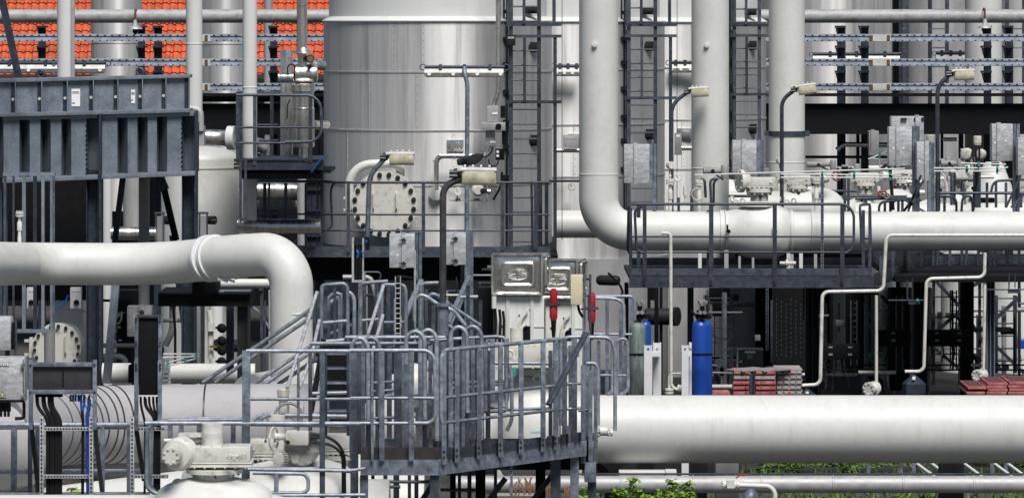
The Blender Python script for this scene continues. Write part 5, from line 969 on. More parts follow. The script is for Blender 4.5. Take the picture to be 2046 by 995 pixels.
for x, lb, d in ((1277, 'black valve head with two silver caps on the weathered cylinder', 60), (1402, 'black valve head with two silver caps on the blue cylinders', 59.6)):
    t = T('cylinder_valve', lb, 'valve head', P(x, 640, d), 'black cylinder valve heads'); m = M(); m.bx(x - 12, x + 20 if x > 1300 else x + 24, 628, 637, d - .05, .2); m.bx(x - 2, x + 6, 612, 640, d - .1, .1); m.bx(x - 10, x + 14, 620, 625, d - .1, .08); m.obj('body', black, t, bev=.012)
    for q in (-3, 6):
        m = M(); m.lathe([(S(4, d), -.03), (S(4.4, d), 0), (S(4, d), .06)], P(x + q, 603, d - .1), (.3, -1, 0), 14); m.tube(P(x + q, 606, d - .05), P(x + q, 622, d - .05), .018, 8); m.disc(P(x + q, 624, d - .12), (0, -1, 0), .03, .03, 10); m.obj('cap', steel, t)
for (x0, x1, xb0, xb1, lb, hole) in ((1287, 1303, 1305, 1321, 'white steel bracket stand beside the weathered cylinder, two holed uprights', 1), (1362, 1376, 1377, 1382, 'white steel bracket stand holding the blue cylinders', 0)):
    d = 59; t = T('cylinder_stand', lb, 'stand', G((x0 + x1) / 2, d), 'white cylinder stands'); z1 = P(0, 690, d).z
    for a, b, dd in ((x0, x1, d), (xb0, xb1, d + .5)):
        m = M(); A = P(a, 0, dd).x; B = P(b, 0, dd).x; m.box(((A + B) / 2, dd, z1 / 2), (B - A, .012, z1)); m.box((A + .006, dd + .07, z1 / 2), (.012, .14, z1)); m.box((B - .006, dd + .07, z1 / 2), (.012, .14, z1)); m.obj('upright', whiteB, t, smooth=False)
        m = M(); m.disc(P((a + b) / 2, 697, dd - .005), (0, -1, 0), S(2.6, d), .004, 16); m.obj('hole', bluec if a == 1287 else grey, t)
    m = M(); m.bx(x0, xb1, 704, 712, d + .15, .3); m.obj('cross_plate', whiteB, t)
for (x0, x1, d, lb) in ((1258, 1292, 59.8, 'black strap round the weathered cylinder'), (1376, 1424, 59.4, 'black strap with two clips round the blue cylinders')):
    m = M(); m.bx(x0, x1, 706, 711, d - .16, .03); [m.bx(x, x + 4, 706, 712, d - .19, .03) for x in (x0 + 8, x0 + 18)]; tag(m.obj('cylinder_strap', black), lb, 'strap')
# ------------------------------------------------------------------ crates and panels
rng = random.Random(11)
def crate(x0, x1, y0, y1, d, dep, mt, label, rz=0, dot=False, slots=(1.0,)):
    c = P((x0 + x1) / 2, y1, d); t = T('flat_crate', label, 'crate', c, 'faded flat plastic crates'); W = S(x1 - x0, d); h = S(y1 - y0, d)
    m = M(); m.box((c.x, c.y + dep / 2, c.z + h / 2 + .0), (W * .96, dep, h * .72)); m.box((c.x, c.y + dep / 2, c.z + h * .9), (W, dep * 1.02, h * .12)); m.box((c.x, c.y + dep / 2, c.z + h * .1), (W, dep * 1.02, h * .12)); 
    for q in range(4): xx = c.x - W / 2 + W * (q + .5) / 4 + rng.uniform(-.01, .01); m.box((xx, c.y - .0, c.z + h * .5), (.07, .04, h * .55))
    m.obj('body', mt, t, bev=.006)
    m = M()
    for q in range(12):
        if q in (5, 6): continue
        m.box((c.x - W / 2 + W * (q + .5) / 12, c.y - .004, c.z + h * .5), (W * .035, .02, h * .5))
    m.obj('slot', black, t, smooth=False)
    if dot: m = M(); m.disc(P(x0 + (x1 - x0) * .5, (y0 + y1) / 2, d - .03), (0, -1, 0), S(3, d), .01, 14); m.obj('red_dot', mat('red_dot', (.7, .03, .01), .5), t)
ordn = ('bottom', 'second', 'third', 'fourth', 'top')
for k in range(5):
    crate(1466, 1497, 781 - k * 10.4, 790 - k * 10.4, 62, .5, plast if k % 4 != 3 else plastg, '%s faded crate of the narrow near stack over the big pipe' % ordn[k])
    crate(1509, 1550, 781 - k * 10.3, 790 - k * 10.3, 62, .5, plast if k % 4 != 3 else plastg, '%s faded crate of the middle stack, behind the slim steel upright' % ordn[k])
    crate(1551, 1604 - (k % 2), 780 - k * 10.3 - (1 if k == 4 else 0), 789 - k * 10.3, 62.3, .8, plastg, '%s grey slotted crate of the wide stack beside the column' % ordn[k], dot=k in (0, 4))
crate(1425, 1458, 783, 790, 61.5, .4, plast, 'single faded pink crate lying behind the foot of the blue cylinders')
m = M(); m.bx(1498, 1506, 748, 795, 61.2, .1); m.bx(1506, 1508, 745, 795, 61.15, .15); tag(m.obj('stack_post', galvD), 'slim steel upright between the crate stacks', 'post')
for x0, x1, lb in ((1467, 1522, 'loose dark plank lying over the near crate stack'), (1510, 1565, 'loose dark plank lying over the wide crate stack')): m = M(); m.beam(P(x0, 740, 62.1), P(x1, 735.5, 62.4), .4, .02); tag(m.obj('plank', grey), lb, 'plank')
def slab(x0, x1, y, d, k, label, n):
    a = P(x0, y, d); b = P(x1, y, d); t = T('grid_plate', label, 'panel', ((a.x + b.x) / 2, d, a.z - .06), 'red framed grid panels'); z = a.z
    m = M(); W = b.x - a.x; c = Vector(((a.x + b.x) / 2 + .1, d + .55, z)); m.box(c, (W, 1.1, .04), 0, 0, 0); m.obj('frame', plast, t, bev=.006)
    m = M(); m.box(c + Vector((0, 0, .022)), (W * .82, .92, .006)); m.obj('grid', mat('dark_red_grid', (.09, .035, .035), .7, var=.3, scale=20) if 'dark_red_grid' not in MT else MT['dark_red_grid'], t)
for s, (x0, x1, yt, n) in enumerate(((1918, 1955, 774, 2), (1958, 1998, 768, 4), (2001, 2050, 766, 4))):
    for k in range(n):
        slab(x0 + (k % 2) * 2, x1 + (k % 2) * 2, yt + k * 8 if 0 else 788 - 3 - k * (788 - yt) / max(1, n - .6), 61, k, '%s red framed panel of the %s pile of panels on the far side' % (('bottom', 'second', 'third', 'top')[k] if n == 4 else ('lower', 'upper')[k], ('small', 'middle', 'end')[s]), n)
# ------------------------------------------------------------------ big pipe and lower pipe
m = M(); dB = 56; rB = S(67.5, dB); a = P(1120, 857, dB); b = P(3400, 857, dB); m.tube(a, b, rB, 72)
bigp = tag(m.obj('pipe', whiteG), 'very thick white pipe across the lower half, lightly grimy all over', 'pipe')  # grime is mottled evenly over the whole surface
m = M(); r2 = S(17, 54.5); a = P(900, 967, 54.5); b = P(3400, 967, 54.5); m.tube(a, b, r2, 36); lp = tag(m.obj('pipe', cladD), 'long clad pipe low down, just under the very thick white one', 'pipe')
for x in (1240, 1385, 1521, 1664, 1804, 1945): m = M(); m.lathe([(r2, -.015), (r2 + .006, -.01), (r2 + .006, .01), (r2, .015)], P(x, 967, 54.5), (1, 0, 0), 36); m.obj('cladding_joint', cladD, lp)
m = M(); m.bx(1120, 2200, 946, 948.5, 54.9, .1); tag(m.obj('support_rail', galvD), 'dark rail running just behind the low clad pipe', 'rail')
m = M(); m.bx(1237, 1330, 942, 950, 55.5, .3); m.bx(1330, 1352, 940, 952, 55.4, .25); tag(m.obj('white_cover', white, bev=.01), 'flat white cover lying between the two lower pipes', 'cover')
t = T('branch_pipe', 'short white branch pipe with two flanges off the low clad pipe', 'pipe', P(1500, 995, 53.6)); d = 53.6
m = M(); m.path([P(1455, 968, d), P(1548, 971, d), P(1549, 1030, d)], S(5, d), .12, 16); m.obj('tube', white, t)
for x in (1450, 1471): m = M(); c = P(x, 968, d); m.lathe([(S(9, d), -.035), (S(9, d), -.01), (S(6, d), -.008), (S(6, d), .008), (S(9, d), .01), (S(9, d), .035)], c, (1, 0, 0), 20); m.bolts(c - Vector((.035, 0, 0)), (-1, 0, 0), S(7, d), 8, .014, .02); m.obj('flange', white, t)
m = M(); m.box(P(1460, 966, d - .02), (.1, .12, .1)); m.obj('valve_block', white, t)
m = M(); m.tube(P(1470, 955, d), P(1478, 949, d), .01, 6); m.tube(P(1476, 949, d), P(1494, 949, d), .01, 6); m.obj('red_handle', red, t)
m = M(); c = P(1500, 972, 54); m.lathe([(S(18, 54), -S(24, 54)), (S(14, 54), -S(12, 54)), (S(3, 54), -S(3, 54)), (.02, .05)], c, n=8); tag(m.obj('pipe_support', galv), 'small grey cone-shaped support under the white branch pipe', 'support')
# underneath: legs and dark frame below the big pipe
for k, x in enumerate((1224, 1290, 1396, 1452, 1900)):
    m = M(); c = G(x, 57.2); z = P(0, 915, dB).z; m.box((c.x, c.y, z / 2), (.22 if k < 3 else .32, .3, z)); tag(m.obj('pipe_support', dark if k != 3 else grey), ('black support leg under the thick pipe near the platform', 'black support leg beside the flat white cover', 'black support leg left of the grey pedestal', 'grey pedestal under the thick white pipe', 'dark saddle foot beneath the far part of the thick pipe')[k], 'support')
m = M(); m.beam(P(1192, 925, 57), P(1214, 948, 57), .1, .1); tag(m.obj('brace', black), 'black diagonal brace under the start of the thick pipe', 'brace')
t = T('sloping_rails', 'pale sloping bars in the grass behind the low clad pipe', 'railing', P(1950, 940, 60))
for k, x in enumerate((1830, 1860, 1882, 1925, 1985, 2012)): m = M(); m.tube(P(x, 924, 59.5), P(x + 38, 952, 59), .02, 8); m.obj('bar', whiteB, t)
for x in (1800, 1826, 1982, 2010, 1735): m = M(); m.post(x, 922, 950, 60.2, .05, .03); m.obj('post', galv, t)
# nozzle on big pipe
t = T('nozzle_valve', 'small white flanged nozzle poking out of the thick pipe beside the platform corner', 'valve', P(1210, 870, 55)); d = 55
m = M(); m.tube(P(1188, 863, d), P(1212, 863, d), S(3.5, d), 12); m.lathe([(.03, 0), (S(9, d), .02), (S(9, d), .12), (.03, .14)], P(1196, 861, d), (1, 0, 0), 18); m.obj('body', cream, t)
for x in (1213, 1220): m = M(); m.lathe([(S(7, d), 0), (S(7, d), S(4, d))], P(x, 864, d), (1, 0, 0), 16); m.bolts(P(x, 864, d), (-1, 0, 0), S(5.5, d), 6, .012, .02); m.obj('flange', cream, t)
# ------------------------------------------------------------------ polished hoods and their cabinets
def hood(label, x0, x1, xs, y0, y1, d, emblem=True):
    t = T('polished_hood', label, 'hood', P((x0 + x1) / 2, y1, d), 'polished steel hoods'); k = S(1, d); dep = .75
    m = M(); nx, nz = 16, 12; a = P(x0, y1, d); b = P(x1, y0, d); W = b.x - a.x; Hh = b.z - a.z; vs = []; rg = random.Random(x0)
    for j in range(nz + 1):
        for i in range(nx + 1):
            u = i / nx; v = j / nz; edge = min(u, 1 - u, v * .8, (1 - v) * .8); bul = .03 * min(1, edge * 12) * (1 + .3 * math.sin(u * 5 + v * 3) * (1 if edge > 0 else 0)) + rg.uniform(-.002, .002) * (edge > 0)
            vs.append((a.x + W * u, d - bul + .06, a.z + Hh * v))
    fs = [(j * (nx + 1) + i, j * (nx + 1) + i + 1, (j + 1) * (nx + 1) + i + 1, (j + 1) * (nx + 1) + i) for j in range(nz) for i in range(nx)]
    m.add(vs, fs); m.obj('front_sheet', hoodm, t)
    sx = P(xs, y1, d).x - b.x
    m = M(); m.box8([(a.x, d + .065, a.z), (b.x, d + .065, a.z), (b.x + sx, d + dep, a.z), (a.x + sx, d + dep, a.z), (a.x, d + .065, b.z), (b.x, d + .065, b.z), (b.x + sx, d + dep, b.z - .02), (a.x + sx, d + dep, b.z - .02)]); m.obj('shell', hoodm, t, bev=.01)
    m = M(); m.beam((a.x, d + .03, b.z), (b.x, d + .03, b.z), .05, .03); m.beam((a.x, d + .03, a.z), (b.x, d + .03, a.z), .05, .02); m.beam((a.x, d + .03, a.z), (a.x, d + .03, b.z), .03, .04); m.beam((b.x, d + .03, a.z), (b.x, d + .03, b.z), .03, .04); m.obj('folded_edge', steel, t)
    # pressed frame and oval emblem
    cx, cz = (x0 + x1) / 2 + 1.5, (y0 + y1) / 2 - .5; fw, fh = (x1 - x0) * .31, (y1 - y0) * .27; y_ = d - .035
    m = M(); q = [P(cx - fw, cz + fh, y_), P(cx + fw, cz + fh, y_), P(cx + fw, cz - fh, y_), P(cx - fw, cz - fh, y_)]; cc = rounded([(q[0] + q[1]) / 2, q[1], q[2], q[3], q[0], (q[0] + q[1]) / 2], .05, 5); m.sweep(cc, .02, 8, cap=False); m.obj('pressed_frame', steel, t)
    m = M(); c = P(cx - 1, cz + .5, d - .04); A, B = S(21, d), S(9.5, d); pts = [c + Vector((A * math.cos(2 * math.pi * i / 40), 0, B * math.sin(2 * math.pi * i / 40))) for i in range(41)]; m.sweep(pts, .009, 6, cap=False)
    m.beam(c + Vector((0, 0, -B * .95)), c + Vector((0, 0, B * .95)), .022, .02, (0, 1, 0))
    for s in (-1, 1):
        for zz in (-1, 1):
            m.sweep([c + Vector((s * A * .08, 0, zz * B * .72)), c + Vector((s * A * .35, 0, zz * B * .62)), c + Vector((s * A * .5, 0, zz * B * .32)), c + Vector((s * A * .86, 0, zz * B * .32))], .009, 6)
        m.sweep([c + Vector((s * A * .22, 0, 0)), c + Vector((s * A * .9, 0, 0))], .009, 6)
    m.obj('emblem', steel, t)
    m = M(); e = Vector((b.x + sx * .5, d + .4, 0)); zc = (a.z + b.z) / 2 + .02
    n_ = Vector((dep, -sx, 0)).normalized(); u_ = Vector((sx, dep, 0)).normalized(); e = e + n_ * .03; e.z = zc
    for (u, h2) in ((.26, .21),):
        q = [e - u_ * u * .8 + Vector((0, 0, -h2)), e + u_ * u * .8 + Vector((0, 0, -h2)), e + u_ * u * .8 + Vector((0, 0, h2)), e - u_ * u * .8 + Vector((0, 0, h2))]; cc = rounded([(q[0] + q[1]) / 2, q[1], q[2], q[3], q[0], (q[0] + q[1]) / 2], .05, 5); m.sweep(cc, .018, 8, cap=False)
    m.obj('side_pressing', steel, t)
    return t
def stand_cab(label, x0, x1, y0, y1, d):
    t = T('instrument_stand', label, 'cabinet', G((x0 + x1) / 2, d + .2), 'white stands under the hoods'); zt = P(0, y0, d).z; a = P(x0, 0, d).x; b = P(x1, 0, d).x
    m = M(); m.box(((a + b) / 2, d + .25, zt / 2), (b - a, .5, zt)); m.obj('housing', whiteG, t, bev=.006)
    m = M()
    for f in (.27, .76): m.bx(x0 + (x1 - x0) * f - 3.5, x0 + (x1 - x0) * f + 3.5, y0, y1, d - .025, .024)
    m.bx(x0 + (x1 - x0) * .8, x1 + .5, y0 + (y1 - y0) * .55, y0 + (y1 - y0) * .57, d - .012, .01); m.obj('rib', whiteG, t)
    m = M(); [m.disc(P(x0 + (x1 - x0) * f, y0 + (y1 - y0) * g, d), (0, -1, 0), .012, .012, 8) for f, g in ((.27, .35), (.27, .8), (.5, .35), (.72, .25), (.76, .5), (.7, .6), (.15, .55), (.18, .9), (.74, .35))]; m.obj('bolt', bolt, t)
    m = M(); xx = x0 + (x1 - x0) * .66; m.bx(xx - 10, xx + 8, y0 + (y1 - y0) * .55, y0 + (y1 - y0) * .8, d - .01, .008); m.obj('cable_entry', black, t)
    m = M(); m.path([P(xx, y0 + 30, d - .04), P(xx - 14, y0 + 48, d - .04), P(xx - 18, y0 + 76, d - .04)], .02, .1, 8); m.path([P(xx - 2, y0 + 56, d - .04), P(xx - 12, y0 + 62, d - .05), P(xx - 14, y1, d - .05)], .022, .08, 8); m.obj('hose', cream, t)
    return t
hood('front polished steel hood with an embossed oval emblem on a white stand', 984, 1083, 1098, 508, 589, 58.5)
hood('rear polished steel hood, half hidden behind the front one and the pale yellow box', 1072, 1153, 1173, 519, 597, 60.2)
stand_cab('front off-white instrument stand with ribs and pale hoses', 988, 1087, 592, 700, 58.6); stand_cab('rear off-white instrument stand behind the red extinguishers', 1090, 1163, 600, 700, 60.3)
t = T('junction_cable', 'black cables hanging down the left edge of the front instrument stand', 'cable', P(998, 690, 58.4)); m = M()
for k, x in enumerate((989, 998, 1005)): m.path([P(x, 615 + k * 3, 58.45), P(x + 2, 640, 58.45), P(x - 1 + k, 700, 58.45)], .02, .1, 8)
m.obj('cable', rubber, t); m = M(); m.tube(P(987, 592, 58.4), P(987, 616, 58.4), .035, 12); m.obj('gland', tankw, t)
m = M(); m.bx(955, 985, 576, 700, 59, .4); tag(m.obj('black_locker', black, bev=.01), 'plain black locker left of the front instrument stand', 'locker')
for (x, y0, y1, d, lb) in ((1106, 576, 640, 53.6, 'red canister in front of the gap between the two white stands'), (1182, 584, 645, 53.2, 'red canister on the far bracket beside the pale yellow box')):
    k = S(1, d); h = S(y1 - y0, d); c = P(x, y1, d); r = 8 * k; t = T('red_canister', lb, 'canister', c, 'upside-down red canisters')
    m = M(); m.lathe([(r * .7, 0), (r, .04), (r, h * .44), (r * .93, h * .46), (r * .93, h * .5), (r, h * .52), (r, h - .05), (r * .75, h - .01), (r * .4, h)], c, n=24); m.obj('body', red, t)
    m = M(); m.lathe([(.02, -.22), (.03, -.12), (r * .6, -.06), (r * .7, 0)], c, n=16); m.obj('nozzle', black, t)
    m = M(); m.bx(x - 16, x + 14, (y0 + y1) / 2 - 1, (y0 + y1) / 2 + 4, d - .03, .04); m.bx(x - 9, x + 9, (y0 + y1) / 2 - 1, (y0 + y1) / 2 + 4, d - r - .01, .02); m.obj('clamp_band', galvD, t)
t = T('yellow_box', 'pale yellow terminal box in front of the rear polished hood', 'box', P(1152, 610, 52.6)); m = M(); m.bx(1140, 1165, 549, 609, 52.6, .12); m.obj('housing', yellow, t, bev=.012); m = M(); m.bx(1164, 1168, 556, 563, 52.6, .1); m.bx(1164, 1168, 596, 603, 52.6, .1); m.obj('hinge', black, t)
m = M(); m.path([P(1155, 609, 52.7), P(1157, 622, 52.7), P(1165, 634, 52.7)], .018, .08, 8); m.obj('cable', rubber, t)
t = T('instrument_rack', 'thin steel frame carrying the yellow box and a red canister', 'frame', P(1172, 690, 52.6))
for x in (1168, 1179): m = M(); m.post(x, 548, 880, 52.6, S(5, 52.6), .04); m.obj('upright', galv if x < 1170 else galvD, t)
m = M(); m.bx(1160, 1182, 556, 560, 52.65, .03); m.bx(1160, 1192, 616, 619, 52.65, .03); m.bx(1160, 1182, 590, 593, 52.65, .03); m.obj('cross_bar', galvD, t)
for q in (0, 6): m = M(); m.beam(P(1168 + q, 665, 47.7), P(1093 + q, 808, 46.9), .03, .03); m.obj('diagonal', galvD, t)
# valve behind the platform (on the thick pipe)
t = T('ball_valve', 'large white valve body seen through the front platform railing', 'valve', P(1075, 990, 56.5)); c = P(1075, 857, 56.5); k = S(1, 56.5)
pr = [(67 * k, -120 * k), (70 * k, -95 * k)] + [((70 + 48 * math.cos(R(a))) * k, 78 * math.sin(R(a)) * k) for a in range(-80, 81, 16)] + [(70 * k, 95 * k), (67 * k, 125 * k)]
m = M(); m.lathe(pr, c, (1, 0, 0), 56); m.obj('body', cream if 0 else white, t)
m = M(); m.ring(P(1073, 756, 56.1), (.1, 1, 0), 7 * k, 3 * k, 20, 8); m.obj('lifting_lug', white, t)
m = M(); m.lathe([(45 * k, 110 * k), (45 * k, 122 * k), (30 * k, 123 * k), (30 * k, 140 * k)], c, n=28); m.obj('neck', cream, t)
actuator('white gearbox on the large valve behind the front platform, below the polished hood', 965, 1120, 690, 735, 56, cyl=(1019, 1045, 655, 700), gear=(1135, 705, 14), neck=False)
m = M(); m.lathe([(S(5, 55), -S(14, 55)), (S(6, 55), 0), (S(5, 55), S(4, 55))], P(1026, 738, 55), n=14); tag(m.obj('teal_fitting', teal), 'teal bottle-shaped fitting hanging under the white gearbox', 'fitting')
m = M(); m.path([P(1008, 700, 55), P(1026, 700, 55), P(1027, 715, 55)], S(3, 55), .06, 10); m.lathe([(S(9, 55), 0), (S(9, 55), .03)], P(1027, 718, 55), n=18); tag(m.obj('bent_tube', cream), 'thin white bent tube over the teal fitting', 'pipe')
m = M(); m.bx(1060, 1084, 862, 866, 54.6, .1); tag(m.obj('blue_tray', mat('pale_blue', (.3, .5, .55), .5)), 'pale blue strip low behind the front platform', 'tray')
# ------------------------------------------------------------------ front platform
gr = galv
t = T('front_platform', 'front galvanised platform with a slanting side and hooped rails, in the middle foreground', 'platform', P(940, 950, 47))
zt, zb = P(0, 918, 46).z, P(0, 949, 46).z
A = P(720, 0, 46); B = P(876, 0, 46); C_ = P(1172, 0, 48.1)
def fseg(p, q, lo, hi, mt_, nm, th=.04, yo=0): m = M(); m.prism([(p.x, p.y + yo, lo), (q.x, q.y + yo, lo), (q.x, q.y + yo, hi), (p.x, p.y + yo, hi)], (0, th, 0)); return m.obj(nm, mt_, t, smooth=False)
fseg(A, B, zb, zt, gr, 'edge_beam'); fseg(B + Vector((.002, 0, 0)), C_, zb, zt, gr, 'edge_beam')
fseg(A, B, zt + .002, P(0, 893, 46).z, mat('brown_rubber_strip', (.022, .02, .018), .6, var=.3, scale=8), 'kick_strip', .02, .01)
m = M(); z = zt - .01; m.add([(A.x, A.y + .05, z), (B.x, B.y + .05, z), (C_.x, C_.y + .05, z), (C_.x + .2, 49.3, z), (B.x + .35, 47.5, z), (A.x, 47.5, z)], [(0, 1, 2, 3, 4, 5)]); m.add([(A.x, A.y + .05, z - .04), (B.x, B.y + .05, z - .04), (C_.x, C_.y + .05, z - .04), (C_.x + .2, 49.3, z - .04), (B.x + .35, 47.5, z - .04), (A.x, 47.5, z - .04)], [(0, 1, 2, 3, 4, 5)]); m.obj('deck', dark, t, smooth=False)
def onside(x):   # depth on the slanting side for a pixel column
    f = (x - 876) / (1172 - 876)
    p = B.lerp(C_, max(0, min(1, f))); 
    X = lambda q: CX + q.x / q.y * F
    lo, hi = 0, 1
    for _ in range(30):
        mid = (lo + hi) / 2; q = B.lerp(C_, mid)
        if X(q) < x: lo = mid
        else: hi = mid
    return B.lerp(C_, (lo + hi) / 2)
def zrow(y, d): return H - (y - HY) / F * d
zr1 = zrow(700, 46); zr2 = zrow(795, 46); zr3 = zrow(845, 46)
# front face railing (left half) and slanting side railing (right half): heights constant in metres
def V(p, z, dy=-.03): return Vector((p.x, p.y + dy, z))
def vrail(pts, r, nm, bend=.1, mt=galvR): m = M(); m.path(pts, r, bend, 12, 7); return m.obj(nm, mt, t)
PX = lambda x, z, d=46: Vector(((x - CX) / F * d, d, z))
vrail([PX(700, zr1), PX(868, zr1), PX(871, zr3), PX(830, zr3)], .0235, 'top_rail', .13)
p0 = onside(882); p1 = onside(1112); p2 = onside(1165)
vrail([V(onside(884), zr3 + .0), V(p0, zr3 + .05), V(p0, zr1), V(p1, zr1), V(onside(1120), zr1), V(onside(1120), zr3), ], .0235, 'top_rail', .11)
for z in (zr2, zr3): vrail([PX(700, z), PX(870 if z == zr2 else 835, z)], .019, 'mid_rail'); vrail([V(onside(884), z), V(onside(1110), z)], .019, 'mid_rail')
for x in (887, 913, 957, 1000, 1041, 1085, 1110): 
    p = onside(x); m = M(); m.box((p.x, p.y - .05, (zr1 + zb + .12) / 2), (.055, .03, zr1 - zb - .12), R(12)); pp = m.obj('post', gr, t, bev=.003)
    m = M(); [m.disc((p.x, p.y - .065, zt + q), (0, -1, 0), .014, .012, 8) for q in (.03, .09)]; m.obj('post_bolt', bolt, pp)
for x in (763, 822, 744): m = M(); m.box((P(x, 0, 46).x, 45.96, (zr1 + zt) / 2), (.06 if x != 744 else .03, .03, zr1 - zt + .02), R(6)); m.obj('post', gr, t, bev=.003)
xs = [888, 913, 957, 1000, 1041, 1085, 1112, 1140, 1165]
for a, b in zip(xs[:-1], xs[1:]):
    p = onside(a + 7); q = onside(b - 6); m = M(); m.prism([(p.x, p.y - .025, zt + .012), (q.x, q.y - .025, zt + .012), (q.x, q.y - .025, zt + .115), (p.x, p.y - .025, zt + .115)], (0, .008, 0)); tb = m.obj('toe_plate', galvD, t, smooth=False)
    m = M(); [m.disc((p.x + .03 + u, p.y - .03, zt + .02 + v), (0, -1, 0), .014, .012, 8) for u in (0,) for v in (.015, .07)]; m.obj('bolt', bolt, tb)
    m = M(); m.box((q.x, q.y - .04, zt + .06), (.02, .04, .11)); m.obj('end_lug', black, tb)
# end posts cluster at the corner x 1130..1197
vrail([PX(1120, zrow(850, 49), 49), PX(1113, zrow(690, 49), 49), PX(1130, zrow(673, 49), 49), PX(1220, zrow(674, 49), 49), PX(1229, zrow(700, 49), 49), PX(1229, zrow(860, 49), 49)], .0235, 'hoop', .14)
vrail([PX(1155, zrow(820, 48.4), 48.4), PX(1178, zrow(818, 48.4), 48.4)], .019, 'mid_rail'); vrail([PX(1110, zrow(768, 48.6), 48.6), PX(1170, zrow(765, 48.6), 48.6)], .019, 'mid_rail'); vrail([PX(1110, zrow(818, 48.6), 48.6), PX(1165, zrow(815, 48.6), 48.6)], .019, 'mid_rail')
vrail([PX(1172, zrow(726, 48.4), 48.4), PX(1190, zrow(725, 48.4), 48.4), PX(1195, zrow(740, 48.4), 48.4), PX(1195, zrow(850, 48.4), 48.4)], .0235, 'hoop', .05)
for x, y0, y1, d_, w_ in ((1128, 676, 905, 48.3, .06), (1140, 690, 905, 49.2, .05), (1148, 676, 905, 48.6, .06), (1165, 730, 925, 48.2, .055), (1180, 740, 925, 48.3, .05), (1190, 735, 925, 48.4, .05), (1173, 660, 900, 48.8, .06), (1136, 850, 905, 48.1, .05)):
    m = M(); m.post(x, y0, y1, d_, w_, .035); m.obj('post', gr, t, bev=.003)
m = M(); m.bx(1168, 1191, 925, 963, 48.2, .3); m.obj('corner_box', gr, t, bev=.006)
# legs & braces below
for x, y0, d_, w_, mt_ in ((727, 950, 46.05, .09, galv), (868, 950, 46.05, .1, galvD), (1022, 925, 47.1, .03, galv), (1110, 912, 48, .12, galvD), (1148, 905, 48.05, .1, galv), (1183, 960, 48.3, .1, galvD), (960, 930, 50, .12, black), (1080, 925, 50.3, .12, black)):
    m = M(); zt_ = P(0, y0, d_).z; c = G(x, d_); m.box((c.x, c.y + .05, zt_ / 2), (w_, .1, zt_)); m.obj('leg', mt_, t, smooth=False)
m = M(); m.beam(P(868, 960, 46.4), P(830, 1020, 46.4), .09, .06); m.beam(P(1010, 955, 48), P(960, 1020, 48), .08, .06); m.beam(P(1110, 940, 48.4), P(1060, 1005, 48.4), .08, .06); m.obj('brace', blueD, t)
m = M(); m.box((P(1010, 0, 48.5).x, 49.3, zb - .1), (S(340, 48.5), 1.9, .18)); m.obj('under_frame', black, t, smooth=False)
# back rails of the platform and hooped gate ends
for (y, x0, x1, d_) in ((674, 690, 890, 48.6), (686, 620, 860, 47.6), (680, 860, 925, 48.6), (676, 925, 995, 48.9), (673, 700, 800, 50)): vrail([PX(x0, zrow(y, d_), d_), PX(x1, zrow(y - (4 if x1 > 900 else 0), d_), d_)], .0235, 'back_rail')
for (y, x0, x1, d_) in ((765, 740, 800, 49), (782, 740, 800, 49.2), (790, 770, 860, 48.8), (836, 720, 830, 48.6), (765, 890, 1010, 49.6), (776, 900, 960, 49.4), (770, 975, 1010, 49.8), (815, 980, 1010, 49.4), (825, 890, 1010, 49.6), (819, 1010, 1100, 50)): vrail([PX(x0, zrow(y, d_), d_), PX(x1, zrow(y - 4, d_), d_)], .018, 'back_rail', mt=galv)
for (xa, xb, yt, yb, d_) in ((702, 735, 680, 840, 46.9), (724, 758, 679, 836, 47.4), (811, 848, 667, 838, 46.9), (839, 872, 664, 880, 47.5), (900, 933, 658, 824, 47.7), (926, 962, 657, 878, 48.2)):
    vrail([PX(xa, zrow(yt + 60, d_), d_), PX(xa + 1, zrow(yt + 4, d_), d_), PX((xa + xb) / 2, zrow(yt - 8, d_), d_), PX(xb, zrow(yt + 6, d_), d_), PX(xb + 1, zrow(yb, d_), d_)], .026, 'hoop', .07, galvR)
    for dx in (0, 1): m = M(); m.post(xa + (xb - xa) * dx + 1, yt + 18, 905, d_ + .1 * dx, .055, .035); m.obj('gate_post', galvD if dx else galv, t, bev=.003)
for x, y0, y1, d_, w_, mt_ in ((708, 700, 995, 46.6, .09, galv), (717, 690, 905, 46.4, .05, galvD), (697, 705, 870, 47.5, .05, galvD), (795, 700, 900, 48.2, .09, galvD), (803, 690, 900, 48.5, .05, galv), (860, 690, 905, 47.8, .05, galv), (945, 675, 890, 48.6, .05, galv), (975, 700, 880, 49.6, .06, galvD), (984, 675, 800, 49.3, .06, galv), (1012, 676, 800, 49.4, .06, galv), (896, 670, 905, 48.4, .05, galvD), (921, 690, 900, 48.9, .06, galvD), (935, 690, 900, 49.6, .045, galv), (955, 665, 885, 50, .05, galvD), (1100, 700, 870, 49.7, .05, galvD), (778, 690, 880, 49.5, .06, galvD), (754, 690, 900, 49.2, .05, galvD)):
    m = M(); m.post(x, y0, y1, d_, w_, .035); m.obj('post', mt_, t, bev=.003)
vrail([PX(971, zrow(820, 49.4), 49.4), PX(972, zrow(680, 49.4), 49.4), PX(985, zrow(674, 49.4), 49.4), PX(1010, zrow(673, 49.4), 49.4), PX(1012, zrow(700, 49.4), 49.4), PX(1012, zrow(820, 49.4), 49.4)], .0235, 'hoop', .06)
vrail([PX(1018, zrow(730, 49.9), 49.9), PX(1022, zrow(750, 49.9), 49.9), PX(1023, zrow(840, 49.9), 49.9), PX(1012, zrow(860, 49.9), 49.9)], .0235, 'hoop', .1)
vrail([PX(960, zrow(725, 50.3), 50.3), PX(1110, zrow(726, 50.3), 50.3)], .024, 'back_rail')
m = M()
for xa, xb, dd_ in ((765, 800, 47.5), (955, 990, 48.3), (995, 1013, 48.6)): m.bx(xa, xb, 876, 892, dd_, .02)
m.obj('back_toe_plate', galvD, t, smooth=False)
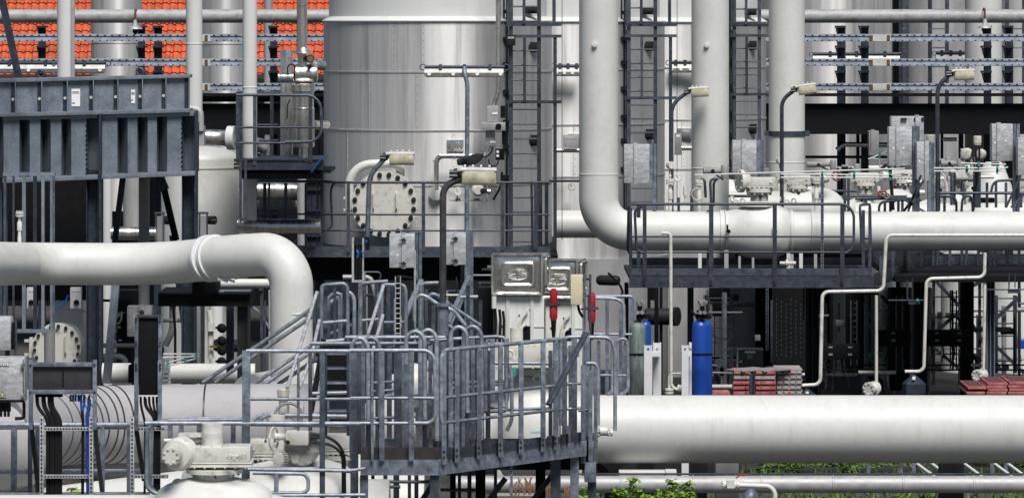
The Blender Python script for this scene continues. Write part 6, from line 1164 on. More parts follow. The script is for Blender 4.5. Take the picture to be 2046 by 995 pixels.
m = M(); m.bx(892, 960, 938, 950, 50.2, .03); m.obj('rear_beam', galv, t)
for x, w_ in ((745, .04), (770, .05), (792, .07), (818, .04), (832, .05), (905, .07), (918, .04), (938, .05), (990, .04)):
    m = M(); c = G(x, 49.8); zz_ = P(0, 925, 49.8).z; m.box((c.x, c.y, zz_ / 2), (w_, .05, zz_)); m.obj('rear_leg', black if x % 2 else blueD, t, smooth=False)
for y, x0_, x1_ in ((962, 735, 860), (972, 735, 800), (978, 880, 950)): m = M(); m.tube(P(x0_, y, 49.5), P(x1_, y, 49.5), .02, 8); m.obj('low_rail', galvD, t)
# landing rail left of the platform
t = T('landing_rail', 'galvanised guard rail left of the front platform, above the second gearbox', 'railing', P(600, 995, 46))
vr = lambda pts, r, nm, bend=.1, mt=galvR: (lambda m: (m.path([P(*q) for q in pts], r, bend, 12, 7), m.obj(nm, mt, t)))(M())
vr([(492, 701, 46), (700, 701, 46)], .0235, 'top_rail'); vr([(495, 797, 46), (720, 797, 46)], .018, 'mid_rail'); vr([(290, 845, 46), (720, 846, 46)], .024, 'mid_rail'); 
vr([(497, 848, 46.8), (690, 851, 46.8)], .018, 'back_rail'); vr([(500, 936, 46), (640, 936, 46), (712, 942, 46)], .022, 'low_rail'); vr([(495, 937, 45.9), (700, 940, 45.9), (730, 935, 45.9)], .02, 'low_rail')
vr([(505, 944, 45.8), (608, 946, 45.8), (616, 956, 45.8), (616, 978, 45.8), (606, 984, 45.8), (520, 984, 45.8)], .022, 'hoop', .05); vr([(500, 990, 45.6), (730, 988, 45.6)], .02, 'low_rail')
for x, y0, y1, w_, mt_, d_ in ((492, 700, 850, .09, galv, 46), (491, 850, 960, .09, galvD, 46), (596, 715, 860, .03, galv, 48), (620, 705, 860, .045, galvD, 47), (644, 701, 1000, .06, galvD, 45.95), (552, 945, 1000, .05, galv, 45.8), (651, 705, 870, .03, blueD, 46.3)):
    m = M(); m.post(x, y0, y1, d_, w_, .04); m.obj('post', mt_, t, bev=.003)
vr([(505, 840, 48.5), (515, 832, 48.5), (535, 826, 48.5)], .026, 'bent_rail', .05); vr([(518, 842, 48.2), (524, 834, 48.2), (540, 828, 48.2)], .026, 'bent_rail', .05); vr([(570, 830, 48.5), (700, 832, 48.5)], .03, 'back_rail'); vr([(620, 786, 48.8), (700, 784, 48.8)], .022, 'back_rail'); vr([(625, 826, 49.2), (700, 824, 49.2)], .02, 'back_rail')
# stair flight
t = T('stair_flight', 'steep steel stair with dark treads and pale slanting handrails behind the landing rail', 'stairs', P(670, 800, 50))
m = M()
for k, y in enumerate((706, 735, 764, 783, 820)):
    m = M(); m.bx(638, 697, y, y + 4, 50 - k * .22, .26); tr = m.obj('tread', galvD, t)
    m = M(); m.bx(638, 697, y - .5, y + 3, 49.98 - k * .22, .02); m.obj('nosing', galv, tr)
m = M(); m.beam(P(645, 690, 50.4), P(620, 830, 49), .03, .2); m.beam(P(690, 690, 50.4), P(702, 830, 49), .03, .2); m.bx(640, 696, 690, 800, 51.2, .03); m.obj('side_stringer', black, t)
for pts in ([(633, 584, 51.5), (607, 668, 50.5), (574, 775, 49)], [(766, 572, 51.8), (735, 668, 50.5)], [(638, 640, 50.8), (622, 715, 50.0), (598, 775, 49.2)], [(765, 630, 51.5), (745, 700, 50.6)]): m = M(); m.path([P(*q) for q in pts], .022, .1, 10); m.obj('handrail', galvL, t)
# long sloping double handrails
t = T('sloping_handrail', 'long double handrail sloping down in front of the white elbow pipe', 'handrail', P(500, 770, 54))
for pts in ([(405, 764, 54), (590, 640, 54), (628, 612, 54)], [(430, 764, 54.2), (612, 640, 54.2), (632, 625, 54.2)], [(505, 768, 54), (640, 678, 54)], [(528, 768, 54.2), (640, 690, 54.2)], [(555, 768, 54.3), (640, 712, 54.3)]): m = M(); m.path([P(*q) for q in pts], .026, .1, 10); m.obj('rail', galvR, t)
# caged gates in the middle
t = T('gate_cage', 'cluster of tall galvanised gate frames standing above the front platform, beside the elbow', 'gate', P(720, 720, 52))
def hoopf(pts, mt_=galvR, r=.025, bend=.07, nm='hoop'): m = M(); m.path([P(*q) for q in pts], r, bend, 12, 7); m.obj(nm, mt_, t)
hoopf([(642, 682, 52), (643, 572, 52), (650, 569, 52), (694, 566, 52), (695, 680, 52)]); hoopf([(652, 682, 52), (690, 679, 52)]); hoopf([(646, 645, 52), (694, 641, 52)])
hoopf([(654, 680, 52.6), (654, 597, 52.6), (668, 585, 52.6), (682, 588, 52.6), (684, 680, 52.6)]); hoopf([(690, 584, 52.9), (700, 584, 52.9), (708, 596, 52.9), (708, 680, 52.9)], bend=.12)
hoopf([(660, 604, 53), (690, 585, 53)]); hoopf([(655, 668, 53), (705, 648, 53)], r=.018)
for x, y0, y1, d_, w_, mt_ in ((650, 575, 680, 52.1, .05, galvD), (657, 598, 680, 52.4, .04, galv), (669, 572, 682, 52, .04, galvD), (678, 595, 680, 52.5, .035, galv), (688, 572, 680, 52.1, .05, galvD), (636, 585, 690, 52.4, .04, galvD), (628, 600, 700, 52.6, .045, galvD), (720, 566, 690, 52.5, .05, galv), (728, 566, 672, 52.8, .035, galvD), (752, 566, 668, 53, .05, galvD), (757, 575, 672, 52.6, .045, galv), (764, 572, 672, 52.4, .045, galvD), (776, 568, 680, 52.6, .05, galvD), (784, 568, 680, 52.8, .04, blueD), (806, 570, 680, 52.7, .045, galvD), (843, 568, 690, 52.5, .05, galv), (852, 578, 690, 52.7, .04, galvD), (866, 610, 690, 52.9, .05, galvD), (960, 600, 680, 53, .045, galvD), (935, 570, 690, 52.8, .05, galvD)):
    m = M(); m.post(x, y0, y1, d_, w_, .035); m.obj('bar', mt_, t)
hoopf([(720, 690, 52.5), (721, 568, 52.5), (730, 565, 52.5), (775, 562, 52.5)]); hoopf([(762, 680, 52.2), (763, 572, 52.2), (768, 569, 52.2), (806, 569, 52.2), (811, 580, 52.2), (811, 680, 52.2)]); hoopf([(722, 640, 52.5), (760, 637, 52.5)], r=.018); hoopf([(765, 644, 52.5), (811, 643, 52.5)], r=.018)
hoopf([(840, 690, 52.2), (841, 570, 52.2), (848, 566, 52.2), (876, 565, 52.2)]); 
hoopf([(828, 640, 51.8), (828, 598, 51.8), (840, 589, 51.8), (852, 592, 51.8), (880, 612, 51.8), (905, 618, 51.8), (930, 650, 51.8)], bend=.16); hoopf([(850, 600, 51.9), (862, 586, 51.9), (874, 590, 51.9), (900, 610, 51.9), (960, 650, 51.9)], mt_=galv, bend=.16); hoopf([(920, 594, 53), (955, 593, 53)]); hoopf([(828, 655, 52), (862, 682, 52)], r=.02); hoopf([(880, 640, 53), (905, 655, 53)], r=.018)
m = M(); m.beam(P(842, 560, 54), P(800, 655, 53), .06, .03); m.beam(P(838, 565, 54.1), P(790, 665, 53), .04, .03); m.beam(P(938, 552, 54), P(895, 645, 53), .06, .03); m.beam(P(943, 556, 54.1), P(900, 650, 53), .03, .03); m.obj('stay', blueM, t)
m = M(); m.tube(P(829, 500, 51.6), P(829, 690, 51.6), .012, 8); m.obj('thin_rod', galvL, t); m = M(); m.bx(827, 832, 642, 646, 51.5, .05); m.obj('clip', teal, t)
t = T('wire_tray', 'narrow wire mesh cable tray with black cables between the gate frames', 'cable tray', P(796, 690, 52)); m = M(); [m.tube(P(x, 552, 51.9), P(x, 690, 51.9), .007, 6) for x in (790, 800)]; [m.tube(P(790, 566 + k * 10, 51.9), P(800, 566 + k * 10, 51.9), .006, 6) for k in range(13)]; m.obj('mesh', galvL, t)
m = M(); [m.path([P(792 + q * 3, 690, 52), P(792 + q * 3, 556, 52), P(797, 551, 52), P(830, 556, 52.5)], .012, .06, 8) for q in range(3)]; m.obj('cable', rubber, t)
t = T('cable_trough', 'pale open cable trough hanging below the curved lamp, blue cables inside', 'cable trough', P(722, 565, 58)); d = 58; m = M(); m.bx(703, 707, 476, 560, d, .15); m.bx(703, 727, 560, 564, d - .02, .2); m.bx(724, 727, 476, 562, d, .02); m.obj('trough', galvL, t); m = M(); m.bx(708, 724, 480, 560, d + .1, .03); m.bx(709, 722, 474, 490, d - .02, .12); m.obj('back_plate', dark, t)
m = M(); [m.path([P(712 + q * 3, 492, d), P(713 + q * 3, 505 + 4 * q, d - .03), P(712 + q * 3, 558, d)], .011, .05, 8) for q in range(3)]; m.obj('cable', rubber, t); m = M(); m.path([P(713, 500, d - .04), P(716, 506, d - .05), P(714, 515, d - .04)], .016, .04, 8); m.path([P(722, 502, d - .04), P(728, 506, d - .05)], .016, .04, 8); m.bx(730, 734, 480, 484, d, .02); m.obj('blue_cable', bluec, t)
m = M(); m.bx(730, 738, 474, 500, 59.8, .1); tag(m.obj('lamp_clamp', black), 'black box clamping the foot of the curved lamp before the manhole', 'box')
t = T('side_railing', 'hooped galvanised railings between the yellow box and the weathered cylinder', 'railing', P(1220, 780, 57))
hoopf([(1185, 642, 57), (1186, 598, 57), (1192, 595, 57), (1228, 596, 57), (1246, 604, 57), (1247, 670, 57)], bend=.1); hoopf([(1175, 592, 58), (1262, 592, 58), (1268, 600, 58), (1268, 640, 58)], bend=.06); hoopf([(1175, 667, 58), (1262, 668, 58)], r=.018); hoopf([(1205, 672, 56), (1223, 678, 56), (1224, 780, 56), (1215, 788, 56)], bend=.1); hoopf([(1232, 790, 56.2), (1230, 680, 56.2), (1250, 675, 56.2), (1254, 690, 56.2), (1255, 780, 56.2), (1240, 788, 56.2)], bend=.08); hoopf([(1175, 674, 56), (1205, 672, 56)]); hoopf([(1190, 749, 56.5), (1256, 750, 56.5)], r=.018)
for x, y0, y1, d_ in ((1213, 598, 790, 57), (1240, 605, 790, 57.3), (1262, 595, 640, 58), (1196, 680, 790, 56.4), (1247, 690, 790, 56.8)): m = M(); m.post(x, y0, y1, d_, .05, .03); m.obj('post', galv, t)
m = M(); m.bx(1200, 1222, 742, 788, 58.5, .4); tag(m.obj('dark_bin', blueD, bev=.02), 'dark bin-like casing behind the hooped side railings', 'casing')
# ------------------------------------------------------------------ lower left: rail, junction panels, slotted frames
t = T('front_rail', 'galvanised double rail across the lower left with flat posts', 'railing', P(150, 985, 48)); d = 48
for y, r_ in ((849, .03), (854, .026)): m = M(); m.tube(P(-300, y, d + (.3 if y > 850 else 0)), P(305, y - 1, d), r_, 12); m.obj('top_rail', galvR, t)
for y, r_ in ((941, .02), (944, .018)): m = M(); m.tube(P(-300, y, d), P(300, y - 2, d), r_, 10); m.obj('mid_rail', galv, t)
m = M(); m.tube(P(-300, 988, 47.5), P(300, 986, 47.5), .024, 10); m.obj('low_rail', galv, t)
for x, w_, mt_ in ((28, .07, galv), (60, .05, galvD), (75, .05, galvD), (205, .05, galv), (258, .055, galv)): m = M(); m.post(x, 852, 990, d, w_, .04); m.obj('post', mt_, t, bev=.003)
m = M(); m.beam(P(62, 842, 47.6), P(78, 990, 47.6), .05, .04); m.beam(P(188, 842, 47.6), P(205, 990, 47.6), .05, .04); m.beam(P(270, 842, 47.6), P(288, 960, 47.6), .05, .04); m.obj('raking_strut', dark, t)
t = T('curved_guard', 'round-cornered guard frame round the white gearbox in the near foreground', 'railing', P(300, 995, 46)); hoopf([(720, 845.5, 46.2), (306, 845, 46.2), (294, 858, 46.2), (293, 972, 46.2), (308, 986, 46.2), (330, 986, 46.2)], bend=.14); hoopf([(500, 838, 46.6), (330, 840, 46.6), (304, 846, 46.6), (300, 870, 46.6), (301, 975, 46.6), (312, 984, 46.6)], bend=.12)
hoopf([(372, 846, 46.9), (376, 836, 46.9), (480, 836, 46.9), (488, 846, 46.9)], bend=.05); 
for x in (340, 362, 398, 466): m = M(); m.post(x, 846, 940, 46.8, .055, .035); m.obj('post', galv, t)
def slotframe(label, xl, xr, y0, y1, d, bars):
    t = T('cable_stand', label, 'frame', P(xl, y1, d), 'slotted galvanised frames')
    for x in (xl, xr):
        if x is None: continue
        m = M(); m.bx(x - 4, x + 4, y0, y1, d, .04); u = m.obj('upright', galvL, t, bev=.002); m = M(); q = y0 + 4
        while q < y1 - 4: m.bx(x - 1.5, x + 1.5, q, q + 4, d - .004, .01); q += 8
        m.obj('slot', black, u, smooth=False)
    for y in bars:
        m = M(); m.bx(xl - 2, (xr or xl + 70) + 2, y, y + 7, d + .03, .04); u = m.obj('cross_bar', galvL, t); m = M(); q = xl + 6
        while q < (xr or xl + 70) - 4: m.bx(q, q + 3.5, y + 2, y + 5, d + .027, .01); q += 6
        m.obj('slot', black, u, smooth=False)
slotframe('slotted frame under the wide black junction panel, cables running through it', 83, 182, 832, 993, 47, (853, 948)); slotframe('slotted frame under the tall black panel', 264, None, 832, 993, 47, (853, 948))
def glands(t, xs, y, d, mt_): m = M(); [m.lathe([(.01, -.08), (.013, -.07), (.013, 0)], P(x, y, d), n=8) for x in xs]; m.obj('cable_gland', mt_, t)
t = T('junction_cabinet', 'wide black junction panel with two doors on two galvanised posts', 'panel', P(125, 860, 47)); d = 47
m = M(); m.bx(66, 125, 733, 779, d + .05, .18); m.obj('door', mat('black_panel', (.03, .027, .03), .5, var=.2, scale=5), t, bev=.008); m = M(); m.bx(127, 186, 733, 779, d + .05, .18); m.obj('door', MT['black_panel'], t, bev=.008)
for y in (724, 779): m = M(); m.bx(62, 190, y, y + 8, d, .05); m.obj('frame_bar', galv, t, bev=.003)
for x in (61, 189): m = M(); m.bx(x - 4, x + 4, 719, 858, d - .02, .05); m.obj('post', galv, t, bev=.003)
m = M(); [m.disc(P(x, y, d - .02), (0, -1, 0), .014, .012, 8) for x in (61, 189) for y in (729, 783)]; m.obj('bolt', bolt, t)
m = M(); m.bx(70, 124, 787, 793, d + .06, .1); m.obj('terminal_strip', black, t)
glands(t, (74, 86, 98, 104, 178), 790, d + .1, black); glands(t, (141, 146, 151, 157, 162, 168), 788, d + .1, bluec)
for k, (x0, x1) in enumerate(((74, 95), (86, 102), (88, 106), (98, 112), (102, 116), (104, 121))): m = M(); m.path([P(x0, 793, d + .1), P(x0 + 1, 812, d + .1), P(x1, 838, d + .1), P(x1, 860, d + .1), P(x1, 995, d + .1)], .02, .1, 8); m.obj('black_cable', rubber, t)
for k, (x0, x1) in enumerate(((161, 163), (168, 165))): m = M(); m.path([P(x0, 790, d + .08), P(x0 + 1, 805, d + .08), P(x1, 820, d + .08)], .014, .08, 8); m.obj('blue_cable', bluec, t)
m = M(); m.path([P(164, 820, d + .09), P(166, 845, d + .09), P(165, 990, d + .09)], .018, .1, 8); m.obj('black_cable', rubber, t)
m = M(); m.path([P(178, 798, d + .08), P(178, 815, d + .08), P(174, 830, d + .08), P(176, 990, d + .08)], .022, .1, 8); m.obj('blue_cable', mat('blue_cable_deep', (.01, .06, .33), .4), t)
t = T('junction_cabinet', 'tall narrow black panel between two galvanised uprights', 'panel', P(298, 850, 47)); m = M(); m.bx(277, 317, 634, 789, d + .05, .2); m.obj('door', black, t, bev=.008); m = M(); m.bx(275, 320, 632, 635, d + .02, .26); m.obj('top_edge', galvD, t)
for x, y1 in ((273, 860), (320, 850)): m = M(); m.bx(x - 4, x + 3, 634 if x < 300 else 634, 720, d + .02, .05); m.bx(x - 5, x + 3, 720, y1, d, .05); m.obj('post', galv, t, bev=.003)
m = M(); [m.disc(P(x, y, d - .0), (0, -1, 0), .013, .02, 8) for x in (272, 320) for y in (636, 684, 728, 736)]; m.obj('bolt', bolt, t)
glands(t, (281, 289, 298, 306, 313), 792, d + .1, black)
for k, (x0, x1) in enumerate(((281, 287), (289, 306), (291, 309), (298, 311), (306, 313), (313, 316))): m = M(); m.path([P(x0, 795, d + .1), P(x0 + 1, 812, d + .1), P(x1, 832, d + .1), P(x1 + 3, 845, d + .1), P(x1 + 2, 985, d + .1)], .014, .08, 8); m.obj('black_cable', rubber, t)
t = T('junction_box', 'galvanised junction box with a warning triangle at the photo edge', 'junction box', P(20, 805, 47)); m = M(); m.bx(-60, 46, 717, 799, d, .25); m.obj('door', galvL, t, bev=.012); m = M(); m.bx(-60, 49, 714, 803, d + .03, .25); m.obj('housing', galvL, t, bev=.008); m = M(); m.bx(45.5, 46.8, 718, 800, d - .004, .02); m.bx(-60, 48, 800, 803.5, d - .01, .2); m.obj('seal', black, t)
m = M(); [m.lathe([(.02, 0), (.025, .04), (.015, .06)], P(46, y, d), (0, -1, 0), 10) for y in (729, 790)]; m.obj('hinge', steel, t)
m = M(); m.bx(-14, 18, 724, 731.5, d - .006, .006); q = m.obj('name_plate', ink, t); m = M(); m.bx(-12, 17, 725.2, 730.4, d - .01, .006); q2 = m.obj('plate_insert', paper, q)
m = M(); [m.bx(-10 + k * 3.6, -8 + k * 3.6, 726.2 + (k % 2) * .6, 729.6 - (k % 3) * .4, d - .013, .004) for k in range(7)]; q3 = m.obj('plate_print', ink, q)
m = M(); a_, b_, c_ = P(-3, 794.5, d - .008), P(12, 794.5, d - .008), P(4.5, 781.5, d - .008); m.prism([a_, b_, c_], (0, .005, 0)); tr = m.obj('warning_triangle', ink, t); m = M(); cc = (a_ + b_ + c_) / 3; m.prism([cc + (v - cc) * .74 + Vector((0, -.004, 0)) for v in (a_, b_, c_)], (0, .003, 0)); m.obj('triangle_face', mat('warning_yellow', (.75, .6, .3), .5), tr)
cu = bpy.data.curves.new('ex_text', 'FONT'); cu.body = 'EX'; cu.size = .04; cu.align_x = 'CENTER'; cu.extrude = .0006; cu.materials.append(ink); tmp_ = bpy.data.objects.new('tmp', cu); scn.collection.objects.link(tmp_); bpy.context.view_layer.update(); me_ = bpy.data.meshes.new_from_object(tmp_); bpy.data.objects.remove(tmp_); me_.materials.clear(); me_.materials.append(ink); fo = bpy.data.objects.new('triangle_letters', me_); scn.collection.objects.link(fo); fo.rotation_euler = (R(90), 0, 0); fo.location = P(4.5, 793.2, d - .016) - root_loc(t); fo.parent = t
m = M(); [m.tube(P(x, 803, d + .1), P(x, 832, d + .1), .016, 8) for x in (2, 10, 17)]; [m.lathe([(.028, -.1), (.028, 0)], P(x, 804, d + .1), n=8) for x in (2, 10, 17)]; m.path([P(48, 803, d + .1), P(48, 835, d + .1), P(30, 836, d + .1)], .02, .03, 6); m.obj('cable', rubber, t)
t = T('junction_box', 'pale rounded cabinet corner with a black side plate above the other box', 'junction box', P(10, 700, 48)); m = M(); m.bx(-60, 22, 633, 700, 48, .25); m.obj('housing', galvL, t, bev=.03); m = M(); m.bx(21, 28, 645, 698, 48.05, .15); m.bx(22.5, 27, 655, 690, 48.0, .1); m.obj('side_plate', black, t, bev=.02)
for x_, y_, w_, lb in ((15, 700, .05, 'short'), (31, 640, .03, 'slim')): m = M(); m.post(x_, y_, 716, 48.2, w_, .05); tag(m.obj('support_post', galvD), lb + ' post between the two pale junction boxes', 'post')
# ------------------------------------------------------------------ near valves
def near_valve(label, x, y, d, rp, lugs=True, ext=4):
    c = P(x, y, d); k = S(1, d); t = T('ball_valve', label, 'valve', c - Vector((0, 0, rp * k)), 'near white ball valves')
    pr = [(rp * .62 * k, -rp * ext * k), (rp * .62 * k, -rp * 1.25 * k)] + [((rp * .62 + rp * .38 * math.cos(R(a))) * k, rp * 1.05 * math.sin(R(a)) * k) for a in range(-85, 86, 10)] + [(rp * .62 * k, rp * 1.25 * k), (rp * .62 * k, rp * 1.6 * k)]
    m = M(); m.lathe(pr, c, (1, 0, 0), 64); m.obj('body', white, t)
    if lugs:
        for s in (-1, 1): m = M(); m.ring(c + Vector((s * 72 * k, -.05, (rp - 17) * k)), (.1, 1, 0), 8.5 * k, 4.5 * k, 24, 8); m.obj('lifting_lug', cream, t)
    return t
near_valve('huge white ball valve body rising at the bottom edge, with two lifting lugs', 428, 1062, 45, 112)
near_valve('second white ball valve body behind the guard hoop', 590, 1030, 49, 118, False, 1.6); near_valve('third white ball valve body half hidden by the platform legs', 680, 1010, 52.5, 105, False, 1.6)
a_ = actuator('near white gearbox on the huge ball valve, bolted round end and tall drum', 358, 500, 893, 934, 45, cyl=(403, 446, 845, 893), neck=True)
kk = S(1, 45); m = M(); c = P(362, 905, 44.9); m.lathe([(6 * kk, -34 * kk), (28 * kk, -30 * kk), (33 * kk, -18 * kk), (33 * kk, 8 * kk), (25 * kk, 14 * kk)], c, (.25, 1, 0), 32); m.obj('gear_hump', cream, a_)
m = M(); c = P(341, 911, 44.45); m.lathe([(17 * kk, 0), (18 * kk, -.02), (18 * kk, -.1), (22 * kk, -.18)], c, (0, -1, 0), 28); m.bolts(c, (0, -1, 0), 14 * kk, 8, 2.6 * kk, 3 * kk, .4); m.obj('end_cap', cream, a_)
m = M(); m.tube(P(328, 880, 45.1), P(403, 880, 45.1), 4.5 * kk, 16); m.bx(356, 404, 867, 873, 45, .2); m.obj('shaft_tube', cream, a_)
m = M(); [m.lathe([(4.5 * kk, 0), (5.5 * kk, 3 * kk), (5.5 * kk, 11 * kk), (3 * kk, 12 * kk)], P(x, y, 44.6), n=6) for x, y in ((458, 918), (468, 920), (480, 918), (488, 916))]; m.tube(P(452, 911, 44.6), P(480, 911, 44.6), 3.5 * kk, 12); m.obj('stop_bolt', cream, a_)
a2 = actuator('second white gearbox carrying a handwheel motor unit, behind the guard rail', 500, 572, 878, 919, 49, cyl=(532, 570, 829, 880), neck=False)
kk = S(1, 48.4); d = 48.4
t = T('motor_actuator', 'grey-white motor actuator with a thin handwheel and a ribbed knob', 'actuator', P(620, 930, d))
m = M(); m.bx(570, 617, 861, 890, d, .3); m.obj('switch_housing', cream, t, bev=.03)
m = M(); m.disc(P(575, 883, d), (0, -1, 0), 5 * kk, .02, 18); q = m.obj('brass_ring', brass, t); m = M(); m.disc(P(575, 883, d - .02), (0, -1, 0), 3 * kk, .01, 14); m.obj('window', black, q)
m = M(); m.ring(P(547, 876, d), (1, -.35, 0), 23 * kk, 2.2 * kk, 32, 8); m.tube(P(547, 854, d), P(547, 898, d), 1.6 * kk, 8); m.obj('handwheel', cream, t)
m = M(); m.tube(P(547, 872, d), P(572, 872, d + .05), 7 * kk, 18); m.lathe([(8 * kk, 0), (8 * kk, 3 * kk)], P(556, 872, d), (1, 0, 0), 18); m.obj('wheel_shaft', cream, t)
m = M(); c = P(603, 895, d + .15); m.lathe([(10 * kk, -.02), (34 * kk, 0), (36 * kk, .02), (36 * kk, .1), (30 * kk, .2), (20 * kk, .3)], c, (0, 1, 0), 36); m.bolts(c, (0, -1, 0), 30 * kk, 12, 2 * kk, 3 * kk); m.prism([P(575, 898, d + .12), P(600, 905, d + .12), P(596, 925, d + .12), P(585, 925, d + .12)], (0, .1, 0)); m.obj('worm_housing', grey if 0 else mat('grey_white_casting', (.42, .42, .4), .5, var=.12, scale=8, dirt=.6, dirtcol=(.1, .1, .1), dscale=9), t)
m = M(); c = P(556, 915, d - .02); ax_ = Vector((-.5, -1, .1)); m.lathe([(13 * kk, -16 * kk), (13 * kk, 0), (11 * kk, 1 * kk)], c, ax_, 24); 
u_ = ax_.normalized().orthogonal().normalized(); w_ = ax_.normalized().cross(u_)
for q in range(18): an = q / 18 * 2 * math.pi; v_ = u_ * math.cos(an) + w_ * math.sin(an); m.beam(c + v_ * 14 * kk - ax_.normalized() * 16 * kk, c + v_ * 14.5 * kk + ax_.normalized() * 1 * kk, 2 * kk, 3 * kk, v_)
m.obj('ribbed_knob', cream, t)
m = M(); m.tube(P(617, 870, d + .1), P(645, 872, d + .1), 6 * kk, 14); m.bx(617, 622, 864, 886, d + .05, .12); m.obj('cable_entry', galvD, t)
m = M(); m.path([P(622, 866, d), P(650, 870, d), P(676, 885, d), P(688, 908, d), P(689, 990, d)], .018, .25, 8); m.path([P(622, 882, d), P(645, 884, d), P(672, 893, d), P(685, 912, d), P(685, 990, d)], .016, .25, 8); m.obj('cable', rubber, t)
m = M(); m.bx(500, 570, 920, 931, 49, .35); m.lathe([(50 * kk, 0), (50 * kk, 8 * kk)], P(560, 935, 49.2), n=32); tag(m.obj('valve_flange', dark), 'dark flange in shade under the second gearbox', 'flange')
a3 = actuator('third white gearbox low beside the platform legs, behind the black cables', 640, 712, 868, 908, 52, neck=True)
t = T('handwheel_valve', 'grey handwheel standing in front of a white capped stem', 'handwheel', P(576, 860, 51)); d = 51; kk = S(1, d)
m = M(); m.ring(P(576, 832, d - .2), (0, 1, -.25), 27 * kk, 3 * kk, 36, 8); [m.tube(P(576, 832, d - .2), P(576 + 26 * math.cos(R(a)), 832 + 26 * math.sin(R(a)), d - .2), 2 * kk, 8) for a in (-90, 30, 150)]; m.obj('wheel', grey, t)
m = M(); m.lathe([(11 * kk, 0), (11 * kk, 8 * kk), (12 * kk, 9 * kk), (12.5 * kk, 22 * kk), (11 * kk, 24 * kk)], P(566, 800, d), n=24); m.lathe([(9 * kk, -25 * kk), (9 * kk, 0)], P(566, 800, d), n=18); m.obj('capped_stem', cream, t)
m = M(); m.bx(556, 606, 812, 838, d + .1, .3); m.obj('stem_housing', cream, t, bev=.015)
m = M(); m.tube(P(704, 700, 52), P(704, 720, 52), .03, 8); m.path([P(850, 735, 52), P(870, 720, 52), P(880, 760, 52), P(875, 800, 52)], .06, .2, 12); tag(m.obj('bent_tube', white), 'white bent tube glimpsed between the platform posts', 'pipe')
for (x, y, rp, lb) in ((770, 850, 60, 'white valve shell glimpsed through the platform posts, lower one'), (825, 770, 45, 'white valve shell glimpsed through the platform posts, upper one')):
    c = P(x, y, 54); m = M(); k = S(1, 54); m.lathe([(rp * .5 * k, -rp * k)] + [(rp * k * math.cos(R(a)), rp * k * math.sin(R(a))) for a in range(-60, 61, 15)] + [(rp * .5 * k, rp * k)], c, (1, 0, 0), 36); tag(m.obj('valve_shell', white), lb, 'valve')
m = M(); c = P(735, 672, 58); m.lathe([(S(12, 58), 0), (S(12, 58), .1)], c, (0, -1, 0), 20); tag(m.obj('black_disc', dark), 'dark round disc behind the gate frames', 'disc')
pipe('white pipe sloping up towards the second ball valve, behind the cable stands', [(-60, 1064, 50.5), (380, 1010, 50)], S(72, 50), white, n=48)
pipe('white pipe top along the bottom edge in the near left foreground', [(-60, 1046, 45), (330, 1046, 45)], S(58, 45), white, n=48)
# ------------------------------------------------------------------ plants
def leaves(m, c, rad, n, ls, rg, flat=.55):
    for _ in range(n):
        u = Vector((rg.gauss(0, 1), rg.gauss(0, 1), rg.gauss(0, 1))).normalized() * rad * rg.random() ** .4; u.z *= flat; p = c + u
        a = Vector((rg.gauss(0, 1), rg.gauss(0, 1), rg.gauss(0, .35))).normalized(); b = a.cross(Vector((rg.gauss(0, .4), rg.gauss(0, .4), 1))).normalized(); s = ls * rg.uniform(.6, 1.4)
        m.add([p - a * s, p - b * s * .55 + Vector((0, 0, .1 * s)), p + a * s, p + b * s * .55 + Vector((0, 0, .1 * s))], [(0, 1, 2), (0, 2, 3)])
def shrub(label, x, d, wpx, ytop, seed, mt=leafm, group='green shrubs beneath the pipes'):
    rg = random.Random(seed); base = G(x, d); zt = P(0, ytop, d).z; W = S(wpx, d) / 2; t = T('leafy_shrub', label, 'shrub', base, group); m = M(); st = M()
    for k in range(30):
        h = zt * rg.uniform(.35, 1.0); c = base + Vector((rg.uniform(-W, W), rg.uniform(-.4, .5), 0)); h *= 1 - .35 * abs(c.x - base.x) / W; top = c + Vector((rg.uniform(-.08, .08), rg.uniform(-.08, .08), h)); st.tube(base.lerp(c, .7), top, .007, 5)
        for q in range(5): leaves(m, c.lerp(top, .45 + .14 * q), .19 * (1.05 - .13 * q), 40, .04, rg)
    m.obj('foliage', mt, t, smooth=False); st.obj('stem', drym, t)
shrub('bright green leafy shrub with the tallest sprigs, in front of the low clad pipe', 1345, 52, 150, 950, 1); shrub('bright green leafy shrub next to the platform leg, lower than its neighbour', 1260, 52.3, 150, 960, 2); shrub('low green shrub at the foot of the platform legs', 1165, 51.6, 80, 978, 3)
shrub('dark green bush behind the thick pipe near the grey pedestal', 1580, 62, 120, 930, 4, leafd); shrub('dark green bush behind the thick pipe near the middle', 1690, 62, 150, 932, 5, leafd); shrub('dark green bush behind the sloping bars', 1900, 62.5, 170, 930, 6, leafd); shrub('dark green bush at the end of the sloping bars', 2010, 62, 130, 928, 7, leafd)
shrub('low green bush under the end of the low clad pipe', 1980, 51.5, 150, 986, 11, leafd); shrub('low green bush under the middle of the low clad pipe', 1800, 51.5, 160, 987, 12, leafd); shrub('low green bush between the branch pipe and the bushes under the clad pipe', 1650, 51.5, 120, 988, 13, leafd)
shrub('dark green bush behind the thick pipe, between two others', 1790, 62.2, 150, 930, 14, leafd)
shrub('tiny green plant growing behind the blue cable', 155, 49.5, 22, 972, 8)
rg = random.Random(21); m = M()
for _ in range(6000):
    x = rg.uniform(.5, 9.5); y = rg.uniform(57.5, 67); 
    if x < 1.2 and y > 56: continue
    p = Vector((x, y, 0)); a = Vector((rg.gauss(0, 1), rg.gauss(0, 1), 0)).normalized() * .02; h = rg.uniform(.04, .18); l = Vector((rg.gauss(0, .06), rg.gauss(0, .06), h)); m.add([p - a, p + a, p + l], [(0, 1, 2)])
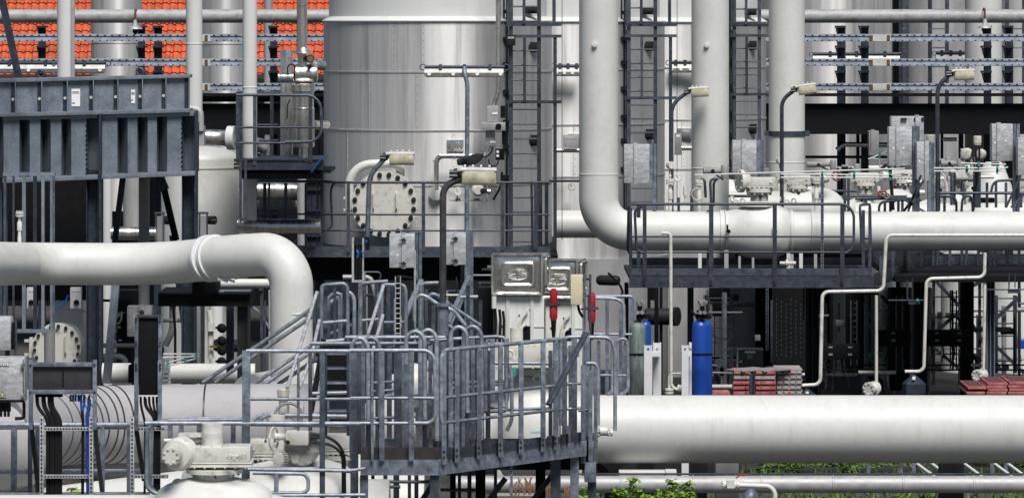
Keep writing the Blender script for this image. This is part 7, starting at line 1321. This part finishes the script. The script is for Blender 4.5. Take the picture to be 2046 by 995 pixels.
tag(m.obj('grass', leafd, smooth=False, origin=(0, 0, 0)), 'uneven green grass growing beneath the low pipes', 'grass', kind='stuff')
m = M(); rg = random.Random(5)
for x in (1030, 1050, 1062, 1092, 1098, 1135):
    p = G(x, 50.9); m.tube(p, p + Vector((rg.uniform(-.05, .05), 0, P(0, 962 + rg.uniform(-5, 20), 50.9).z)), .006, 5)
    for q in range(10): c = p + Vector((rg.uniform(-.05, .05), 0, P(0, 975 + rg.uniform(-8, 20), 50.9).z)); m.tube(c, c + Vector((rg.uniform(-.06, .06), 0, .09)), .008, 5)
tag(m.obj('dry_weeds', drym), 'dry reddish weed stalks below the front platform', 'weeds', kind='stuff')
# ------------------------------------------------------------------ extra clutter the photo shows in the gaps
vessel('clad_duct', 'upright brownish clad duct behind the walkway rail under the small platform', 603, 70.5, 9, 352, 520, cladD, 0)
rg = random.Random(77)
# ladder-like cage behind the walkway start
t = T('dark_frame_tower', 'dark steel frame tower under the small platform beside the nearest tank', 'frame', P(635, 510, 68.9))
for x in (618, 628, 641): m = M(); m.post(x, 352, 505, 68.9, .07, .08); m.obj('upright', blueD, t, smooth=False)
for y in (360, 378, 420, 470): m = M(); m.bx(612, 650, y, y + 3, 68.8, .05); m.obj('cross_bar', blueD, t, smooth=False)
# black pump skids in the dark bay under the corrugated box
for k, (x, y, d, r_, L_, lb) in enumerate(((225, 720, 66, 16, .5, 'dark round pump end behind the slanting strut, under the big white pipe'), (290, 700, 66, 13, .6, 'small dark motor in shade behind the mottled cabinet'), (455, 690, 64, 12, .5, 'dark ribbed motor behind the black valve manifold'), (1215, 560, 71, 10, .4, 'dark junction pot on the tank skirt behind the yellow box'))):
    c = P(x, y, d); t = T('motor', lb, 'motor', c); k_ = S(1, d); m = M(); m.lathe([(r_ * .7 * k_, -L_ / 2), (r_ * k_, -L_ * .4), (r_ * k_, L_ * .4), (r_ * .8 * k_, L_ / 2)], c, (1, -.4, 0), 24)
    for q in range(8): m.lathe([(r_ * 1.05 * k_, -L_ * .35 + q * L_ * .09), (r_ * 1.05 * k_, -L_ * .33 + q * L_ * .09)], c, (1, -.4, 0), 20)
    m.obj('casing', dark, t)
for k, pts in enumerate(([(205, 600, 62), (270, 602, 62), (272, 700, 62)], [(345, 600, 61.6), (350, 660, 61.6), (350, 740, 61.6)], [(372, 690, 61), (376, 712, 61), (378, 742, 61)], [(1215, 545, 69), (1240, 570, 69), (1246, 590, 69), (1228, 592, 69)], [(1380, 620, 70), (1400, 640, 70), (1400, 720, 70)], [(985, 400, 69.2), (1002, 372, 69.2), (1003, 344, 69.2)])):
    m = M(); m.path([P(*q) for q in pts], .02, .12, 8); tag(m.obj('cable', rubber), ('black cable along the wall above the mottled cabinet', 'black cable dropping left of the slanting strut', 'short black cable beside the blue-grey column foot', 'black cable looping below the middle tank skirt', 'black cable dropping beside the wide rung ladder', 'black cable curling under the vent line on the nearest tank')[k], 'cable')
t = T('shade_pipes', 'tangle of small grey pipes and flanges in shade between the struts and the black beam', 'pipework', P(330, 760, 62.5))
for pts, r_ in (([(205, 690, 62.5), (320, 690, 62.5)], .035), ([(205, 712, 62.5), (250, 712, 62.5), (252, 745, 62.5)], .045), ([(330, 690, 62.5), (345, 660, 62.5), (345, 610, 62.5)], .05), ([(326, 640, 62.2), (362, 640, 62.2)], .03), ([(395, 600, 62.4), (396, 745, 62.4)], .045), ([(460, 640, 62.4), (460, 745, 62.4)], .03)):
    m = M(); m.path([P(*q) for q in pts], r_, .1, 10); m.lathe([(r_ * 1.9, 0), (r_ * 1.9, .03)], P(*pts[-1]), (0, 0, 1), 14); m.obj('pipe_run', grey, t)
# hanging tags and small plates, gauges in the far valve cluster
for k, (x, y) in enumerate(((1463, 398), (1470, 404), (1484, 402), (1563, 398), (1572, 404), (1586, 402), (1760, 388), (1772, 392), (1652, 392))):
    t = T('lifting_ring', 'small white %s by the %s valve neck' % (('ring', 'looped ring', 'upright ring')[k % 3], ('nearest', 'second', 'far')[min(2, k // 3)]), 'ring', P(x, y, 67.5 + (k // 3) * 1.5)); m = M(); d = 67.5 + (k // 3) * 1.5; m.ring(P(x, y, d), ((k % 3 - 1) * .7, 1, 0), S(5, d), S(1.8, d), 18, 8); m.obj('ring_body', cream, t)
m = M(); m.ring(P(1763, 387, 68.5), (0, 1, -1.2), S(8, 68.5), S(2, 68.5), 20, 8); m.tube(P(1763, 387, 68.5), P(1763, 396, 68.5), .03, 8); tag(m.obj('handwheel', darkred), 'dark red handwheel beside the wide gearbox neck', 'handwheel')
m = M(); m.ring(P(1672, 352, 72.5), (0, 1, -.2), S(9, 72), S(2, 72), 20, 8); tag(m.obj('handwheel', darkred), 'small red handwheel in shade behind the green-clipped cables', 'handwheel')
for k, (x, y0, y1, d, w_) in enumerate(((1600, 560, 0, 0, 0),)): pass
# wall instruments behind the risers
for k, (x0, x1, y0, y1, d, mt_, lb) in enumerate(((1348, 1362, 266, 310, 73.6, grey, 'tall grey instrument box on the middle tank by the curved lamp'), (1125, 1156, 270, 296, 72.8, cladD, 'small framed plate on the middle tank left of the first riser'), (1012, 1030, 70, 92, 69.4, dark, 'little dark box high beside the nearest ladder'), (1300, 1312, 560, 600, 70, black, 'black box under the deck start'))):
    t = T('wall_box', lb, 'box', P((x0 + x1) / 2, y1, d)); m = M(); m.bx(x0, x1, y0, y1, d, .1); m.obj('housing', mt_, t, bev=.008); m = M(); m.bx(x0 + 3, x1 - 3, y0 + 4, y0 + 8, d - .006, .006); m.obj('label_plate', paper if mt_ is grey else galvL, t)
pipe('short clad stub pipe beside the grey instrument box on the middle tank', [(1362, 296, 73.4), (1384, 296, 73.4)], S(5, 73), steel)
pipe('clad nozzle stub on the middle tank left of the first riser', [(1112, 301, 73), (1158, 301, 73)], S(4.5, 73), steel)
pipe('angled clad stub in shade under the black rack girder', [(1672, 300, 84), (1684, 289, 84), (1780, 290, 84)], S(5, 84), steel, .1)
pipe('clad stub pipe under the girder behind the capped sensor', [(1884, 279, 84), (1912, 279, 84)], S(4, 84), steel)
for x, d, w_, lb in ((1714, 86, 6, 'thin'), (1920, 86, 9, 'blue-grey'), (1882, 86.5, 5, 'slim')): m = M(); m.post(x, 262, 345, d, S(w_, d), .1); tag(m.obj('steel_post', blueD), lb + ' post under the black rack girder', 'post')
m = M(); m.tube(P(1609, 314, 86), P(1775, 314, 86), .03, 8); tag(m.obj('conduit', blueD), 'dark horizontal conduit under the black rack girder', 'conduit')

# dense dim pipework in the bay under the deck
rg = random.Random(404)
t = T('shade_pipework', 'dim tangle of thin pipes, struts and cable loops in the bay under the deck', 'pipework', P(1750, 780, 76))
for k in range(64):
    x = rg.uniform(1390, 2046); y = rg.uniform(585, 770); d = rg.uniform(73, 77.5); mt_ = rg.choice([galvD, galv, grey, cladD, blueM, galvD, galv, dark]); r_ = rg.choice([.012, .016, .02, .03, .045])
    if rg.random() < .5: pts = [(x, rg.uniform(576, 640), d), (x, y + rg.uniform(30, 130), d)]
    elif rg.random() < .6: pts = [(x, y, d), (x + rg.uniform(30, 110), y, d)]
    else: pts = [(x, y, d), (x + rg.uniform(15, 50), y, d), (x + rg.uniform(15, 50), y + rg.uniform(30, 80), d)]
    m = M(); m.path([P(*q) for q in pts], r_, .1, 8); m.obj('pipe_run', mt_, t)
for k in range(14):
    x = rg.uniform(1480, 2020); y = rg.uniform(600, 735); d = rg.uniform(73, 77); m = M(); m.bx(x, x + rg.uniform(8, 22), y, y + rg.uniform(8, 20), d, .15); m.obj('small_box', rg.choice([dark, grey, galvD, blueM, galv]), t, bev=.01)
t = T('deck_pipework', 'small pipes, tees and cable loops crowded between the valve gearboxes on the deck', 'pipework', P(1750, 425, 72))
for k in range(40):
    x = rg.uniform(1440, 2046); y = rg.uniform(335, 415); d = rg.uniform(71, 77); mt_ = rg.choice([cream, cream, galvD, galv, dark, rubber, grey]); r_ = rg.choice([.014, .02, .03, .045])
    if rg.random() < .45: pts = [(x, y, d), (x, 420, d)]
    elif rg.random() < .5: pts = [(x, y, d), (x + rg.uniform(12, 45), y, d)]
    else: pts = [(x, y, d), (x + rg.uniform(5, 14), y - rg.uniform(4, 16), d), (x + rg.uniform(14, 26), y, d), (x + 24, 420, d)]
    m = M(); m.path([P(*q) for q in pts], r_, .08, 8)
    if rg.random() < .4: c = P(*pts[0]); m.lathe([(r_ * 2.1, -.03), (r_ * 2.1, .03)], c, (0, 0, 1), 12)
    m.obj('pipe_run', mt_, t)
for k in range(16):
    x = rg.uniform(1450, 2040); y = rg.uniform(320, 400); d = rg.uniform(72, 77); m = M(); m.bx(x, x + rg.uniform(6, 18), y, y + rg.uniform(6, 16), d, .15); m.obj('small_box', rg.choice([cream, grey, dark, cladD, black]), t, bev=.012)
t = T('skirt_clutter', 'small dark pipes and boxes hanging under the walkway between the elbow and the hoods', 'pipework', P(800, 640, 63))
for k in range(22):
    x = rg.uniform(620, 980); y = rg.uniform(525, 600); d = rg.uniform(60, 66); mt_ = rg.choice([dark, galvD, blueD, grey, cladD]); r_ = rg.choice([.014, .02, .035])
    pts = [(x, y, d), (x, y + rg.uniform(30, 120), d)] if rg.random() < .6 else [(x, y, d), (x + rg.uniform(20, 70), y, d), (x + rg.uniform(20, 70), y + 40, d)]
    m = M(); m.path([P(*q) for q in pts], r_, .08, 8); m.obj('pipe_run', mt_, t)

for k, (x, d, y0, y1) in enumerate(((1556, 73.5, 600, 735), (1706, 72.8, 600, 730), (1797, 71.6, 590, 740), (1905, 73, 580, 740))):
    t = T('cable_ladder', ('narrow cable ladder hanging in the black bay by the slotted tray', 'narrow cable ladder between the first column and the straight drain', 'narrow cable ladder on the slotted tray between the columns', 'narrow cable ladder in front of the braced tower')[k], 'cable ladder', P(x, y1, d), 'cable ladders under the deck')
    m = M(); [m.tube(P(x + q, y0, d), P(x + q, y1, d), .014, 6) for q in (-6, 6)]
    for q in range(int((y1 - y0) / 12)): m.tube(P(x - 6, y0 + 5 + q * 12, d), P(x + 6, y0 + 5 + q * 12, d), .01, 6)
    m.obj('ladder_run', galv, t); m = M(); m.tube(P(x - 2, y0, d - .03), P(x - 1, y1, d - .03), .02, 6); m.obj('cable', rubber, t)
